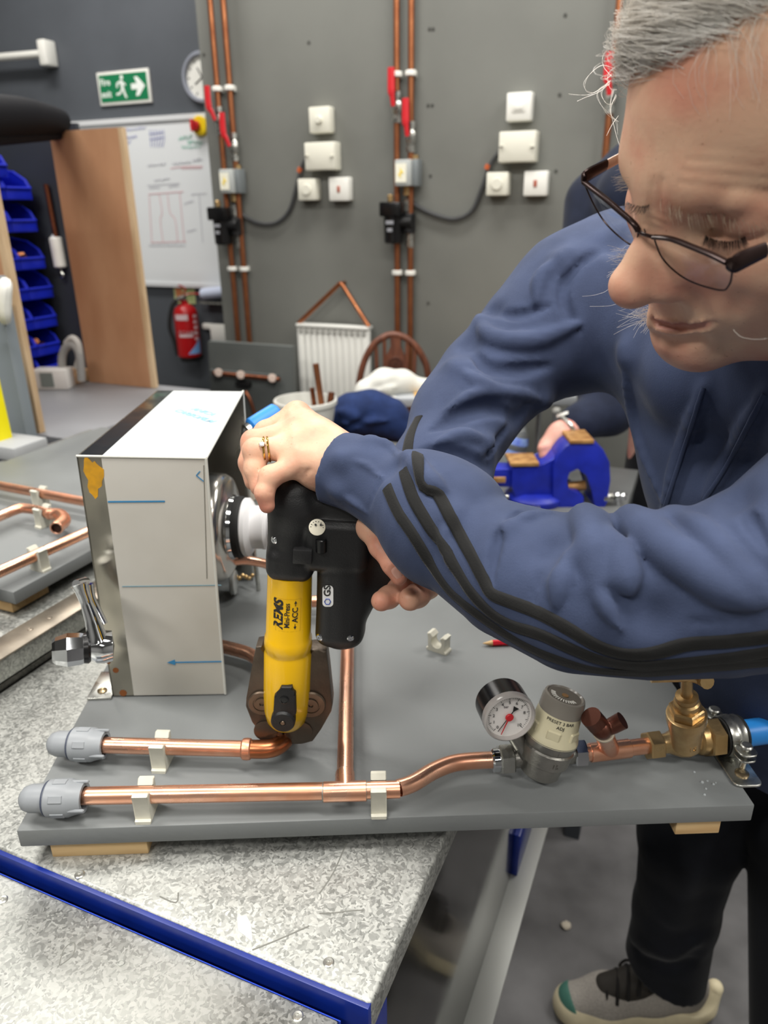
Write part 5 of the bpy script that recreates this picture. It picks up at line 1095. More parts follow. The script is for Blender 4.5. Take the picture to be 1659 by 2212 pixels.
# grey practice board leaning on the partition
t = thing('leaning_board', 'grey board with old copper pipe leaning against the partition', 'board', R3(-1.7, 2.5, 0))
vL0 = 2.55
a0, a1 = onv(449, 737, vL0), onv(629, 738, vL0); u0, u1 = a0.dot(U), a1.dot(U); zt = a0.z
b = BM(); hexa(b, [R3(u0, vL0 - 0.06, 0), R3(u1, vL0 - 0.06, 0), R3(u1, vL0 - 0.03, 0), R3(u0, vL0 - 0.03, 0)], [R3(u0, vL0, zt), R3(u1, vL0, zt), R3(u1, vL0 + 0.03, zt), R3(u0, vL0 + 0.03, zt)]); obj('board', b, mat('dull_board_grey', (98, 102, 100), 0.55, var=0.08, scale=6), t, sharp=0)
lbp = lambda x, y, o=0.02: onv(x, y, vL0 - 0.018 - o)
b = BM(); rbox(b, onv(462, 790, vL0).dot(U), onv(604, 790, vL0).dot(U), vL0 - 0.034, vL0 - 0.014, zt - 0.34, zt - 0.11); obj('inset_panel', b, mat('dull_board_grey2', (88, 92, 91), 0.55), t)
b = BM(); tube(b, [lbp(462, 806, 0.03), lbp(604, 820, 0.03)], 0.009, 12, k=1); obj('pipe', b, COPPERD, t)
for x, y in ((472, 805), (520, 810), (588, 817)):
    b = BM(); cyl(b, lbp(x, y, 0.012), lbp(x, y, 0.045), 0.017, n=14, bev=0.003); obj('pipe_clip', b, mat('pinkish_clip', (200, 180, 168), 0.5), t)
b = BM(); box(b, lbp(527, 829, 0.02), (0.07, 0.03, 0.022), ROOMM, 0.006); obj('black_handle', b, BLACKP, t)
b = BM(); tube(b, [lbp(530, 846, 0.03), lbp(541, 866, 0.03), lbp(552, 900, 0.03)], 0.007, 10); obj('tail_pipe', b, COPPERD, t)
# white bucket with copper offcuts
zbq = ZD; c = onz(664, 948, zbq); dB = depth(c); rT = 0.5 * 138 / FPX * depth(P(664, 858, dB - 0.05)); hB = 0.118
zT = None
t = thing('white_bucket', 'white plastic bucket holding copper offcuts behind the hand', 'bucket', c)
hB = onpl(664, 862, c, Vector((0, 1, 0))).z - zbq
b = BM(); lathe(b, [(0, 0), (rT * 0.74, 0), (rT * 0.95, hB - 0.012), (rT, hB - 0.012), (rT, hB - 0.002), (rT * 0.98, hB), (rT * 0.93, hB), (rT * 0.9, hB - 0.01), (rT * 0.72, 0.004), (0, 0.004)], c, Z, 40); obj('pail', b, mat('bucket_white', (206, 205, 198), 0.45), t)
bk = lambda x, y, o=0.0: onpl(x, y, c + Vector((0, o, 0)), Vector((0, 1, 0)))
for (x0, y0, x1, y1, r_, m_, lab, o) in ((682, 786, 697, 890, 0.0085, COPPERW, 'long bright copper offcut standing in the white bucket', 0.0), (674, 838, 681, 890, 0.007, COPPERD, 'short dark copper offcut standing in the white bucket', 0.02), (716, 848, 712, 880, 0.009, COPPERD, 'stubby brown copper offcut at the right rim of the white bucket', 0.01)):
    b = BM(); tube(b, [bk(x0, y0, o), bk(x1, y1, o), bk(x1 + (x1 - x0) * 0.25, y1 + 14, o)], r_, 12, k=1); obj('copper_offcut', b, m_, label=lab, cat='pipe', group='offcuts in the white bucket', loc=bk(x1, y1, o))
# wheelback chair
WOOD = mat('chair_wood', (124, 76, 56), 0.4, col2=(92, 54, 40), scale=20, stretch=(3, 3, 0.6))
t = thing('wheelback_chair', 'brown wooden chair with hooped wheel back by the partition', 'chair', onpl(850, 945, R3(0, 2.35, 0), V))
cc = R3(onv(850, 800, 2.5).dot(U), 2.42, 0); zs = 0.47
ca = math.radians(20); cx = (U * math.cos(ca) + V * math.sin(ca)); cy = Z.cross(cx)
hp_ = lambda x, y: onpl(x, y, cc + cy * 0.14, cy)
b = BM(); prism(b, [(0.19 * math.cos(a) * (1 - 0.1 * math.sin(a)), 0.18 * math.sin(a)) for a in np.linspace(0, 2 * PI, 28, endpoint=False)], 0.03, basis(cx, cy, Z, cc + Z * (zs - 0.03)), 0.008, 2); obj('seat', b, WOOD, t)
hoop = [(776, 850), (778, 815), (788, 778), (806, 746), (830, 728), (851, 723), (874, 729), (898, 748), (914, 774), (923, 800), (925, 850)]
hw = [hp_(x, y) for x, y in hoop]; foot = lambda p: Vector((p.x, p.y, zs))
b = BM(); tube(b, [foot(hw[0]).lerp(cc + Z * zs, 0.15)] + hw + [foot(hw[-1]).lerp(cc + Z * zs, 0.15)], 0.0125, 12); obj('hoop', b, WOOD, t)
for x0, y0, x1 in ((812, 745, 818), (830, 728, 833), (880, 732, 877), (897, 748, 892)):
    b = BM(); tube(b, [hp_(x0, y0), foot(hp_(x1, 850)).lerp(cc + Z * zs, 0.1)], 0.007, 8, k=1); obj('spindle', b, WOOD, t)
q = hp_(855, 780); sM = basis(cx, Z, -cy, q); zz_ = q.z
b = BM(); prism(b, [(-0.02, hp_(855, 727).z - zz_), (0.02, hp_(855, 727).z - zz_), (0.016, 0.055), (0.036, 0.02), (0.04, -0.02), (0.032, -0.05), (0.014, -0.08), (0.026, zs - zz_), (-0.026, zs - zz_), (-0.014, -0.08), (-0.032, -0.05), (-0.04, -0.02), (-0.036, 0.02), (-0.016, 0.055)], 0.01, sM, 0.002, 1); spt = obj('splat', b, WOOD, t)
b = BM(); torus(b, q - cy * 0.011 - Z * 0.01, cy, 0.024, 0.005, 24, 6)
for i in range(6):
    a = i * PI / 3; box(b, q - cy * 0.011 - Z * 0.01 + (cx * math.cos(a) + Z * math.sin(a)) * 0.012, (0.022, 0.006, 0.006), basis(cx, cy, Z) @ Matrix.Rotation(-a, 4, 'Y'))
obj('carved_wheel', b, mat('chair_wood_dark', (84, 50, 38), 0.4), spt)
for sx, sy in ((-1, -1), (1, -1), (-1, 1), (1, 1)):
    b = BM(); p1 = cc + cx * 0.13 * sx + cy * 0.12 * sy + Z * (zs - 0.02); p0 = cc + cx * 0.18 * sx + cy * 0.17 * sy
    lathe(b, [(0, 0), (0.012, 0), (0.016, 0.08), (0.02, 0.2), (0.013, 0.23), (0.018, 0.26), (0.014, (p1 - p0).length), (0, (p1 - p0).length)], p0, p1 - p0, 12); obj('leg', b, WOOD, t)
def cloth(name, lab, cat, pts, rs, m, k=0.02, folds=(), h=0.006, cut=None, flat=None):
    A = np.array([list(p) for p in pts]); R_ = max(rs) + 0.05
    v = Vol(A.min(0) - R_, A.max(0) + R_, h)
    v.chain([np.array(p) for p in pts], rs, k)
    for f, amp, w_ in folds: v.fold([np.array(x) for x in f], amp, w_)
    if cut: v.half(np.array(cut[0]), cut[1])
    o = npobj(name, v.mesh(), m); o['label'] = lab; o['category'] = cat; return o
NAVY = fabric_mat('navy_work_cloth', (34, 50, 92), 0.2, 300); WHC = mat('white_sheet_cloth', (226, 226, 218), 0.8, var=0.03, scale=8)
sy = lambda x, y, yy: onpl(x, y, (0, yy, 0), Vector((0, 1, 0)))
pa = [sy(724, 905, 2.13), sy(760, 895, 2.13), sy(800, 892, 2.15), sy(840, 905, 2.15), sy(868, 925, 2.14)]
cloth('folded_overalls', 'rumpled navy work clothes heaped on the chair behind the hand', 'clothing', pa, [0.045, 0.06, 0.066, 0.06, 0.045], NAVY, folds=[([sy(735, 890, 2.07), sy(800, 912, 2.07), sy(860, 908, 2.07)], 0.012, 0.012), ([sy(750, 925, 2.07), sy(810, 890, 2.07), sy(850, 888, 2.07)], -0.016, 0.01), ([sy(740, 915, 2.06), sy(790, 935, 2.06), sy(850, 935, 2.07)], 0.012, 0.01)])
pc_ = sy(800, 955, 2.13); zst = pc_.z
t = thing('stool', 'dark wooden stool under the heap of navy clothes', 'stool', Vector((pc_.x, pc_.y, 0)))
b = BM(); box(b, Vector((pc_.x + 0.01, pc_.y + 0.03, zst - 0.012)), (0.26, 0.24, 0.026), None, 0.008); obj('seat', b, WOOD, t)
for sx, sy_ in ((-1, -1), (1, -1), (-1, 1), (1, 1)):
    b = BM(); p1 = Vector((pc_.x + 0.01 + 0.09 * sx, pc_.y + 0.03 + 0.08 * sy_, zst - 0.02)); cyl(b, Vector((p1.x + 0.03 * sx, p1.y + 0.03 * sy_, 0)), p1, 0.016, n=10); obj('leg', b, WOOD, t)
# folding table with a white cover and a black bag under it
tp0 = sy(842, 862, 2.33); t = thing('folding_table', 'small silver-edged folding table carrying the white cover', 'table', Vector((tp0.x + 0.3, 2.45, 0)))
zt_ = tp0.z; b = BM(); box(b, Vector((tp0.x + 0.30, 2.48, zt_ - 0.012)), (0.6, 0.3, 0.03), None, 0.004); obj('table_top', b, mat('silver_edge', (196, 200, 204), 0.4, 0.3), t)
b = BM(); box(b, Vector((tp0.x + 0.33, 2.47, zt_ + 0.0045)), (0.5, 0.26, 0.004), None); obj('wood_panel', b, mat('yellow_ply', (214, 170, 96), 0.5), t)
b = BM(); box(b, Vector((tp0.x + 0.006, 2.336, zt_ - 0.012)), (0.03, 0.03, 0.036), None, 0.004); obj('corner_cap', b, WHITEP, t)
for (x, yy) in ((0.04, 2.35), (0.085, 2.38), (0.54, 2.35), (0.54, 2.60)):
    b = BM(); cyl(b, Vector((tp0.x + x, yy, 0)), Vector((tp0.x + x, yy, zt_ - 0.028)), 0.0095, n=12); lg = obj('leg', b, mat('leg_aluminium', (170, 172, 174), 0.35, 0.7), t)
    b = BM(); bmesh.ops.create_uvsphere(b, u_segments=12, v_segments=8, radius=0.015, matrix=Matrix.Translation((tp0.x + x, yy - 0.004, zt_ - 0.045))); obj('leg_joint', b, WHITEP, lg)
yc = 2.40
pa = [sy(772, 872, yc - 0.02), sy(792, 846, yc), sy(830, 828, yc), sy(870, 826, yc + 0.02), sy(910, 836, yc + 0.02), sy(944, 838, yc + 0.03)]
cloth('white_cover', 'crumpled white cover sheet spread over the folding table', 'sheet', pa, [0.018, 0.036, 0.046, 0.04, 0.026, 0.034], WHC, folds=[([sy(790, 850, yc - .05), sy(850, 838, yc - .05), sy(930, 846, yc - .03)], 0.006, 0.012), ([sy(800, 842, yc - .05), sy(860, 822, yc - .04)], -0.004, 0.01)], h=0.005)
pa = [sy(850, 858, yc + 0.05), sy(893, 848, yc + 0.05), sy(940, 850, yc + 0.05)]
cloth('black_bag', 'flat black bag under the white cover on the folding table', 'bag', pa, [0.014, 0.03, 0.03], mat('black_nylon', (24, 24, 28), 0.6), h=0.005)
# bench vice
VI = onz(1165, 1112, ZD); vd = depth(VI); vx = (RT - Z * RT.dot(Z)).normalized(); vy = Z.cross(vx)
VMx = basis(vx, vy, Z)
t = thing('bench_vice', 'blue bench vice with rusty jaw tops on the rear bench', 'vice', VI + vy * 0.08)
vpl = lambda x, y, o=0.0: onpl(x, y, VI + vy * (0.05 + o), vy)
def vloc(x, y, o=0.0): q = vpl(x, y, o) - VI; return q.dot(vx), q.z
VM_ = lambda o: basis(vx, Z, -vy, VI + vy * (0.05 + o))
JTOP = mat('rusty_jaw_top', (184, 142, 88), 0.5, 0.4, col2=(146, 104, 62), scale=50)
b = BM(); lathe(b, [(0, 0), (0.062, 0), (0.064, 0.004), (0.064, 0.014), (0.058, 0.02), (0.045, 0.026), (0, 0.026)], VI + vy * 0.085 + vx * 0.005, Z, 40); obj('swivel_base', b, BLUEV, t)
body = [vloc(x, y) for x, y in ((1108, 1008), (1168, 1010), (1200, 985), (1205, 1095), (1190, 1104), (1120, 1100), (1105, 1050))]
b = BM(); prism(b, body, 0.075, VM_(0.075), 0.004, 2); obj('fixed_body', b, BLUEV, t)
sl = [vloc(x, y) for x, y in ((1046, 1018), (1110, 1018), (1110, 1058), (1046, 1056))]
b = BM(); prism(b, sl, 0.05, VM_(0.062), 0.004, 2); obj('slide_bar', b, BLUEV, t)
arch = [vloc(x, y, -0.012) for x, y in ((1195, 1100), (1196, 1010), (1205, 985), (1222, 966), (1240, 955), (1285, 955), (1304, 972), (1318, 1000), (1320, 1040), (1312, 1085), (1305, 1106), (1285, 1108), (1282, 1060), (1270, 1025), (1248, 1010), (1228, 1020), (1222, 1040), (1226, 1060), (1250, 1064), (1262, 1075), (1262, 1104))]
b = BM(); prism(b, arch, 0.085, VM_(0.075), 0.003, 2); obj('moving_jaw', b, BLUEV, t)
for (x0, x1, y, o, w_) in ((1102, 1165, 1004, -0.004, 0.07), (1231, 1284, 955, -0.014, 0.08)):
    p0_, p1_ = vpl(x0, y + 2, o), vpl(x1, y + 2, o); b = BM(); box(b, (p0_ + p1_) / 2 + vy * w_ / 2 + Z * 0.002, ((p1_ - p0_).length, w_, 0.008), VMx, 0.0015); obj('jaw_top', b, JTOP, t, label='rusty brown jaw top')
p0_, p1_ = vpl(1052, 1036, -0.002), vpl(1092, 1037, -0.002); b = BM(); box(b, (p0_ + p1_) / 2, ((p1_ - p0_).length, 0.006, 0.012), VMx, 0.001); obj('worn_edge', b, JTOP, t)
p0_, p1_ = vpl(1226, 1052, 0.02), vpl(1264, 1048, 0.02); b = BM(); cyl(b, p0_, p1_, 0.011, n=16); obj('screw_shaft', b, JTOP, t)
b = BM(); cyl(b, vpl(1062, 1073, 0.01), vpl(1098, 1073, 0.01), 0.006, n=12); cyl(b, vpl(1300, 1075, 0.0), vpl(1326, 1073, 0.0), 0.011, n=14, bev=0.003); obj('spindle', b, ZINC, t)
b = BM(); lathe(b, [(0, 0), (0.009, 0.002), (0.011, 0.008), (0.007, 0.014), (0.009, 0.02), (0.006, 0.026), (0, 0.028)], vpl(1326, 1073), vx, 18); cyl(b, vpl(1336, 1073), vpl(1335, 1128), 0.006, n=12); obj('tommy_bar', b, CHROME, t)
b = BM(); cyl(b, vpl(1156, 1100, -0.03) - Z * 0.012, vpl(1156, 1094, -0.03), 0.011, n=6); cyl(b, vpl(1240, 1108, -0.02), vpl(1240, 1100, -0.02), 0.01, n=6); obj('clamp_bolt', b, ZINC, t)
# plastic water bottle
c = onz(1095, 1040, ZD) + vy * 0.05; t = thing('water_bottle', 'clear crinkled plastic bottle with blue label behind the vice', 'bottle', c)
q = vpl(1095, 1040, 0.02); ub_ = onpl(1128, 905, c, vy); bd_ = Vector((ub_.x - c.x, 0, ub_.z - c.z)); bl_ = bd_.length
b = BM(); lathe(b, [(0, 0), (0.032, 0), (0.034, 0.01), (0.031, 0.03), (0.034, 0.045), (0.031, 0.06), (0.034, 0.075), (0.032, bl_ * 0.62), (0.026, bl_ * 0.74), (0.015, bl_ * 0.88), (0.013, bl_ * 0.9), (0.013, bl_), (0, bl_)], c, bd_, 24); bt_ = obj('bottle_shell', b, mat('clear_bottle', (226, 232, 232), 0.12, trans=0.85, ior=1.3, var=0.1, scale=60, bump=0.6, bscale=90), t)
b = BM(); lathe(b, [(0.0332, bl_ * 0.42), (0.0325, bl_ * 0.62), (0.028, bl_ * 0.72)], c, bd_, 24); obj('label_band', b, mat('blue_white_label', (150, 178, 224), 0.4, col2=(60, 80, 190), scale=30), bt_)
# ------------------------------------------------------------------ the woman working the tool
def skin_mat(name, base, red, hi):
    m = mat(name, base, 0.46, sub=0.12, spec=0.35)
    nt = m.node_tree; b = nt.nodes['Principled BSDF']; L = nt.links.new
    tc = nt.nodes.new('ShaderNodeTexCoord')
    n1 = nt.nodes.new('ShaderNodeTexNoise'); n1.inputs['Scale'].default_value = 28; n1.inputs['Detail'].default_value = 5; L(tc.outputs['Object'], n1.inputs['Vector'])
    r1 = nt.nodes.new('ShaderNodeValToRGB'); L(n1.outputs['Fac'], r1.inputs[0])
    r1.color_ramp.elements[0].position = 0.38; r1.color_ramp.elements[0].color = rgb(hi); r1.color_ramp.elements[1].position = 0.66; r1.color_ramp.elements[1].color = rgb(red)
    n2 = nt.nodes.new('ShaderNodeTexNoise'); n2.inputs['Scale'].default_value = 430; n2.inputs['Detail'].default_value = 2; L(tc.outputs['Object'], n2.inputs['Vector'])
    r2 = nt.nodes.new('ShaderNodeValToRGB'); L(n2.outputs['Fac'], r2.inputs[0]); r2.color_ramp.elements[0].position = 0.68; r2.color_ramp.elements[0].color = (0, 0, 0, 1); r2.color_ramp.elements[1].position = 0.78; r2.color_ramp.elements[1].color = (0.5, 0.5, 0.5, 1)
    mx = nt.nodes.new('ShaderNodeMixRGB'); L(r2.outputs[0], mx.inputs[0]); L(r1.outputs[0], mx.inputs[1]); mx.inputs[2].default_value = rgb((150, 98, 76)); at = nt.nodes.new('ShaderNodeVertexColor'); at.layer_name = 'tint'; sp = nt.nodes.new('ShaderNodeSeparateColor'); L(at.outputs[0], sp.inputs[0]); cur = mx.outputs[0]
    for ch_, cl_, mu_ in ((1, (204, 116, 98), 0.6), (2, (166, 108, 100), 0.55), (0, (166, 88, 86), 0.9)):
        mm_ = nt.nodes.new('ShaderNodeMath'); mm_.operation = 'MULTIPLY'; mm_.inputs[1].default_value = mu_; L(sp.outputs[ch_], mm_.inputs[0])
        m_ = nt.nodes.new('ShaderNodeMixRGB'); L(mm_.outputs[0], m_.inputs[0]); L(cur, m_.inputs[1]); m_.inputs[2].default_value = rgb(cl_); cur = m_.outputs[0]
    L(cur, b.inputs['Base Color'])
    n3 = nt.nodes.new('ShaderNodeTexNoise'); n3.inputs['Scale'].default_value = 420; n3.inputs['Detail'].default_value = 3; L(tc.outputs['Object'], n3.inputs['Vector'])
    n4 = nt.nodes.new('ShaderNodeTexNoise'); n4.inputs['Scale'].default_value = 90; mp = nt.nodes.new('ShaderNodeMapping'); mp.inputs['Scale'].default_value = (0.5, 0.5, 2.5); L(tc.outputs['Object'], mp.inputs[0]); L(mp.outputs[0], n4.inputs['Vector'])
    ad = nt.nodes.new('ShaderNodeMath'); ad.operation = 'MULTIPLY_ADD'; ad.inputs[1].default_value = 0.6; L(n4.outputs['Fac'], ad.inputs[0]); L(n3.outputs['Fac'], ad.inputs[2])
    bp_ = nt.nodes.new('ShaderNodeBump'); bp_.inputs['Strength'].default_value = 0.16; bp_.inputs['Distance'].default_value = 0.001; L(ad.outputs[0], bp_.inputs['Height']); L(bp_.outputs[0], b.inputs['Normal'])
    return m
SKIN = skin_mat('skin', (222, 174, 146), (212, 152, 128), (228, 188, 158))
HOOD = fabric_mat('navy_sweatshirt', (64, 74, 101), 0.10, 1100)
JOG = fabric_mat('black_jogger', (20, 22, 28), 0.2, 600)
TAPE = fabric_mat('black_tape', (34, 34, 34), 0.2, 500, sheen=0.1)
HAIRM = mat('grey_hair', (255, 252, 246), 0.4, col2=(226, 219, 208), scale=60, spec=0.5)
HAIRD = mat('dark_lash', (46, 38, 34), 0.5)
person = thing('person', 'grey-haired person in glasses and navy striped sweatshirt leaning over the tool', 'person', (0.52, 0.95, 0))
A_ = lambda p: np.array(p, float)
PP = lambda x, y, d: A_(P(x, y, d))
# --- head, in head coordinates: x her right, y forward, z up, origin at the bridge of the nose
HR = np.array([[-0.3586, -0.9022, -0.2398], [0.8832, -0.2446, -0.4002], [0.3024, -0.3553, 0.8845]])
HT = np.array([0.1632, 0.4510, 1.3713])
HM = Matrix([[*HR[i], HT[i]] for i in range(3)] + [[0, 0, 0, 1]])
hw_ = lambda p: HR @ np.array(p, float) + HT
hd = Vol((-0.095, -0.215, -0.15), (0.095, 0.062, 0.16), 0.0016, HM)
hd.ell((0, -0.094, 0.045), (0.075, 0.102, 0.094), k=0)
hd.ell((0, -0.060, 0.030), (0.066, 0.066, 0.062), k=0.03)
hd.ell((0, -0.058, -0.045), (0.060, 0.054, 0.072), k=0.03)
for s in (-1, 1):
    hd.ell((0.040 * s, -0.034, -0.040), (0.024, 0.022, 0.028), k=0.025)
    hd.ell((0.054 * s, -0.048, -0.022), (0.018, 0.024, 0.016), k=0.025)
    hd.chain([(0.056 * s, -0.096, -0.060), (0.042 * s, -0.056, -0.086), (0.012 * s, -0.028, -0.099)], [0.017, 0.0165, 0.016], k=0.03)
    hd.ell((0.040 * s, 0.010, 0.0005), (0.018, 0.022, 0.0118), k=0.014, op='-')
    hd.chain([(0.008 * s, 0.001, 0.013), (0.024 * s, 0.000, 0.0165), (0.042 * s, -0.008, 0.0140), (0.060 * s, -0.030, 0.004)], [0.0078, 0.0082, 0.0080, 0.0060], k=0.026)
    hd.ell((0.0405 * s, -0.0190, 0.0012), (0.0165, 0.0150, 0.0118), k=0.006)
    hd.chain([(0.010 * s, -0.004, -0.006), (0.0155 * s, -0.004, -0.020), (0.021 * s, -0.009, -0.036)], [0.0085, 0.0110, 0.013], k=0.020)
    hd.ell((0.036 * s, -0.024, -0.024), (0.020, 0.018, 0.012), k=0.02)
hd.ell((0, -0.022, -0.073), (0.031, 0.023, 0.026), k=0.025)
hd.ell((0, -0.0145, -0.1005), (0.0215, 0.0165, 0.0155), k=0.02)
# nose
hd.chain([(0, 0.001, 0.004), (0, 0.008, -0.010), (0, 0.017, -0.027), (0, 0.0245, -0.040)], [0.0080, 0.0082, 0.0098, 0.0112], k=0.016)
hd.ell((0, 0.0270, -0.0415), (0.0122, 0.0105, 0.0108), k=0.010)
for s in (-1, 1):
    hd.ell((0.0130 * s, 0.0065, -0.0450), (0.0080, 0.0130, 0.0085), k=0.009)
    hd.chain([(0.018 * s, -0.003, -0.044), (0.030 * s, -0.014, -0.062)], [0.006, 0.007], k=0.016)
hd.cap((0, 0.019, -0.0510), (0, 0.000, -0.0540), 0.0050, k=0.008)
for s in (-1, 1): hd.ell((0.0075 * s, 0.013, -0.0550), (0.0040, 0.0075, 0.0042), k=0.003, op='-')
# lips and creases, laid along the surface
bh0 = bvh_of(hd.mesh())
def SHp(*pts, sink=0.0):
    o = []
    q = spline([Vector((x, y, 0)) for x, y in pts], 4)
    for x, y, _ in q:
        h = bh0.ray_cast(CAM, ray(x, y).normalized()); p = h[0] if h[0] is not None else bh0.find_nearest(P(x, y, 0.46))[0]
        o.append((A_(p) - HT) @ HR)
    return o
MOUTH = [(1408, 688), (1420, 697), (1442, 703), (1472, 706), (1510, 704), (1542, 699)]
lr = lambda a_: [float(np.interp(i_ / 20, np.linspace(0, 1, 6), a_)) for i_ in range(21)]
hd.chain(SHp(*[(x - 1, y - 9) for x, y in MOUTH]), lr([.0008, .0014, .0018, .0017, .0012, .0005]), k=0.008)
hd.chain(SHp(*[(x - 1, y + 13) for x, y in MOUTH]), lr([.0010, .0022, .0028, .0026, .0018, .0006]), k=0.009)
bh0 = bvh_of(hd.mesh()); hd.chain(SHp(*MOUTH), lr([.0010, .0017, .0018, .0018, .0016, .0011]), k=0.0018, op='-')
hd.fold(SHp((1412, 728), (1440, 735), (1480, 736), (1510, 730)), -.0026, .0050)
for pts, am, w_ in [(((1478, 614), (1494, 638), (1510, 660), (1524, 682)), -.0022, .0042), (((1548, 706), (1562, 735), (1566, 760)), -.0016, .0040), (((1462, 655), (1470, 680), (1472, 694)), -.0012, .003),
                    (((1470, 395), (1530, 402), (1600, 411), (1659, 415)), -.0006, .0016), (((1478, 370), (1560, 378), (1659, 386)), -.0005, .0016), (((1488, 345), (1570, 351), (1650, 362)), -.0005, .0016), (((1500, 318), (1580, 326), (1640, 336)), -.0003, .0016),
                    (((1428, 392), (1424, 425), (1421, 450)), -.0010, .0022), (((1410, 398), (1407, 425), (1406, 445)), -.0008, .0022), (((1404, 456), (1422, 461), (1442, 473)), -.0010, .0012), (((1398, 470), (1417, 476), (1438, 488)), -.0010, .0012), (((1394, 484), (1412, 490), (1430, 500)), -.0008, .0012),
                    (((1600, 640), (1580, 700), (1590, 740)), -.0012, .005)]: hd.fold(SHp(*pts), am, w_)
pit = (np.array(SHp((1422, 592), (1424, 594))[0]) + np.array(SHp((1462, 568), (1464, 568))[0])) / 2; hd.ell(pit - np.array((0, 0.004, 0)), (0.010, 0.008, 0.012), k=0.014)
for s in (-1, 1):
    hd.fold([(0.024 * s, -0.004, -0.0140), (0.040 * s, -0.003, -0.0175), (0.056 * s, -0.018, -0.0110)], -0.0012, 0.0026)
    hd.fold([(0.024 * s, -0.003, 0.0080), (0.040 * s, -0.002, 0.0098), (0.056 * s, -0.018, 0.0040)], -0.0018, 0.0018)
    hd.fold([(0.025 * s, -0.005, -0.0045), (0.035 * s, -0.003, -0.0078), (0.046 * s, -0.005, -0.0083), (0.056 * s, -0.014, -0.0045)], -0.0026, 0.0014)
# near ear
hd.ell((-0.074, -0.098, -0.012), (0.007, 0.017, 0.030), k=0.008); hd.ell((-0.080, -0.096, -0.008), (0.004, 0.009, 0.018), k=0.004, op='-')
hd.ell((0.074, -0.098, -0.012), (0.007, 0.017, 0.030), k=0.008)
hd.cap((0, -0.095, -0.055), (0, -0.150, -0.135), 0.050, 0.054, k=0.02)
head_vf = hd.mesh()
# --- hands (world coordinates)
def handvol(pts_all, h=0.0014):
    A = np.array(pts_all); return Vol(A.min(0) - 0.03, A.max(0) + 0.03, h)
LW = [(770, 1008, .602), (735, 1004, .600)]
L_ = {'index': [(642, 897, .632), (575, 934, .634), (548, 958, .632), (548, 990, .628)],
      'middle': [(648, 930, .613), (548, 955, .614), (539, 1000, .611), (548, 1040, .608)],
      'ring': [(646, 965, .597), (551, 973, .594), (551, 1014, .592), (560, 1052, .590)],
      'pinky': [(652, 1000, .586), (584, 1030, .579), (571, 1064, .577), (577, 1092, .580)]}
LR = {'index': [.0108, .0092, .0082, .0072], 'middle': [.0112, .0094, .0086, .0076], 'ring': [.0106, .0090, .0083, .0074], 'pinky': [.0095, .0080, .0073, .0062]}
hv = handvol([PP(*p) for f in L_.values() for p in f] + [PP(*p) for p in LW])
hv.chain([PP(790, 1018, .600), PP(738, 994, .604), PP(690, 965, .606)], [0.0185, 0.0205, 0.019], k=0)
hv.chain([PP(790, 1030, .598), PP(735, 1022, .598), PP(690, 1012, .594)], [0.018, 0.0185, 0.0165], k=0.015)
for f in L_:
    pts = [PP(*p) for p in L_[f]]; hv.chain([PP(715, 985 + {'index': -14, 'middle': 0, 'ring': 16, 'pinky': 30}[f], .604), pts[0]], [0.013, LR[f][0] + 0.0012], k=0.016)
    hv.chain(pts, LR[f], k=0.0045)
    hv.ell(pts[1], [LR[f][1] + 0.0006] * 3, k=0.003)
hv.chain([PP(720, 990, .622), PP(668, 1000, .640), PP(632, 1032, .648), PP(612, 1068, .645)], [.016, .0125, .011, .0092], k=0.012)
for a_, b_ in (('index', 'middle'), ('middle', 'ring'), ('ring', 'pinky')):
    m0 = (PP(*L_[a_][0]) + PP(*L_[b_][0])) / 2; m1 = (PP(*L_[a_][1]) + PP(*L_[b_][1])) / 2; hv.cap(m0 * 0.9 + m1 * 0.1, m0 * 0.75 + m1 * 0.25, 0.0080, 0.006, k=0.012)
for f in L_:                                                       # tendons and knuckle creases
    a, c_ = PP(*L_[f][0]), PP(715, 985 + {'index': -14, 'middle': 0, 'ring': 16, 'pinky': 30}[f], .604)
    up3 = A_(UPV) * 0.5 - A_(FW) * 0.6; up3 = up3 / np.linalg.norm(up3) * 0.0125
    hv.fold([a + up3, a * 0.4 + c_ * 0.6 + up3], 0.0012, 0.0045)
hv.fold([PP(640, 1036, .578), PP(652, 1018, .574)], -0.0018, 0.0025); hv.fold([PP(648, 1040, .580), PP(668, 1015, .576)], -0.0014, 0.0022)
for f, q_ in (('pinky', 1), ('pinky', 2), ('ring', 2)):
    p_ = PP(*L_[f][q_]); hv.fold([p_ + A_(RT) * 0.007 - A_(FW) * 0.005, p_ - A_(RT) * 0.006 - A_(FW) * 0.007], -0.0006, 0.0014)
lh_vf = hv.mesh()
R_ = {'thumb': ([(800, 1140, .60), (820, 1182, .583), (847, 1220, .573), (862, 1246, .574)], [.0105, .0080, .0075, .0066]),
      'middle': ([(885, 1245, .645), (862, 1272, .628), (840, 1290, .610), (824, 1298, .600)], [.0098, .0092, .0090, .0085]),
      'ring': ([(945, 1240, .645), (925, 1268, .628), (902, 1286, .610), (886, 1294, .600)], [.0100, .0096, .0098, .0096]),
      'pinky': ([(965, 1215, .640), (950, 1240, .625), (935, 1250, .612), (920, 1256, .606)], [.0085, .0080, .0074, .0064]),
      'index': ([(900, 1200, .658), (855, 1212, .656), (820, 1222, .654), (798, 1226, .652)], [.0098, .0086, .0080, .0070])}
hr = handvol([PP(*p) for f in R_.values() for p in f[0]] + [PP(900, 1120, .65)])
hr.chain([PP(905, 1110, .640), PP(905, 1170, .646), PP(925, 1235, .646)], [.024, .024, .02], k=0)
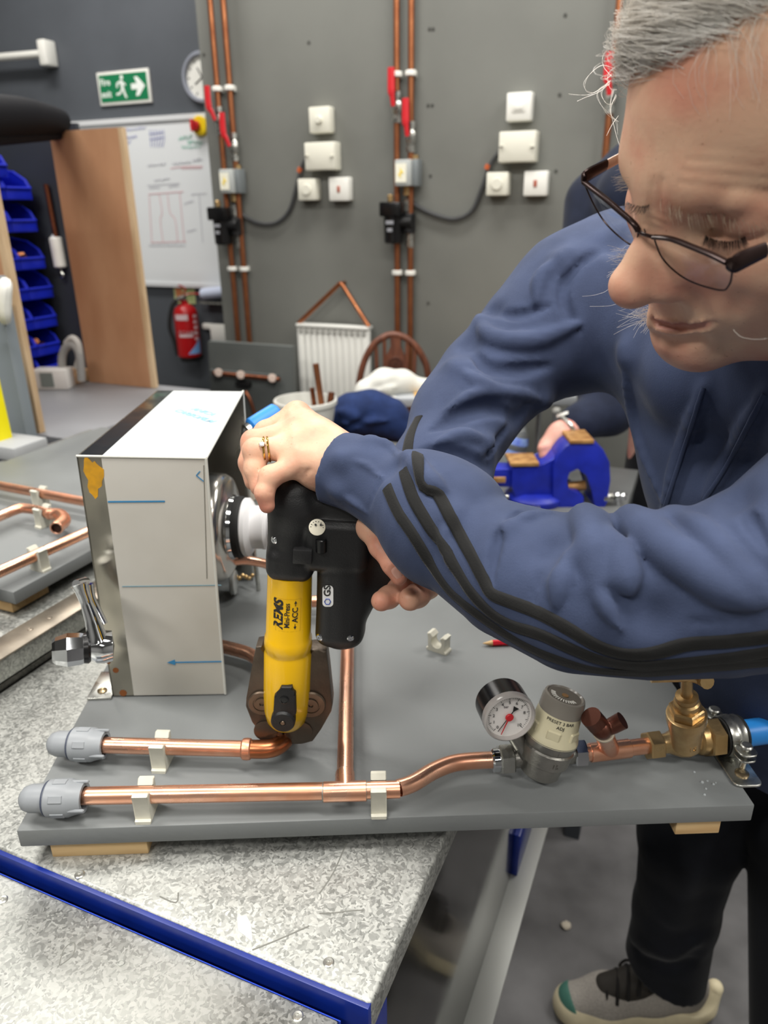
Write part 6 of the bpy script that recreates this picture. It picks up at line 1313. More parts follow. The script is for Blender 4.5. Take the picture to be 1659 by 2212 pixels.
for f in R_:
    pts = [PP(*p) for p in R_[f][0]]
    if f == 'thumb': hr.chain([PP(890, 1140, .632), pts[0]], [.015, .0115], k=0.012)
    else: hr.chain([PP(915, 1190, .646), pts[0]], [.014, .0105], k=0.012)
    hr.chain(pts, R_[f][1], k=0.004)
p_ = PP(846, 1219, .568); hr.fold([p_ + A_(RT) * 0.006 + A_(UPV) * 0.002, p_ - A_(RT) * 0.006 - A_(UPV) * 0.003], -0.0008, 0.0014)
rh_vf = hr.mesh()
# --- hidden body under the clothes (coarse), so that head and hands belong to one figure
SR_, SL_ = PP(1335, 610, .75), PP(2050, 880, .46)
NK = hw_((0, -0.150, -0.135)); CH = PP(1640, 1000, .68); BEL = PP(1745, 1400, .79); HIP = np.array([0.66, 0.90, 0.90])
KN_L, AN_L = PP(1492, 1800, 1.13), PP(1432, 2110, 1.30); KN_R, AN_R = PP(1735, 1800, 1.02), PP(1730, 2330, 1.15)
bl = Vol((0.02, 0.24, 0.02), (0.86, 1.10, 1.42), 0.0075)
UC = PP(1600, 800, .66)
bl.chain([NK, UC, CH, BEL, HIP], [0.05, 0.060, 0.075, 0.10, 0.09], k=0.03)
bl.chain([UC, SR_, PP(1045, 870, .735), PP(905, 1110, .642)], [0.05, 0.04, 0.03, 0.024], k=0.03)
bl.chain([UC, PP(1850, 760, .54), SL_, PP(1720, 1225, .44), PP(1400, 1296, .47), PP(1000, 1176, .54), PP(800, 1042, .588)], [0.05, 0.05, 0.05, 0.038, 0.036, 0.030, 0.023], k=0.02)
bl.chain([HIP, KN_L, AN_L - np.array((-0.012, 0, 0.01))], [0.07, 0.05, 0.024], k=0.02); bl.chain([HIP + np.array((0.12, 0.02, 0)), KN_R, AN_R], [0.07, 0.05, 0.036], k=0.02)
bl_vf = bl.mesh()
body = npobj('body', npmesh([head_vf, lh_vf, rh_vf, bl_vf]), SKIN, person)
def blob(q, c, r): return np.exp(-(((q - np.array(c)) / np.array(r)) ** 2).sum(1))
ql = (head_vf[0] - HT) @ HR; tint = np.zeros((len(body.data.vertices), 4), np.float32); tint[:, 3] = 1; nh = len(ql)
ml = np.array(sum([[p_ + (q_ - p_) * t_ for t_ in np.linspace(0, 1, 12)] for p_, q_ in zip(SHp(*MOUTH), SHp(*MOUTH)[1:])], [])); tt_ = np.linspace(0, 1, len(ml))
dm = np.full(nh, 9.0); sel = np.where(blob(ql, (-0.01, 0, -0.075), (0.05, 0.05, 0.03)) > 0.1)[0]
dd_ = np.sqrt(((ql[sel][:, None, :] - ml[None]) ** 2).sum(2)); jm = dd_.argmin(1); dm[sel] = dd_.min(1); wlip = np.full(nh, 1e-3); wlip[sel] = 0.0012 + 0.0030 * np.sin(PI * np.clip(tt_[jm], 0.02, 0.98)) ** 0.7
tint[:nh, 0] = np.exp(-(dm / wlip) ** 3) * 0.8
tint[:nh, 1] = np.clip(0.9 * blob(ql, (0, 0.026, -0.042), (0.016, 0.02, 0.012)) + sum(0.7 * blob(ql, (0.036 * s, -0.012, -0.038), (0.018, 0.03, 0.016)) for s in (-1, 1)) + 0.6 * blob(ql, (-0.01, 0.0, 0.066), (0.04, 0.05, 0.02)) + 0.5 * blob(ql, (0, -0.002, -0.10), (0.02, 0.03, 0.014)), 0, 1)
tint[:nh, 2] = np.clip(sum(0.9 * blob(ql, (0.040 * s, -0.005, 0.002), (0.017, 0.03, 0.010)) + 0.6 * blob(ql, (0.032 * s, -0.006, -0.020), (0.016, 0.03, 0.006)) for s in (-1, 1)), 0, 1)
for vf_, o_, spec_ in ((lh_vf, nh, L_), (rh_vf, nh + len(lh_vf[0]), {k_: a_[0] for k_, a_ in R_.items()})):
    g_ = np.zeros(len(vf_[0]))
    for f, pts in spec_.items():
        for i_, r_ in ((0, .010), (1, .008), (3, .010)): g_ += (0.55 if i_ < 3 else 0.8) * blob(vf_[0], PP(*pts[i_]), (r_ * 1.3,) * 3)
    tint[o_:o_ + len(g_), 1] = np.clip(g_, 0, 1)
at = body.data.color_attributes.new('tint', 'FLOAT_COLOR', 'POINT'); at.data.foreach_set('color', tint.ravel())
# --- sweatshirt: near sleeve fine, far sleeve and trunk coarser
N1 = [((716, 1011, .599), .0290), ((755, 1018, .596), .0292), ((800, 1034, .588), .0305), ((860, 1075, .574), .033)]
N2 = [((908, 1083, .563), .0400), ((940, 1112, .556), .0465), ((965, 1132, .552), .0480)]
NS = [((955, 1150, .552), .0425), ((1002, 1176, .542), .0405), ((1115, 1236, .516), .0475), ((1250, 1285, .490), .0515), ((1400, 1296, .470), .0500), ((1550, 1275, .455), .0530), ((1720, 1225, .440), .0600), ((1900, 1110, .430), .068), ((2060, 900, .455), .075)]
A = np.array([PP(*p) for p, r in N1 + N2 + NS]); sv = Vol(A.min(0) - 0.085, A.max(0) + 0.085, 0.0024)
for N_, k_ in ((NS, 0), (N2, 0.004), (N1, 0.006)): sv.chain([PP(*p) for p, r in N_], [r for p, r in N_], k=k_, mar=0.02)
cn = PP(716, 1011, .599) - PP(800, 1042, .588); cpt = PP(718, 1010, .598); cn = cn / np.linalg.norm(cn)
sv.half(cpt, cn)
b0 = bvh_of(sv.mesh())
def onb(bv, x, y, d=0.55, lift=0.0):
    h = bv.ray_cast(CAM, ray(x, y).normalized())
    if h[0] is None: h = bv.find_nearest(P(x, y, d))
    n = h[1] if h[1].dot(FW) < 0.15 else -h[1]
    return h[0] + n * lift, n
def S(*pts):
    q = spline([Vector((x, y, 0)) for x, y in pts], 5) if len(pts) > 2 else [Vector((*pts[0], 0)).lerp(Vector((*pts[1], 0)), t / 5) for t in range(6)]
    return [A_(onb(b0, p.x, p.y)[0]) for p in q]
F_ = [(S((880, 985), (905, 1010), (930, 1040), (960, 1060)), .006, .014), (S((800, 950), (835, 962), (862, 985)), .004, .014),
      (S((845, 1010), (815, 1050), (795, 1100)), -.004, .010),
      (S((1160, 1098), (1120, 1110), (1085, 1145), (1066, 1200), (1060, 1262)), -.0075, .008),
      (S((1100, 1140), (1140, 1118), (1195, 1108)), .004, .014), (S((1185, 1100), (1240, 1098), (1268, 1130), (1285, 1190), (1290, 1230)), .0095, .016), (S((1282, 1100), (1300, 1150), (1322, 1220), (1352, 1290)), -.008, .009),
      (S((1300, 1125), (1335, 1180), (1352, 1240), (1365, 1290)), .008, .012), (S((1350, 1150), (1400, 1200), (1480, 1262), (1560, 1305)), -.007, .012), (S((1310, 1110), (1380, 1135), (1460, 1200), (1560, 1265), (1640, 1300)), .010, .016),
      (S((1450, 1110), (1520, 1150), (1600, 1240), (1659, 1300)), .007, .018), (S((1590, 1075), (1625, 1130), (1659, 1190)), -.008, .012), (S((1225, 1200), (1210, 1255), (1200, 1310)), .006, .014), (S((1190, 1180), (1165, 1240), (1150, 1300)), -.004, .014),
      (S((1285, 1250), (1310, 1310), (1345, 1365)), .005, .016), (S((985, 1110), (960, 1160), (975, 1230)), .004, .018), (S((735, 990), (790, 1005), (820, 1030)), .0025, .018), (S((725, 1060), (765, 1085), (790, 1105)), .003, .016), (S((1400, 1330), (1500, 1345), (1620, 1340)), -.004, .018)]
for pts, am, w_ in F_: sv.chain(pts, [max(0.0015, abs(am) * (1.0 if am > 0 else 0.5) * min(1.0, 0.4 + 0.15 * min(i_, len(pts) - 1 - i_))) for i_ in range(len(pts))], k=w_ * (0.95 if am > 0 else 1.5), op='+' if am > 0 else '-')
sleeve_vf = sv.mesh(); bS = bvh_of(sleeve_vf)
tv = Vol((-0.03, 0.40, 0.80), (0.80, 1.12, 1.42), 0.0032)
FS = [((1345, 625, .765), .080), ((1250, 680, .76), .076), ((1152, 742, .75), .053), ((1058, 828, .735), .0475), ((1000, 905, .71), .0445), ((948, 1030, .67), .042), ((900, 1110, .645), .039), ((895, 1165, .640), .036)]
tv.chain([PP(*p) for p, r in FS], [r for p, r in FS], k=0.03, mar=0.02)
tv.chain([PP(1440, 660, .72), PP(1545, 760, .69), PP(1655, 1000, .68), PP(1715, 1200, .73), PP(1775, 1400, .79), PP(1775, 1600, .88)], [.070, .083, .100, .112, .138, .145], k=0.04)
tv.chain([PP(1640, 700, .62), PP(1850, 760, .54), PP(2050, 880, .47)], [.075, .080, .075], k=0.05)
tv.chain([PP(1400, 700, .70), PP(1500, 810, .62), PP(1640, 840, .57)], [.03, .034, .03], k=0.03)
b0 = bvh_of(tv.mesh()); 
F_ = [(S((1330, 520), (1245, 575), (1215, 640), (1250, 720)), -.006, .018), (S((1225, 555), (1170, 600), (1160, 660)), .008, .022), (S((1040, 690), (1060, 730), (1150, 735), (1250, 700)), .009, .018), (S((1060, 670), (1120, 680), (1190, 660)), -.006, .014),
      (S((1010, 740), (1050, 790), (1120, 800), (1190, 790)), -.007, .016), (S((980, 790), (1040, 830), (1110, 850)), .007, .018), (S((1180, 870), (1120, 850), (1030, 850), (960, 890)), .006, .016), (S((1120, 905), (1060, 880), (990, 900), (930, 930)), -.008, .014),
      (S((1060, 960), (1000, 940), (940, 960)), .007, .014), (S((1060, 1010), (1000, 990), (940, 985), (890, 990)), -.010, .010), (S((1130, 890), (1075, 950), (1040, 1010)), -.004, .010),
      (S((1352, 760), (1360, 850), (1385, 960), (1440, 1100)), .006, .022), (S((1522, 840), (1490, 930), (1462, 1010), (1430, 1120)), .008, .009), (S((1654, 850), (1610, 930), (1565, 1010), (1522, 1080)), .008, .009)]
for pts, am, w_ in F_: tv.chain(pts, [max(0.002, abs(am) * min(0.9, 0.35 + 0.14 * min(i_, len(pts) - 1 - i_))) for i_ in range(len(pts))], k=w_ * 1.1, op='+' if am > 0 else '-')
trunk_vf = tv.mesh(); bT = bvh_of(trunk_vf)
shirt = npobj('sweatshirt', npmesh([sleeve_vf, trunk_vf]), HOOD, person)
def tape(bv, pts, wpx, d=0.54, n=6):
    """cloth tape lying on a surface along a line"""
    q = [(Vector((x, y, 0))) for x, y in pts]; q = spline(q, n); V_, F2 = [], []; rows = []
    c = [onb(bv, p.x, p.y, d) for p in q]; hw2 = wpx / 2 * d / FPX
    cs = [a for a, _ in c]
    for _ in range(2): cs = [cs[0]] + [(cs[i - 1] + cs[i] * 2 + cs[i + 1]) / 4 for i in range(1, len(cs) - 1)] + [cs[-1]]
    for i in range(len(cs)):
        t = (cs[min(i + 1, len(cs) - 1)] - cs[max(i - 1, 0)]).normalized(); sd = t.cross(c[i][1]).normalized(); row = []
        for k_, lf in ((-1.03, -0.0008), (-1, 0.0010), (-0.5, 0.0014), (0, 0.0014), (0.5, 0.0014), (1, 0.0010), (1.03, -0.0008)):
            loc, nn, _, _ = bv.find_nearest(cs[i] + sd * hw2 * k_)
            if nn.dot(c[i][1]) < 0: nn = -nn
            row.append(loc + nn * lf)
        rows.append(row)
    for r in rows: V_ += [tuple(p) for p in r]
    m_ = 7
    for i in range(len(rows) - 1):
        for j in range(m_ - 1): F2.append((i * m_ + j, i * m_ + j + 1, (i + 1) * m_ + j + 1, (i + 1) * m_ + j))
    return np.array(V_), np.array(F2)
T1 = [(902, 980), (904, 1010), (908, 1042), (922, 1058), (944, 1066), (962, 1096), (992, 1153), (1018, 1200), (1045, 1253), (1061, 1282), (1098, 1298), (1161, 1322), (1230, 1359), (1289, 1394), (1352, 1413), (1416, 1410), (1485, 1391), (1564, 1386), (1659, 1375), (1720, 1362)]
T2 = [(873, 1015), (891, 1073), (918, 1121), (955, 1179), (987, 1232), (1018, 1280), (1061, 1325), (1108, 1352), (1167, 1370), (1236, 1402), (1299, 1426), (1373, 1438), (1469, 1432), (1564, 1422), (1659, 1408), (1720, 1395)]
T3 = [(836, 1052), (859, 1105), (891, 1153), (923, 1206), (950, 1250), (981, 1287), (1029, 1325), (1077, 1360), (1140, 1398), (1204, 1424), (1268, 1444), (1336, 1452), (1420, 1452), (1540, 1440), (1659, 1430)]
for T_, lab in ((T1, None), (T2, None), (T3, None)): npobj('stripe', tape(bS, T_, 25), TAPE, shirt)
npobj('stripe', tape(bT, [(905, 900), (893, 922), (885, 945), (881, 968), (880, 985)], 25, 0.66), TAPE, shirt)
npobj('drawcord', tape(bT, [(1520, 838), (1492, 925), (1464, 1008), (1430, 1118)], 9, 0.6), HOOD, shirt); npobj('drawcord', tape(bT, [(1652, 852), (1610, 930), (1567, 1010), (1522, 1078)], 9, 0.6), HOOD, shirt)
# cuff: ribbed band of the near sleeve
# --- trousers
pv = Vol((0.30, 0.52, 0.04), (0.95, 1.16, 1.05), 0.0045)
pv.chain([HIP, HIP * 0.3 + KN_L * 0.7, KN_L, KN_L * 0.5 + AN_L * 0.5, AN_L], [.12, .080, .074, .064, .070], k=0.02); pv.half(AN_L + np.array((0, 0, 0.030)), (-0.35, 0.05, -1))
pv.chain([HIP + np.array((0.12, 0.02, 0)), KN_R, AN_R], [.11, .070, .072], k=0.01)
b0 = bvh_of(pv.mesh())
for pts, am, w_ in [(S((1400, 1830), (1410, 1950), (1390, 2050)), .006, .02), (S((1560, 1850), (1520, 1960), (1500, 2060)), -.006, .02), (S((1370, 2020), (1440, 2060), (1500, 2040)), .008, .016), (S((1380, 2060), (1440, 2090), (1490, 2080)), -.008, .012), (S((1470, 1800), (1480, 1900), (1450, 1990)), .005, .02)]: pv.fold(pts, am, w_)
npobj('trousers', pv.mesh(), JOG, person)
# ------------------------------------------------------------------ hair, brows, lashes
bH = bvh_of(head_vf)
def strands(paths, r0, r1=None, seg=3):
    """thin tapered tubes from polylines: one (verts, quads) pair"""
    V_, F2, o = [], [], 0
    for pts in paths:
        pts = [Vector(p) for p in pts]; n = len(pts); b_ = None
        for i, p in enumerate(pts):
            t = (pts[min(i + 1, n - 1)] - pts[max(i - 1, 0)])
            t = t.normalized() if t.length > 1e-9 else Vector((0, 0, 1))
            b_ = axes(t)[0] if b_ is None else (b_ - t * b_.dot(t)).normalized()
            c_ = t.cross(b_); q = r0 + ((r1 if r1 is not None else r0) - r0) * i / max(1, n - 1)
            for j in range(seg): a = 2 * PI * j / seg; V_.append(p + b_ * (q * math.cos(a)) + c_ * (q * math.sin(a)))
        for i in range(n - 1):
            for j in range(seg): F2.append((o + i * seg + j, o + i * seg + (j + 1) % seg, o + (i + 1) * seg + (j + 1) % seg, o + (i + 1) * seg + j))
        o += n * seg
    return np.array([tuple(v) for v in V_]), np.array(F2)
rh = random.Random(11)
HL = [(1325, 215), (1345, 178), (1420, 150), (1494, 112), (1580, 70), (1659, 22), (1760, -20)]
def hairline(x):
    for (x0, y0), (x1, y1) in zip(HL, HL[1:]):
        if x <= x1: return y0 + (y1 - y0) * (x - x0) / (x1 - x0)
    return HL[-1][1]
PT = P(1322, 150, .500)
def hand_on_head(p, lift):
    loc, n, _, _ = bH.find_nearest(p); v = p - loc
    if n.dot(loc - Vector(hw_((0, -0.09, 0.02)))) < 0: n = -n
    return loc + n * lift, n
paths = []
for i in range(3800):
    x = rh.uniform(1330, 1900); y = hairline(min(x, 1759)) - abs(rh.gauss(0, 95)) + rh.uniform(-8, 10)
    if y < -300: continue
    h = bH.ray_cast(CAM, ray(x, y).normalized())
    if h[0] is None: continue
    p = h[0].copy(); L_n = rh.uniform(0.45, 1.1); top = rh.uniform(0.002, 0.011) * (1 if rh.random() < 0.8 else 1.7); n_ = 12; pts = []; wv = Vector((rh.gauss(0, 1), rh.gauss(0, 1), rh.gauss(0, 1))) * 0.0026; ph = rh.uniform(0, 6)
    tgt = PT + Vector((rh.gauss(0, 1), rh.gauss(0, 1), rh.gauss(0, 1))) * 0.014 + UPV * rh.uniform(-0.004, 0.03)
    tot = min((tgt - p).length * L_n, 0.13)
    for k in range(n_):
        q, nn = hand_on_head(p, top * math.sin(PI * min(1, (k + 0.3) / n_)) + 0.0006); pts.append(q + wv * math.sin(k * 0.42 + ph))
        d = (tgt - p); d = d.normalized() if d.length > 1e-6 else d
        d = (d - nn * d.dot(nn) * 0.8).normalized(); p = q + d * (tot / n_)
    paths.append(pts)
hair = npobj('hair', strands(paths, 0.00016, 0.00007), HAIRM, person, kind='stuff')
# a thin cap of undercoat where the hair is dense
cv, cf = head_vf
pix = []
cam_ = np.array(CAM); rel = cv - cam_; dep = rel @ np.array(FW); px_ = CX + FPX * (rel @ np.array(RT)) / dep; py_ = CY - FPX * (rel @ np.array(UPV)) / dep
loc_ = (cv - HT) @ HR
hl = np.interp(px_, [a for a, _ in HL], [b_ for _, b_ in HL])
inh = ((py_ < hl - 26) & (loc_[:, 2] > 0.035)) | ((loc_[:, 1] < -0.10) & (loc_[:, 2] > -0.05))
keep = inh[cf].all(1); cf2 = cf[keep]; used, inv = np.unique(cf2, return_inverse=True)
cc_ = np.array(hw_((0, -0.09, 0.02))); dirs = cv[used] - cc_; dirs /= np.linalg.norm(dirs, axis=1)[:, None]
npobj('hair_undercoat', (cv[used] + dirs * 0.0014, inv.reshape(cf2.shape)), mat('hair_undercoat', (226, 208, 196), 0.7, col2=(188, 170, 158), scale=240, stretch=(1, 1, 0.4), bump=0.8, bscale=500), person)
# loose wisps on forehead and temple, whiskery locks of the far side
def pxpath(pts, d, n=7, jit=0.0): return spline([P(x + rh.gauss(0, jit), y + rh.gauss(0, jit), d) for x, y in pts], n)
wisps = []
for i in range(36):
    x0 = rh.uniform(1510, 1730); y0 = hairline(x0) + rh.uniform(-30, 10); ln_ = rh.uniform(60, 210); bend = rh.uniform(-75, 60); pts = []
    for k in range(9):
        t = k / 8; x = x0 + bend * math.sin(t * PI * 0.8) + rh.uniform(-12, 12) * 0.2 + (x0 - 1560) * 0.12 * t; y = y0 + ln_ * t
        h = bH.ray_cast(CAM, ray(x, y).normalized())
        if h[0] is None: break
        pts.append(h[0] - ray(x, y).normalized() * (0.001 + 0.004 * math.sin(t * PI)))
    if len(pts) > 4: wisps.append(pts)
for i in range(60):
    x0 = rh.uniform(1345, 1520); y0 = hairline(x0) - 10; pts = []; ln_ = rh.uniform(20, 60); sl_ = rh.uniform(-1.6, -0.4)
    for k in range(6):
        t = k / 5; x = x0 + sl_ * ln_ * t * 1.2; y = y0 + ln_ * t * (1.1 - 0.4 * t)
        h = bH.ray_cast(CAM, ray(x, y).normalized())
        if h[0] is None: break
        pts.append(h[0] - ray(x, y).normalized() * (0.001 + 0.002 * math.sin(t * PI)))
    if len(pts) > 3: wisps.append(pts)
FLY = [[(1330, 150), (1300, 140), (1275, 160), (1262, 180), (1266, 196), (1282, 200), (1300, 188), (1318, 175)], [(1322, 165), (1305, 145), (1302, 125), (1312, 108), (1330, 98)], [(1320, 172), (1300, 190), (1270, 205), (1228, 203)], [(1318, 178), (1295, 198), (1262, 212), (1246, 218)], [(1316, 176), (1300, 200), (1308, 222), (1322, 224), (1330, 210)], [(1318, 182), (1298, 190), (1290, 205), (1296, 222), (1312, 245), (1330, 262), (1334, 290)],
       [(1324, 196), (1318, 225), (1320, 250), (1336, 262)], [(1330, 205), (1320, 235), (1326, 268), (1334, 300), (1338, 318)], [(1322, 160), (1308, 170), (1296, 168), (1312, 162), (1328, 168)], [(1336, 250), (1322, 270), (1310, 292)], [(1340, 140), (1322, 150), (1312, 168), (1318, 190), (1332, 196)]]
for f in FLY:
    for j in range(2): wisps.append(pxpath(f, .50 + 0.004 * j, 6, 1.0))
for i in range(30):                                                 # lock beside the far cheek
    y0 = rh.uniform(530, 585); wisps.append(spline([P(1372 + rh.uniform(0, 14), y0 + rh.uniform(-4, 8), .485), P(1352, y0 + rh.uniform(-8, 6), .485), P(rh.uniform(1310, 1336), y0 + rh.uniform(-14, 22), .485)], 4))
for i in range(80):                                                # lock under the nose, beside the mouth
    x0 = rh.uniform(1385, 1425); y0 = rh.uniform(655, 700); dx = rh.uniform(-62, -10); dy = rh.uniform(-22, 34)
    wisps.append(spline([P(x0, y0, .50), P(x0 + dx * 0.5, y0 + dy * 0.4, .50), P(x0 + dx, y0 + dy, .50)], 4))
wisps += [pxpath([(1345, 560), (1318, 620), (1290, 636), (1258, 640)], .50, 6), pxpath([(1360, 645), (1320, 660), (1274, 662)], .50, 6), pxpath([(1584, 712), (1600, 727), (1630, 733), (1659, 731)], .385, 6), pxpath([(1480, 60), (1515, 85), (1512, 110), (1560, 120)], .40, 5)]
npobj('hair_wisps', strands(wisps, 0.00011, 0.00006), HAIRM, person, kind='stuff')
# brows and lashes
def onhead(x, y, lift=0.0):
    h = bH.ray_cast(CAM, ray(x, y).normalized())
    return None if h[0] is None else h[0] - ray(x, y).normalized() * lift
hwl = lambda p: Vector(hw_(p))
brow, lash = [], []
for i in range(150):
    s = -1 if i < 110 else 1; t = rh.random(); x = (0.012 + 0.044 * t) * s
    loc, nn, _, _ = bH.find_nearest(Vector(hw_((x, 0.010 - 0.03 * t * t, 0.0125 - 0.014 * t * t + rh.gauss(0, 0.0020)))))
    if nn.dot(Vector(HR[:, 1])) < 0: nn = -nn
    d = Vector(HR @ np.array((0.8 * s, 0.25, rh.uniform(-0.5, 0.25)))) + nn * 0.35; d.normalize(); l_ = rh.uniform(0.005, 0.010)
    brow.append([loc, loc + d * l_ * 0.5 + nn * 0.0006, loc + d * l_ - Z * 0.0006])
npobj('eyebrows', strands(brow, 0.00009, 0.00004), mat('brow_hair', (176, 158, 136), 0.5), person, kind='stuff')
for lc, nl, dx0, dy0, dn in (([(1524, 510), (1545, 518), (1570, 521), (1592, 519), (1610, 512)], 220, (-10, 8), (12, 24), 0.006), ([(1356, 437), (1370, 443), (1386, 446), (1402, 443)], 90, (-24, -6), (10, 20), 0.004)):
    q = spline([Vector((x, y, 0)) for x, y in lc], 12)
    for i in range(nl):
        t = rh.random(); j = min(int(t * (len(q) - 1)), len(q) - 2); p2 = q[j].lerp(q[j + 1], rh.random()); x, y = p2.x, p2.y + rh.gauss(0, 1.0)
        p = onhead(x, y, 0.0)
        if p is None: continue
        d_ = depth(p); dx = dx0[0] + (dx0[1] - dx0[0]) * t + rh.gauss(0, 2.5); dy = rh.uniform(*dy0)
        lash.append([p, P(x + dx * 0.45, y + dy * 0.65, d_ - dn * 0.7), P(x + dx, y + dy, d_ - dn)])
npobj('eyelashes', strands(lash, 0.00008, 0.00003), HAIRD, person, kind='stuff')
# ------------------------------------------------------------------ eyeglasses
def clear_mat(name, tint=(1, 1, 1), gl=0.10):
    m = bpy.data.materials.new(name); m.use_nodes = True; nt = m.node_tree; L = nt.links.new; MATS[name] = m
    for n in list(nt.nodes): nt.nodes.remove(n)
    o = nt.nodes.new('ShaderNodeOutputMaterial'); a = nt.nodes.new('ShaderNodeBsdfTransparent'); a.inputs[0].default_value = (*tint, 1); g = nt.nodes.new('ShaderNodeBsdfGlossy'); g.inputs['Roughness'].default_value = 0.02
    mx = nt.nodes.new('ShaderNodeMixShader'); mx.inputs[0].default_value = 0.05
    L(a.outputs[0], mx.inputs[1]); L(g.outputs[0], mx.inputs[2]); L(mx.outputs[0], o.inputs[0]); return m
LENS = clear_mat('spectacle_lens', (0.97, 0.97, 0.97)); FRM = mat('dark_brown_frame', (46, 32, 30), 0.25, 0.6); TIP = mat('beige_temple', (196, 170, 150), 0.35, 0.3)
gnl = np.array([0, math.cos(0.16), -math.sin(0.16)]); gN = Vector(HR @ gnl); gP = Vector(hw_((0, 0.0200, -0.012)))
gp_ = lambda x, y, o=0.0: onpl(x, y, gP + gN * o, gN)
glasses = thing('eyeglasses', 'dark brown framed eyeglasses low on the nose of the leaning person', 'glasses', gp_(1397, 508))
near = [(1412, 512), (1449, 516), (1494, 533), (1538, 551), (1570, 567), (1580, 580), (1580, 600), (1574, 617), (1560, 627), (1516, 617), (1479, 601), (1449, 578), (1427, 551)]
far = [(1379, 499), (1368, 482), (1334, 452), (1301, 424), (1271, 401), (1261, 393), (1267, 408), (1282, 441), (1305, 478), (1334, 508), (1366, 530), (1376, 518)]
for nm_, ol, top_n in (('near', near, 5), ('far', far, 6)):
    cl = spline([gp_(x, y) for x, y in ol + ol[:1]], 5)
    b = BM(); tube(b, cl, 0.0005, 8, k=1, caps=False); rim = obj('rim', b, FRM, glasses)
    b = BM(); tube(b, [gp_(x, y, 0.0003) for x, y in ol[:top_n]], 0.0014, 10, k=5, flat=(0.9, 1.3), hint=gN); obj('brow_bar', b, FRM, rim)
    cen = sum((p for p in cl), Vector()) / len(cl); b = BM(); fa = [b.verts.new(p + gN * 0.0002) for p in cl[:-1]]; ba = [b.verts.new(p - gN * 0.0012) for p in cl[:-1]]
    cf_ = b.verts.new(cen + gN * 0.0016); cb_ = b.verts.new(cen + gN * 0.0002); m_ = len(fa)
    for i in range(m_): b.faces.new((cf_, fa[i], fa[(i + 1) % m_])); b.faces.new((cb_, ba[(i + 1) % m_], ba[i])); b.faces.new((fa[i], ba[i], ba[(i + 1) % m_], fa[(i + 1) % m_]))
    obj('lens', b, LENS, glasses)
b = BM(); tube(b, [gp_(1379, 499), gp_(1388, 505, 0.001), gp_(1399, 509, 0.001), gp_(1412, 512)], 0.0011, 10); obj('bridge', b, FRM, glasses)
for x, y in ((1388, 487),):
    b = BM(); q = gp_(x, y, -0.005); bmesh.ops.create_uvsphere(b, u_segments=12, v_segments=8, radius=1, matrix=Matrix.Translation(q) @ basis(RT, UPV, FW).to_3x3().to_4x4() @ Matrix.Diagonal((0.0016, 0.0036, 0.0026, 1))); tube(b, [q, gp_(x + (6 if x < 1400 else -6), y + 14, 0)], 0.0004, 6, k=1); obj('nose_pad', b, FRM, glasses)
for hinge, px2, ear, s in (((1570, 570), (1618, 556), (-0.0790, -0.085, 0.002), -1), ((1263, 391), (1288, 368), (0.0775, -0.085, 0.002), 1)):
    h0 = gp_(*hinge); e1_ = Vector(hw_(ear)); h1 = h0 + gN * (-0.006) + Vector(HR[:, 0]) * 0.0035 * s
    h2 = h1.lerp(e1_, 0.13)
    b = BM(); tube(b, [h0, h0 + gN * (-0.0015) + Vector(HR[:, 0]) * 0.003 * s, h1, h2], [0.0026, 0.0040, 0.0042, 0.0034], 10, flat=(0.5, 1.15), k=4, hint=Vector(HR[:, 2])); tp_ = obj('hinge', b, FRM, glasses)
    b = BM(); tube(b, [h2, h1.lerp(e1_, 0.5), e1_, e1_ + Vector(HR @ np.array((0, -0.016, -0.016)))], 0.0026, 10, flat=(0.45, 1.2), k=4, hint=Vector(HR[:, 2])); obj('temple', b, TIP, glasses)
# ------------------------------------------------------------------ rings and nails
GOLD = mat('gold', (224, 184, 96), 0.18, 1.0)
p0_, p1_ = Vector(PP(*L_['ring'][0])), Vector(PP(*L_['ring'][1])); fa_ = (p1_ - p0_).normalized()
c0_ = p0_.lerp(p1_, 0.74); outn = (-(FW * 0.55) + UPV * 0.8); outn = (outn - fa_ * outn.dot(fa_)).normalized()
for off, lab, nm_ in ((-0.0017, 'thin gold wedding band on the ring finger of the upper hand', 'wedding_ring'), (0.0015, 'gold solitaire ring with clear stone on the ring finger', 'diamond_ring')):
    t = thing(nm_, lab, 'ring', c0_ + fa_ * off, 'rings on the left hand'); b = BM(); tilt = (fa_ + RT * 0.24 * (1 if off < 0 else -1)).normalized(); torus(b, c0_ + fa_ * off, tilt, 0.0100, 0.00085, 36, 8); obj('band', b, GOLD, t)
    if off > 0:
        st_ = c0_ + fa_ * off + (outn * 0.85 - FW * 0.35 - UPV * 0.45).normalized() * 0.0112; b = BM(); ddn = (st_ - c0_ - fa_ * off).normalized()
        lathe(b, [(0, -0.0018), (0.0022, 0.0004), (0.0022, 0.0008), (0.0013, 0.0017), (0, 0.0017)], st_, ddn, 8); obj('stone', b, mat('diamond', (250, 250, 252), 0.08, spec=1.0, coat=1.0), t, sharp=5)
        b = BM()
        for i in range(4): a = i * PI / 2; e2, f2, _ = axes(ddn); q = st_ + (e2 * math.cos(a) + f2 * math.sin(a)) * 0.0021; tube(b, [q - ddn * 0.0022, q + ddn * 0.001], 0.0004, 6, k=1)
        obj('claws', b, GOLD, t, kind='stuff')
NAIL = mat('nail', (222, 168, 150), 0.3, sub=0.05)
bR = bvh_of(rh_vf)
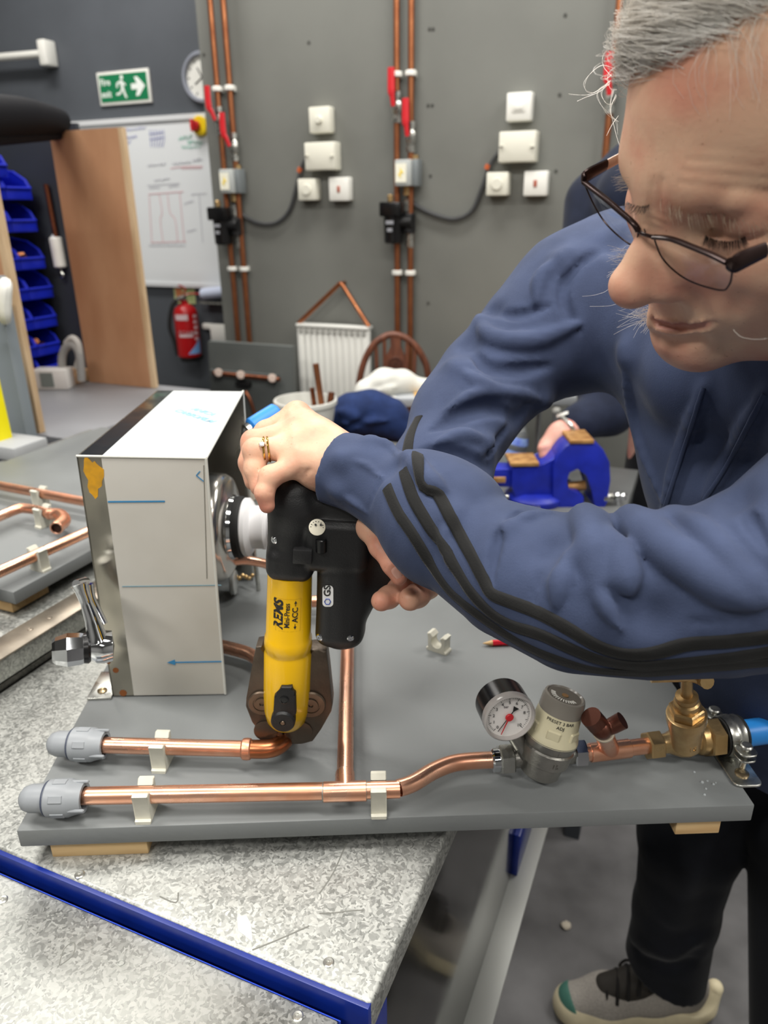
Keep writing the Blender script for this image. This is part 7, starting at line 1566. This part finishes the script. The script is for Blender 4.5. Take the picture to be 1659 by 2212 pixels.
def nail(bv, x, y, lx, ly, ang, nm='fingernail'):
    rows = []; V_, F2 = [], []
    for i in range(7):
        for j in range(7):
            u_, v_ = -1 + i / 3, -1 + j / 3; r_ = max(abs(u_), abs(v_)); l_ = math.hypot(u_, v_) or 1; k_ = r_ / l_; uu, vv = u_ * (0.35 + 0.65 * k_), v_ * (0.35 + 0.65 * k_)
            X_ = x + (uu * lx * math.cos(ang) - vv * ly * math.sin(ang)); Y_ = y + (uu * lx * math.sin(ang) + vv * ly * math.cos(ang)); q, n_ = onb(bv, X_, Y_, .57); V_.append(tuple(q + n_ * (0.0005 if r_ < 0.95 else -0.0002)))
    for i in range(6):
        for j in range(6): F2.append((i * 7 + j, i * 7 + j + 1, (i + 1) * 7 + j + 1, (i + 1) * 7 + j))
    npobj(nm, (np.array(V_), np.array(F2)), NAIL, person)
nail(bR, 857, 1237, 15, 11, 0.95)
# ------------------------------------------------------------------ the shoe in view
SH0, SH1 = onz(1198, 2146, 0.05), onz(1532, 2146, 0.05)               # toe, heel
sd_ = (SH0 - SH1); sd_.z = 0; SLn = sd_.length; sd_.normalize(); sw_ = Z.cross(sd_); so = Vector((SH1.x, SH1.y, 0)) + sw_ * (0.0)
SM_ = basis(sd_, sw_, Z, so); k = SLn / 0.30
MESHU = mat('knit_upper', (170, 164, 156), 0.8, var=0.12, scale=320, bump=0.6, bscale=500); TEAL = mat('teal_toe', (74, 124, 110), 0.6); SOLE = mat('cream_sole', (226, 214, 180), 0.6, var=0.08, scale=30); DKT = mat('dark_tongue', (52, 48, 43), 0.7); LACE = mat('black_lace', (24, 22, 21), 0.7)
shoe = obj('shoe', (lambda b: (box(b, SM_ @ Vector((0.15 * k, 0, 0.004)), (0.25 * k, 0.07, 0.006), SM_.to_3x3(), 0.002), b)[1])(BM()), mat('dark_outsole', (40, 38, 36), 0.7), person)
v = Vol((-0.03, -0.07, -0.01), (0.34 * k, 0.07, 0.15), 0.0022, SM_)
v.chain([(0.035, 0, 0.024), (0.10 * k, 0, 0.020), (0.20 * k, 0.0, 0.018), (0.262 * k, 0, 0.022)], [.037, .036, .043, .036], k=0.02); v.half((0, 0, 0.034), (-0.10, 0, 1)); v.cap((0.008, 0, 0.03), (-0.008, 0, 0.066), .026, .014, k=0.02); v.half((0, 0, 0.004), (0, 0, -1))
npobj('midsole', v.mesh(), SOLE, shoe)
v = Vol((-0.03, -0.07, 0.0), (0.34 * k, 0.07, 0.16), 0.0022, SM_)
v.chain([(0.045, 0, 0.055), (0.11 * k, 0, 0.052), (0.20 * k, 0, 0.040), (0.258 * k, 0, 0.032)], [.033, .034, .038, .031], k=0.03); v.chain([(0.035, 0, 0.085), (0.09 * k, 0, 0.090), (0.13 * k, 0, 0.070)], [.026, .028, .026], k=0.03)
up_vf = v.mesh(); npobj('upper', up_vf, MESHU, shoe)
bU = bvh_of(up_vf)
v = Vol((0.20 * k, -0.07, 0.0), (0.345 * k, 0.07, 0.10), 0.0022, SM_); v.chain([(0.20 * k, 0, 0.040), (0.260 * k, 0, 0.0315)], [.0375, .0325], k=0); v.half((0.262 * k, 0, 0.04), (-1, 0, 0.5)); npobj('toe_cap', v.mesh(), TEAL, shoe)
v = Vol((0.05 * k, -0.06, 0.03), (0.24 * k, 0.06, 0.16), 0.0022, SM_); v.chain([(0.095 * k, 0, 0.110), (0.14 * k, 0, 0.082), (0.200 * k, 0, 0.062)], [.027, .029, .026], k=0); npobj('tongue', v.mesh(), DKT, shoe)
sp_ = lambda x, y, z: SM_ @ Vector((x * k, y, z))
for i in range(5):
    x = 0.118 + 0.019 * i; z = 0.122 - 0.0115 * i; b = BM(); tube(b, [sp_(x, -0.034, z - 0.022), sp_(x + 0.004, -0.014, z + 0.004), sp_(x + 0.012, 0.016, z + 0.003), sp_(x + 0.016, 0.034, z - 0.020)], 0.0030, 7); obj('lace', b, LACE, shoe)
b = BM(); tube(b, [sp_(0.125, 0, 0.108), sp_(0.145, 0.016, 0.132), sp_(0.158, 0.006, 0.142), sp_(0.150, -0.006, 0.128), sp_(0.128, 0, 0.108)], 0.0026, 7); obj('lace_bow', b, LACE, shoe)
b = BM(); tube(b, [sp_(0.125, 0, 0.108), sp_(0.150, -0.036, 0.088), sp_(0.158, -0.052, 0.052), sp_(0.140, -0.050, 0.050), sp_(0.128, -0.034, 0.085)], 0.0026, 7); obj('lace_bow', b, LACE, shoe)
for i in range(5):
    b = BM(); tube(b, [sp_(0.085 + 0.013 * i, -0.0395, 0.050), sp_(0.092 + 0.013 * i, -0.0385, 0.062)], 0.0028, 6, k=1, flat=(1, 0.4)); obj('side_mark', b, TEAL, shoe)
# the other shoe, below the frame edge
dx = Vector((AN_R[0] + 0.05, AN_R[1] + 0.01, 0)) - so
s2 = shoe.copy(); COL.objects.link(s2); s2.parent = person; s2.location = shoe.location + dx
for ch in list(shoe.children): c2 = ch.copy(); COL.objects.link(c2); c2.parent = s2
# chip of plaster on the floor
c = onz(1222, 2002, 0.0); b = BM(); bmesh.ops.create_icosphere(b, subdivisions=2, radius=1, matrix=Matrix.Translation(c + Z * 0.005) @ Matrix.Diagonal((0.011, 0.009, 0.0055, 1)))
for vv in b.verts: vv.co += Vector((rh.uniform(-1, 1), rh.uniform(-1, 1), rh.uniform(-0.4, 0.4))) * 0.0022
obj('plaster_chip', b, mat('plaster', (214, 204, 186), 0.8), label='small cream plaster chip on the dark floor', cat='debris', loc=c, sharp=20)
# ------------------------------------------------------------------ second person behind
p2 = thing('person', 'second person in dark navy clothes standing behind the grey-haired woman', 'person', (0.79, 1.80, 0))
NV2 = fabric_mat('dark_navy_top', (30, 36, 54), 0.15, 500); BK2 = fabric_mat('black_sleeve', (22, 23, 28), 0.15, 500)
hv2 = Vol((0.30, 1.35, 0.0), (1.05, 2.0, 1.80), 0.010)
Q = lambda x, y, d: PP(x, y, d)
HANDp = Q(1195, 968, 1.62)
hv2.ell((0.70, 1.70, 1.62), (.075, .095, .115), k=0); hv2.cap((0.70, 1.74, 1.42), (0.70, 1.73, 1.55), .06, k=0.03); hv2.chain([(0.76, 1.80, 1.33), (0.78, 1.80, 1.0)], [.12, .12], k=0.05); hv2.chain([(0.70, 1.80, 0.9), (0.70, 1.80, 0.10)], [.08, .045], k=0.03); hv2.chain([(0.88, 1.80, 0.9), (0.88, 1.80, 0.10)], [.08, .045], k=0.03)
hnd = Vol(HANDp - 0.09, HANDp + 0.09, 0.003)
hnd.chain([Q(1240, 922, 1.62), Q(1212, 940, 1.61), Q(1188, 966, 1.61)], [.026, .028, .026], k=0.02)
for i, (ex, ey) in enumerate(((1168, 982), (1172, 998), (1180, 1008), (1192, 1012))): hnd.chain([Q(1190 + 6 * i, 962 + 6 * i, 1.60), Q(ex + 4, ey - 14, 1.59), Q(ex + 4, ey, 1.60)], [.0105, .0098, .0085], k=0.006)
hnd.chain([Q(1215, 965, 1.60), Q(1220, 1000, 1.585), Q(1216, 1018, 1.585)], [.012, .0105, .009], k=0.008)
npobj('body', npmesh([hv2.mesh(), hnd.mesh()]), skin_mat('skin_pink', (206, 150, 136), (196, 132, 122), (214, 166, 150)), p2)
tv2 = Vol((0.22, 1.40, 0.70), (1.10, 2.1, 1.56), 0.008)
tv2.chain([Q(1450, 330, 1.74), Q(1400, 430, 1.74), Q(1410, 640, 1.80), (0.79, 1.80, 0.85)], [.085, .13, .14, .14], k=0.06); tv2.chain([(0.56, 1.74, 1.38), (0.80, 1.76, 1.38)], [.095, .095], k=0.05)
tv2.chain([Q(1290, 440, 1.72), Q(1262, 700, 1.70), Q(1315, 885, 1.67), Q(1250, 912, 1.63)], [.075, .065, .055, .042], k=0.03); tv2.chain([(0.86, 1.76, 1.36), (0.92, 1.74, 1.08), (0.88, 1.60, 0.92)], [.075, .06, .05], k=0.03)
npobj('sweater', tv2.mesh(), NV2, p2)
lv2 = Vol((0.45, 1.55, 0.03), (1.05, 2.0, 1.0), 0.009); lv2.chain([(0.77, 1.80, 0.92), (0.70, 1.80, 0.5), (0.69, 1.80, 0.08)], [.14, .085, .07], k=0.05); lv2.chain([(0.80, 1.80, 0.92), (0.88, 1.80, 0.5), (0.89, 1.80, 0.08)], [.14, .085, .07], k=0.05); npobj('trousers', lv2.mesh(), BK2, p2)
for x in (0.69, 0.89):
    sv2 = Vol((x - 0.07, 1.55, -0.01), (x + 0.07, 1.91, 0.14), 0.007); sv2.chain([(x, 1.83, 0.045), (x, 1.67, 0.035)], [.05, .04], k=0); sv2.half((0, 0, 0.0), (0, 0, -1)); npobj('shoe', sv2.mesh(), BK2, p2)
hs2 = Vol((0.58, 1.58, 1.50), (0.82, 1.84, 1.78), 0.006); hs2.ell((0.70, 1.72, 1.645), (.083, .098, .112), k=0); hs2.half((0, 1.66, 1.62), (0, -1, -0.6)); npobj('hair', hs2.mesh(), mat('dark_hair', (52, 42, 36), 0.6), p2)
wq = Q(1228, 928, 1.615); b = BM(); torus(b, wq, Vector(Q(1262, 912, 1.62)) - Vector(Q(1212, 945, 1.62)), 0.031, 0.005, 28, 8); wt = thing('wristwatch', 'silver wristwatch on the wrist behind the vice', 'watch', wq); obj('bracelet', b, ZINC, wt)
b = BM(); cyl(b, Vector(wq) + UPV * 0.030 - RT * 0.012, Vector(wq) + UPV * 0.036 - RT * 0.014, 0.014, n=24); obj('watch_face', b, WHITEP, wt)
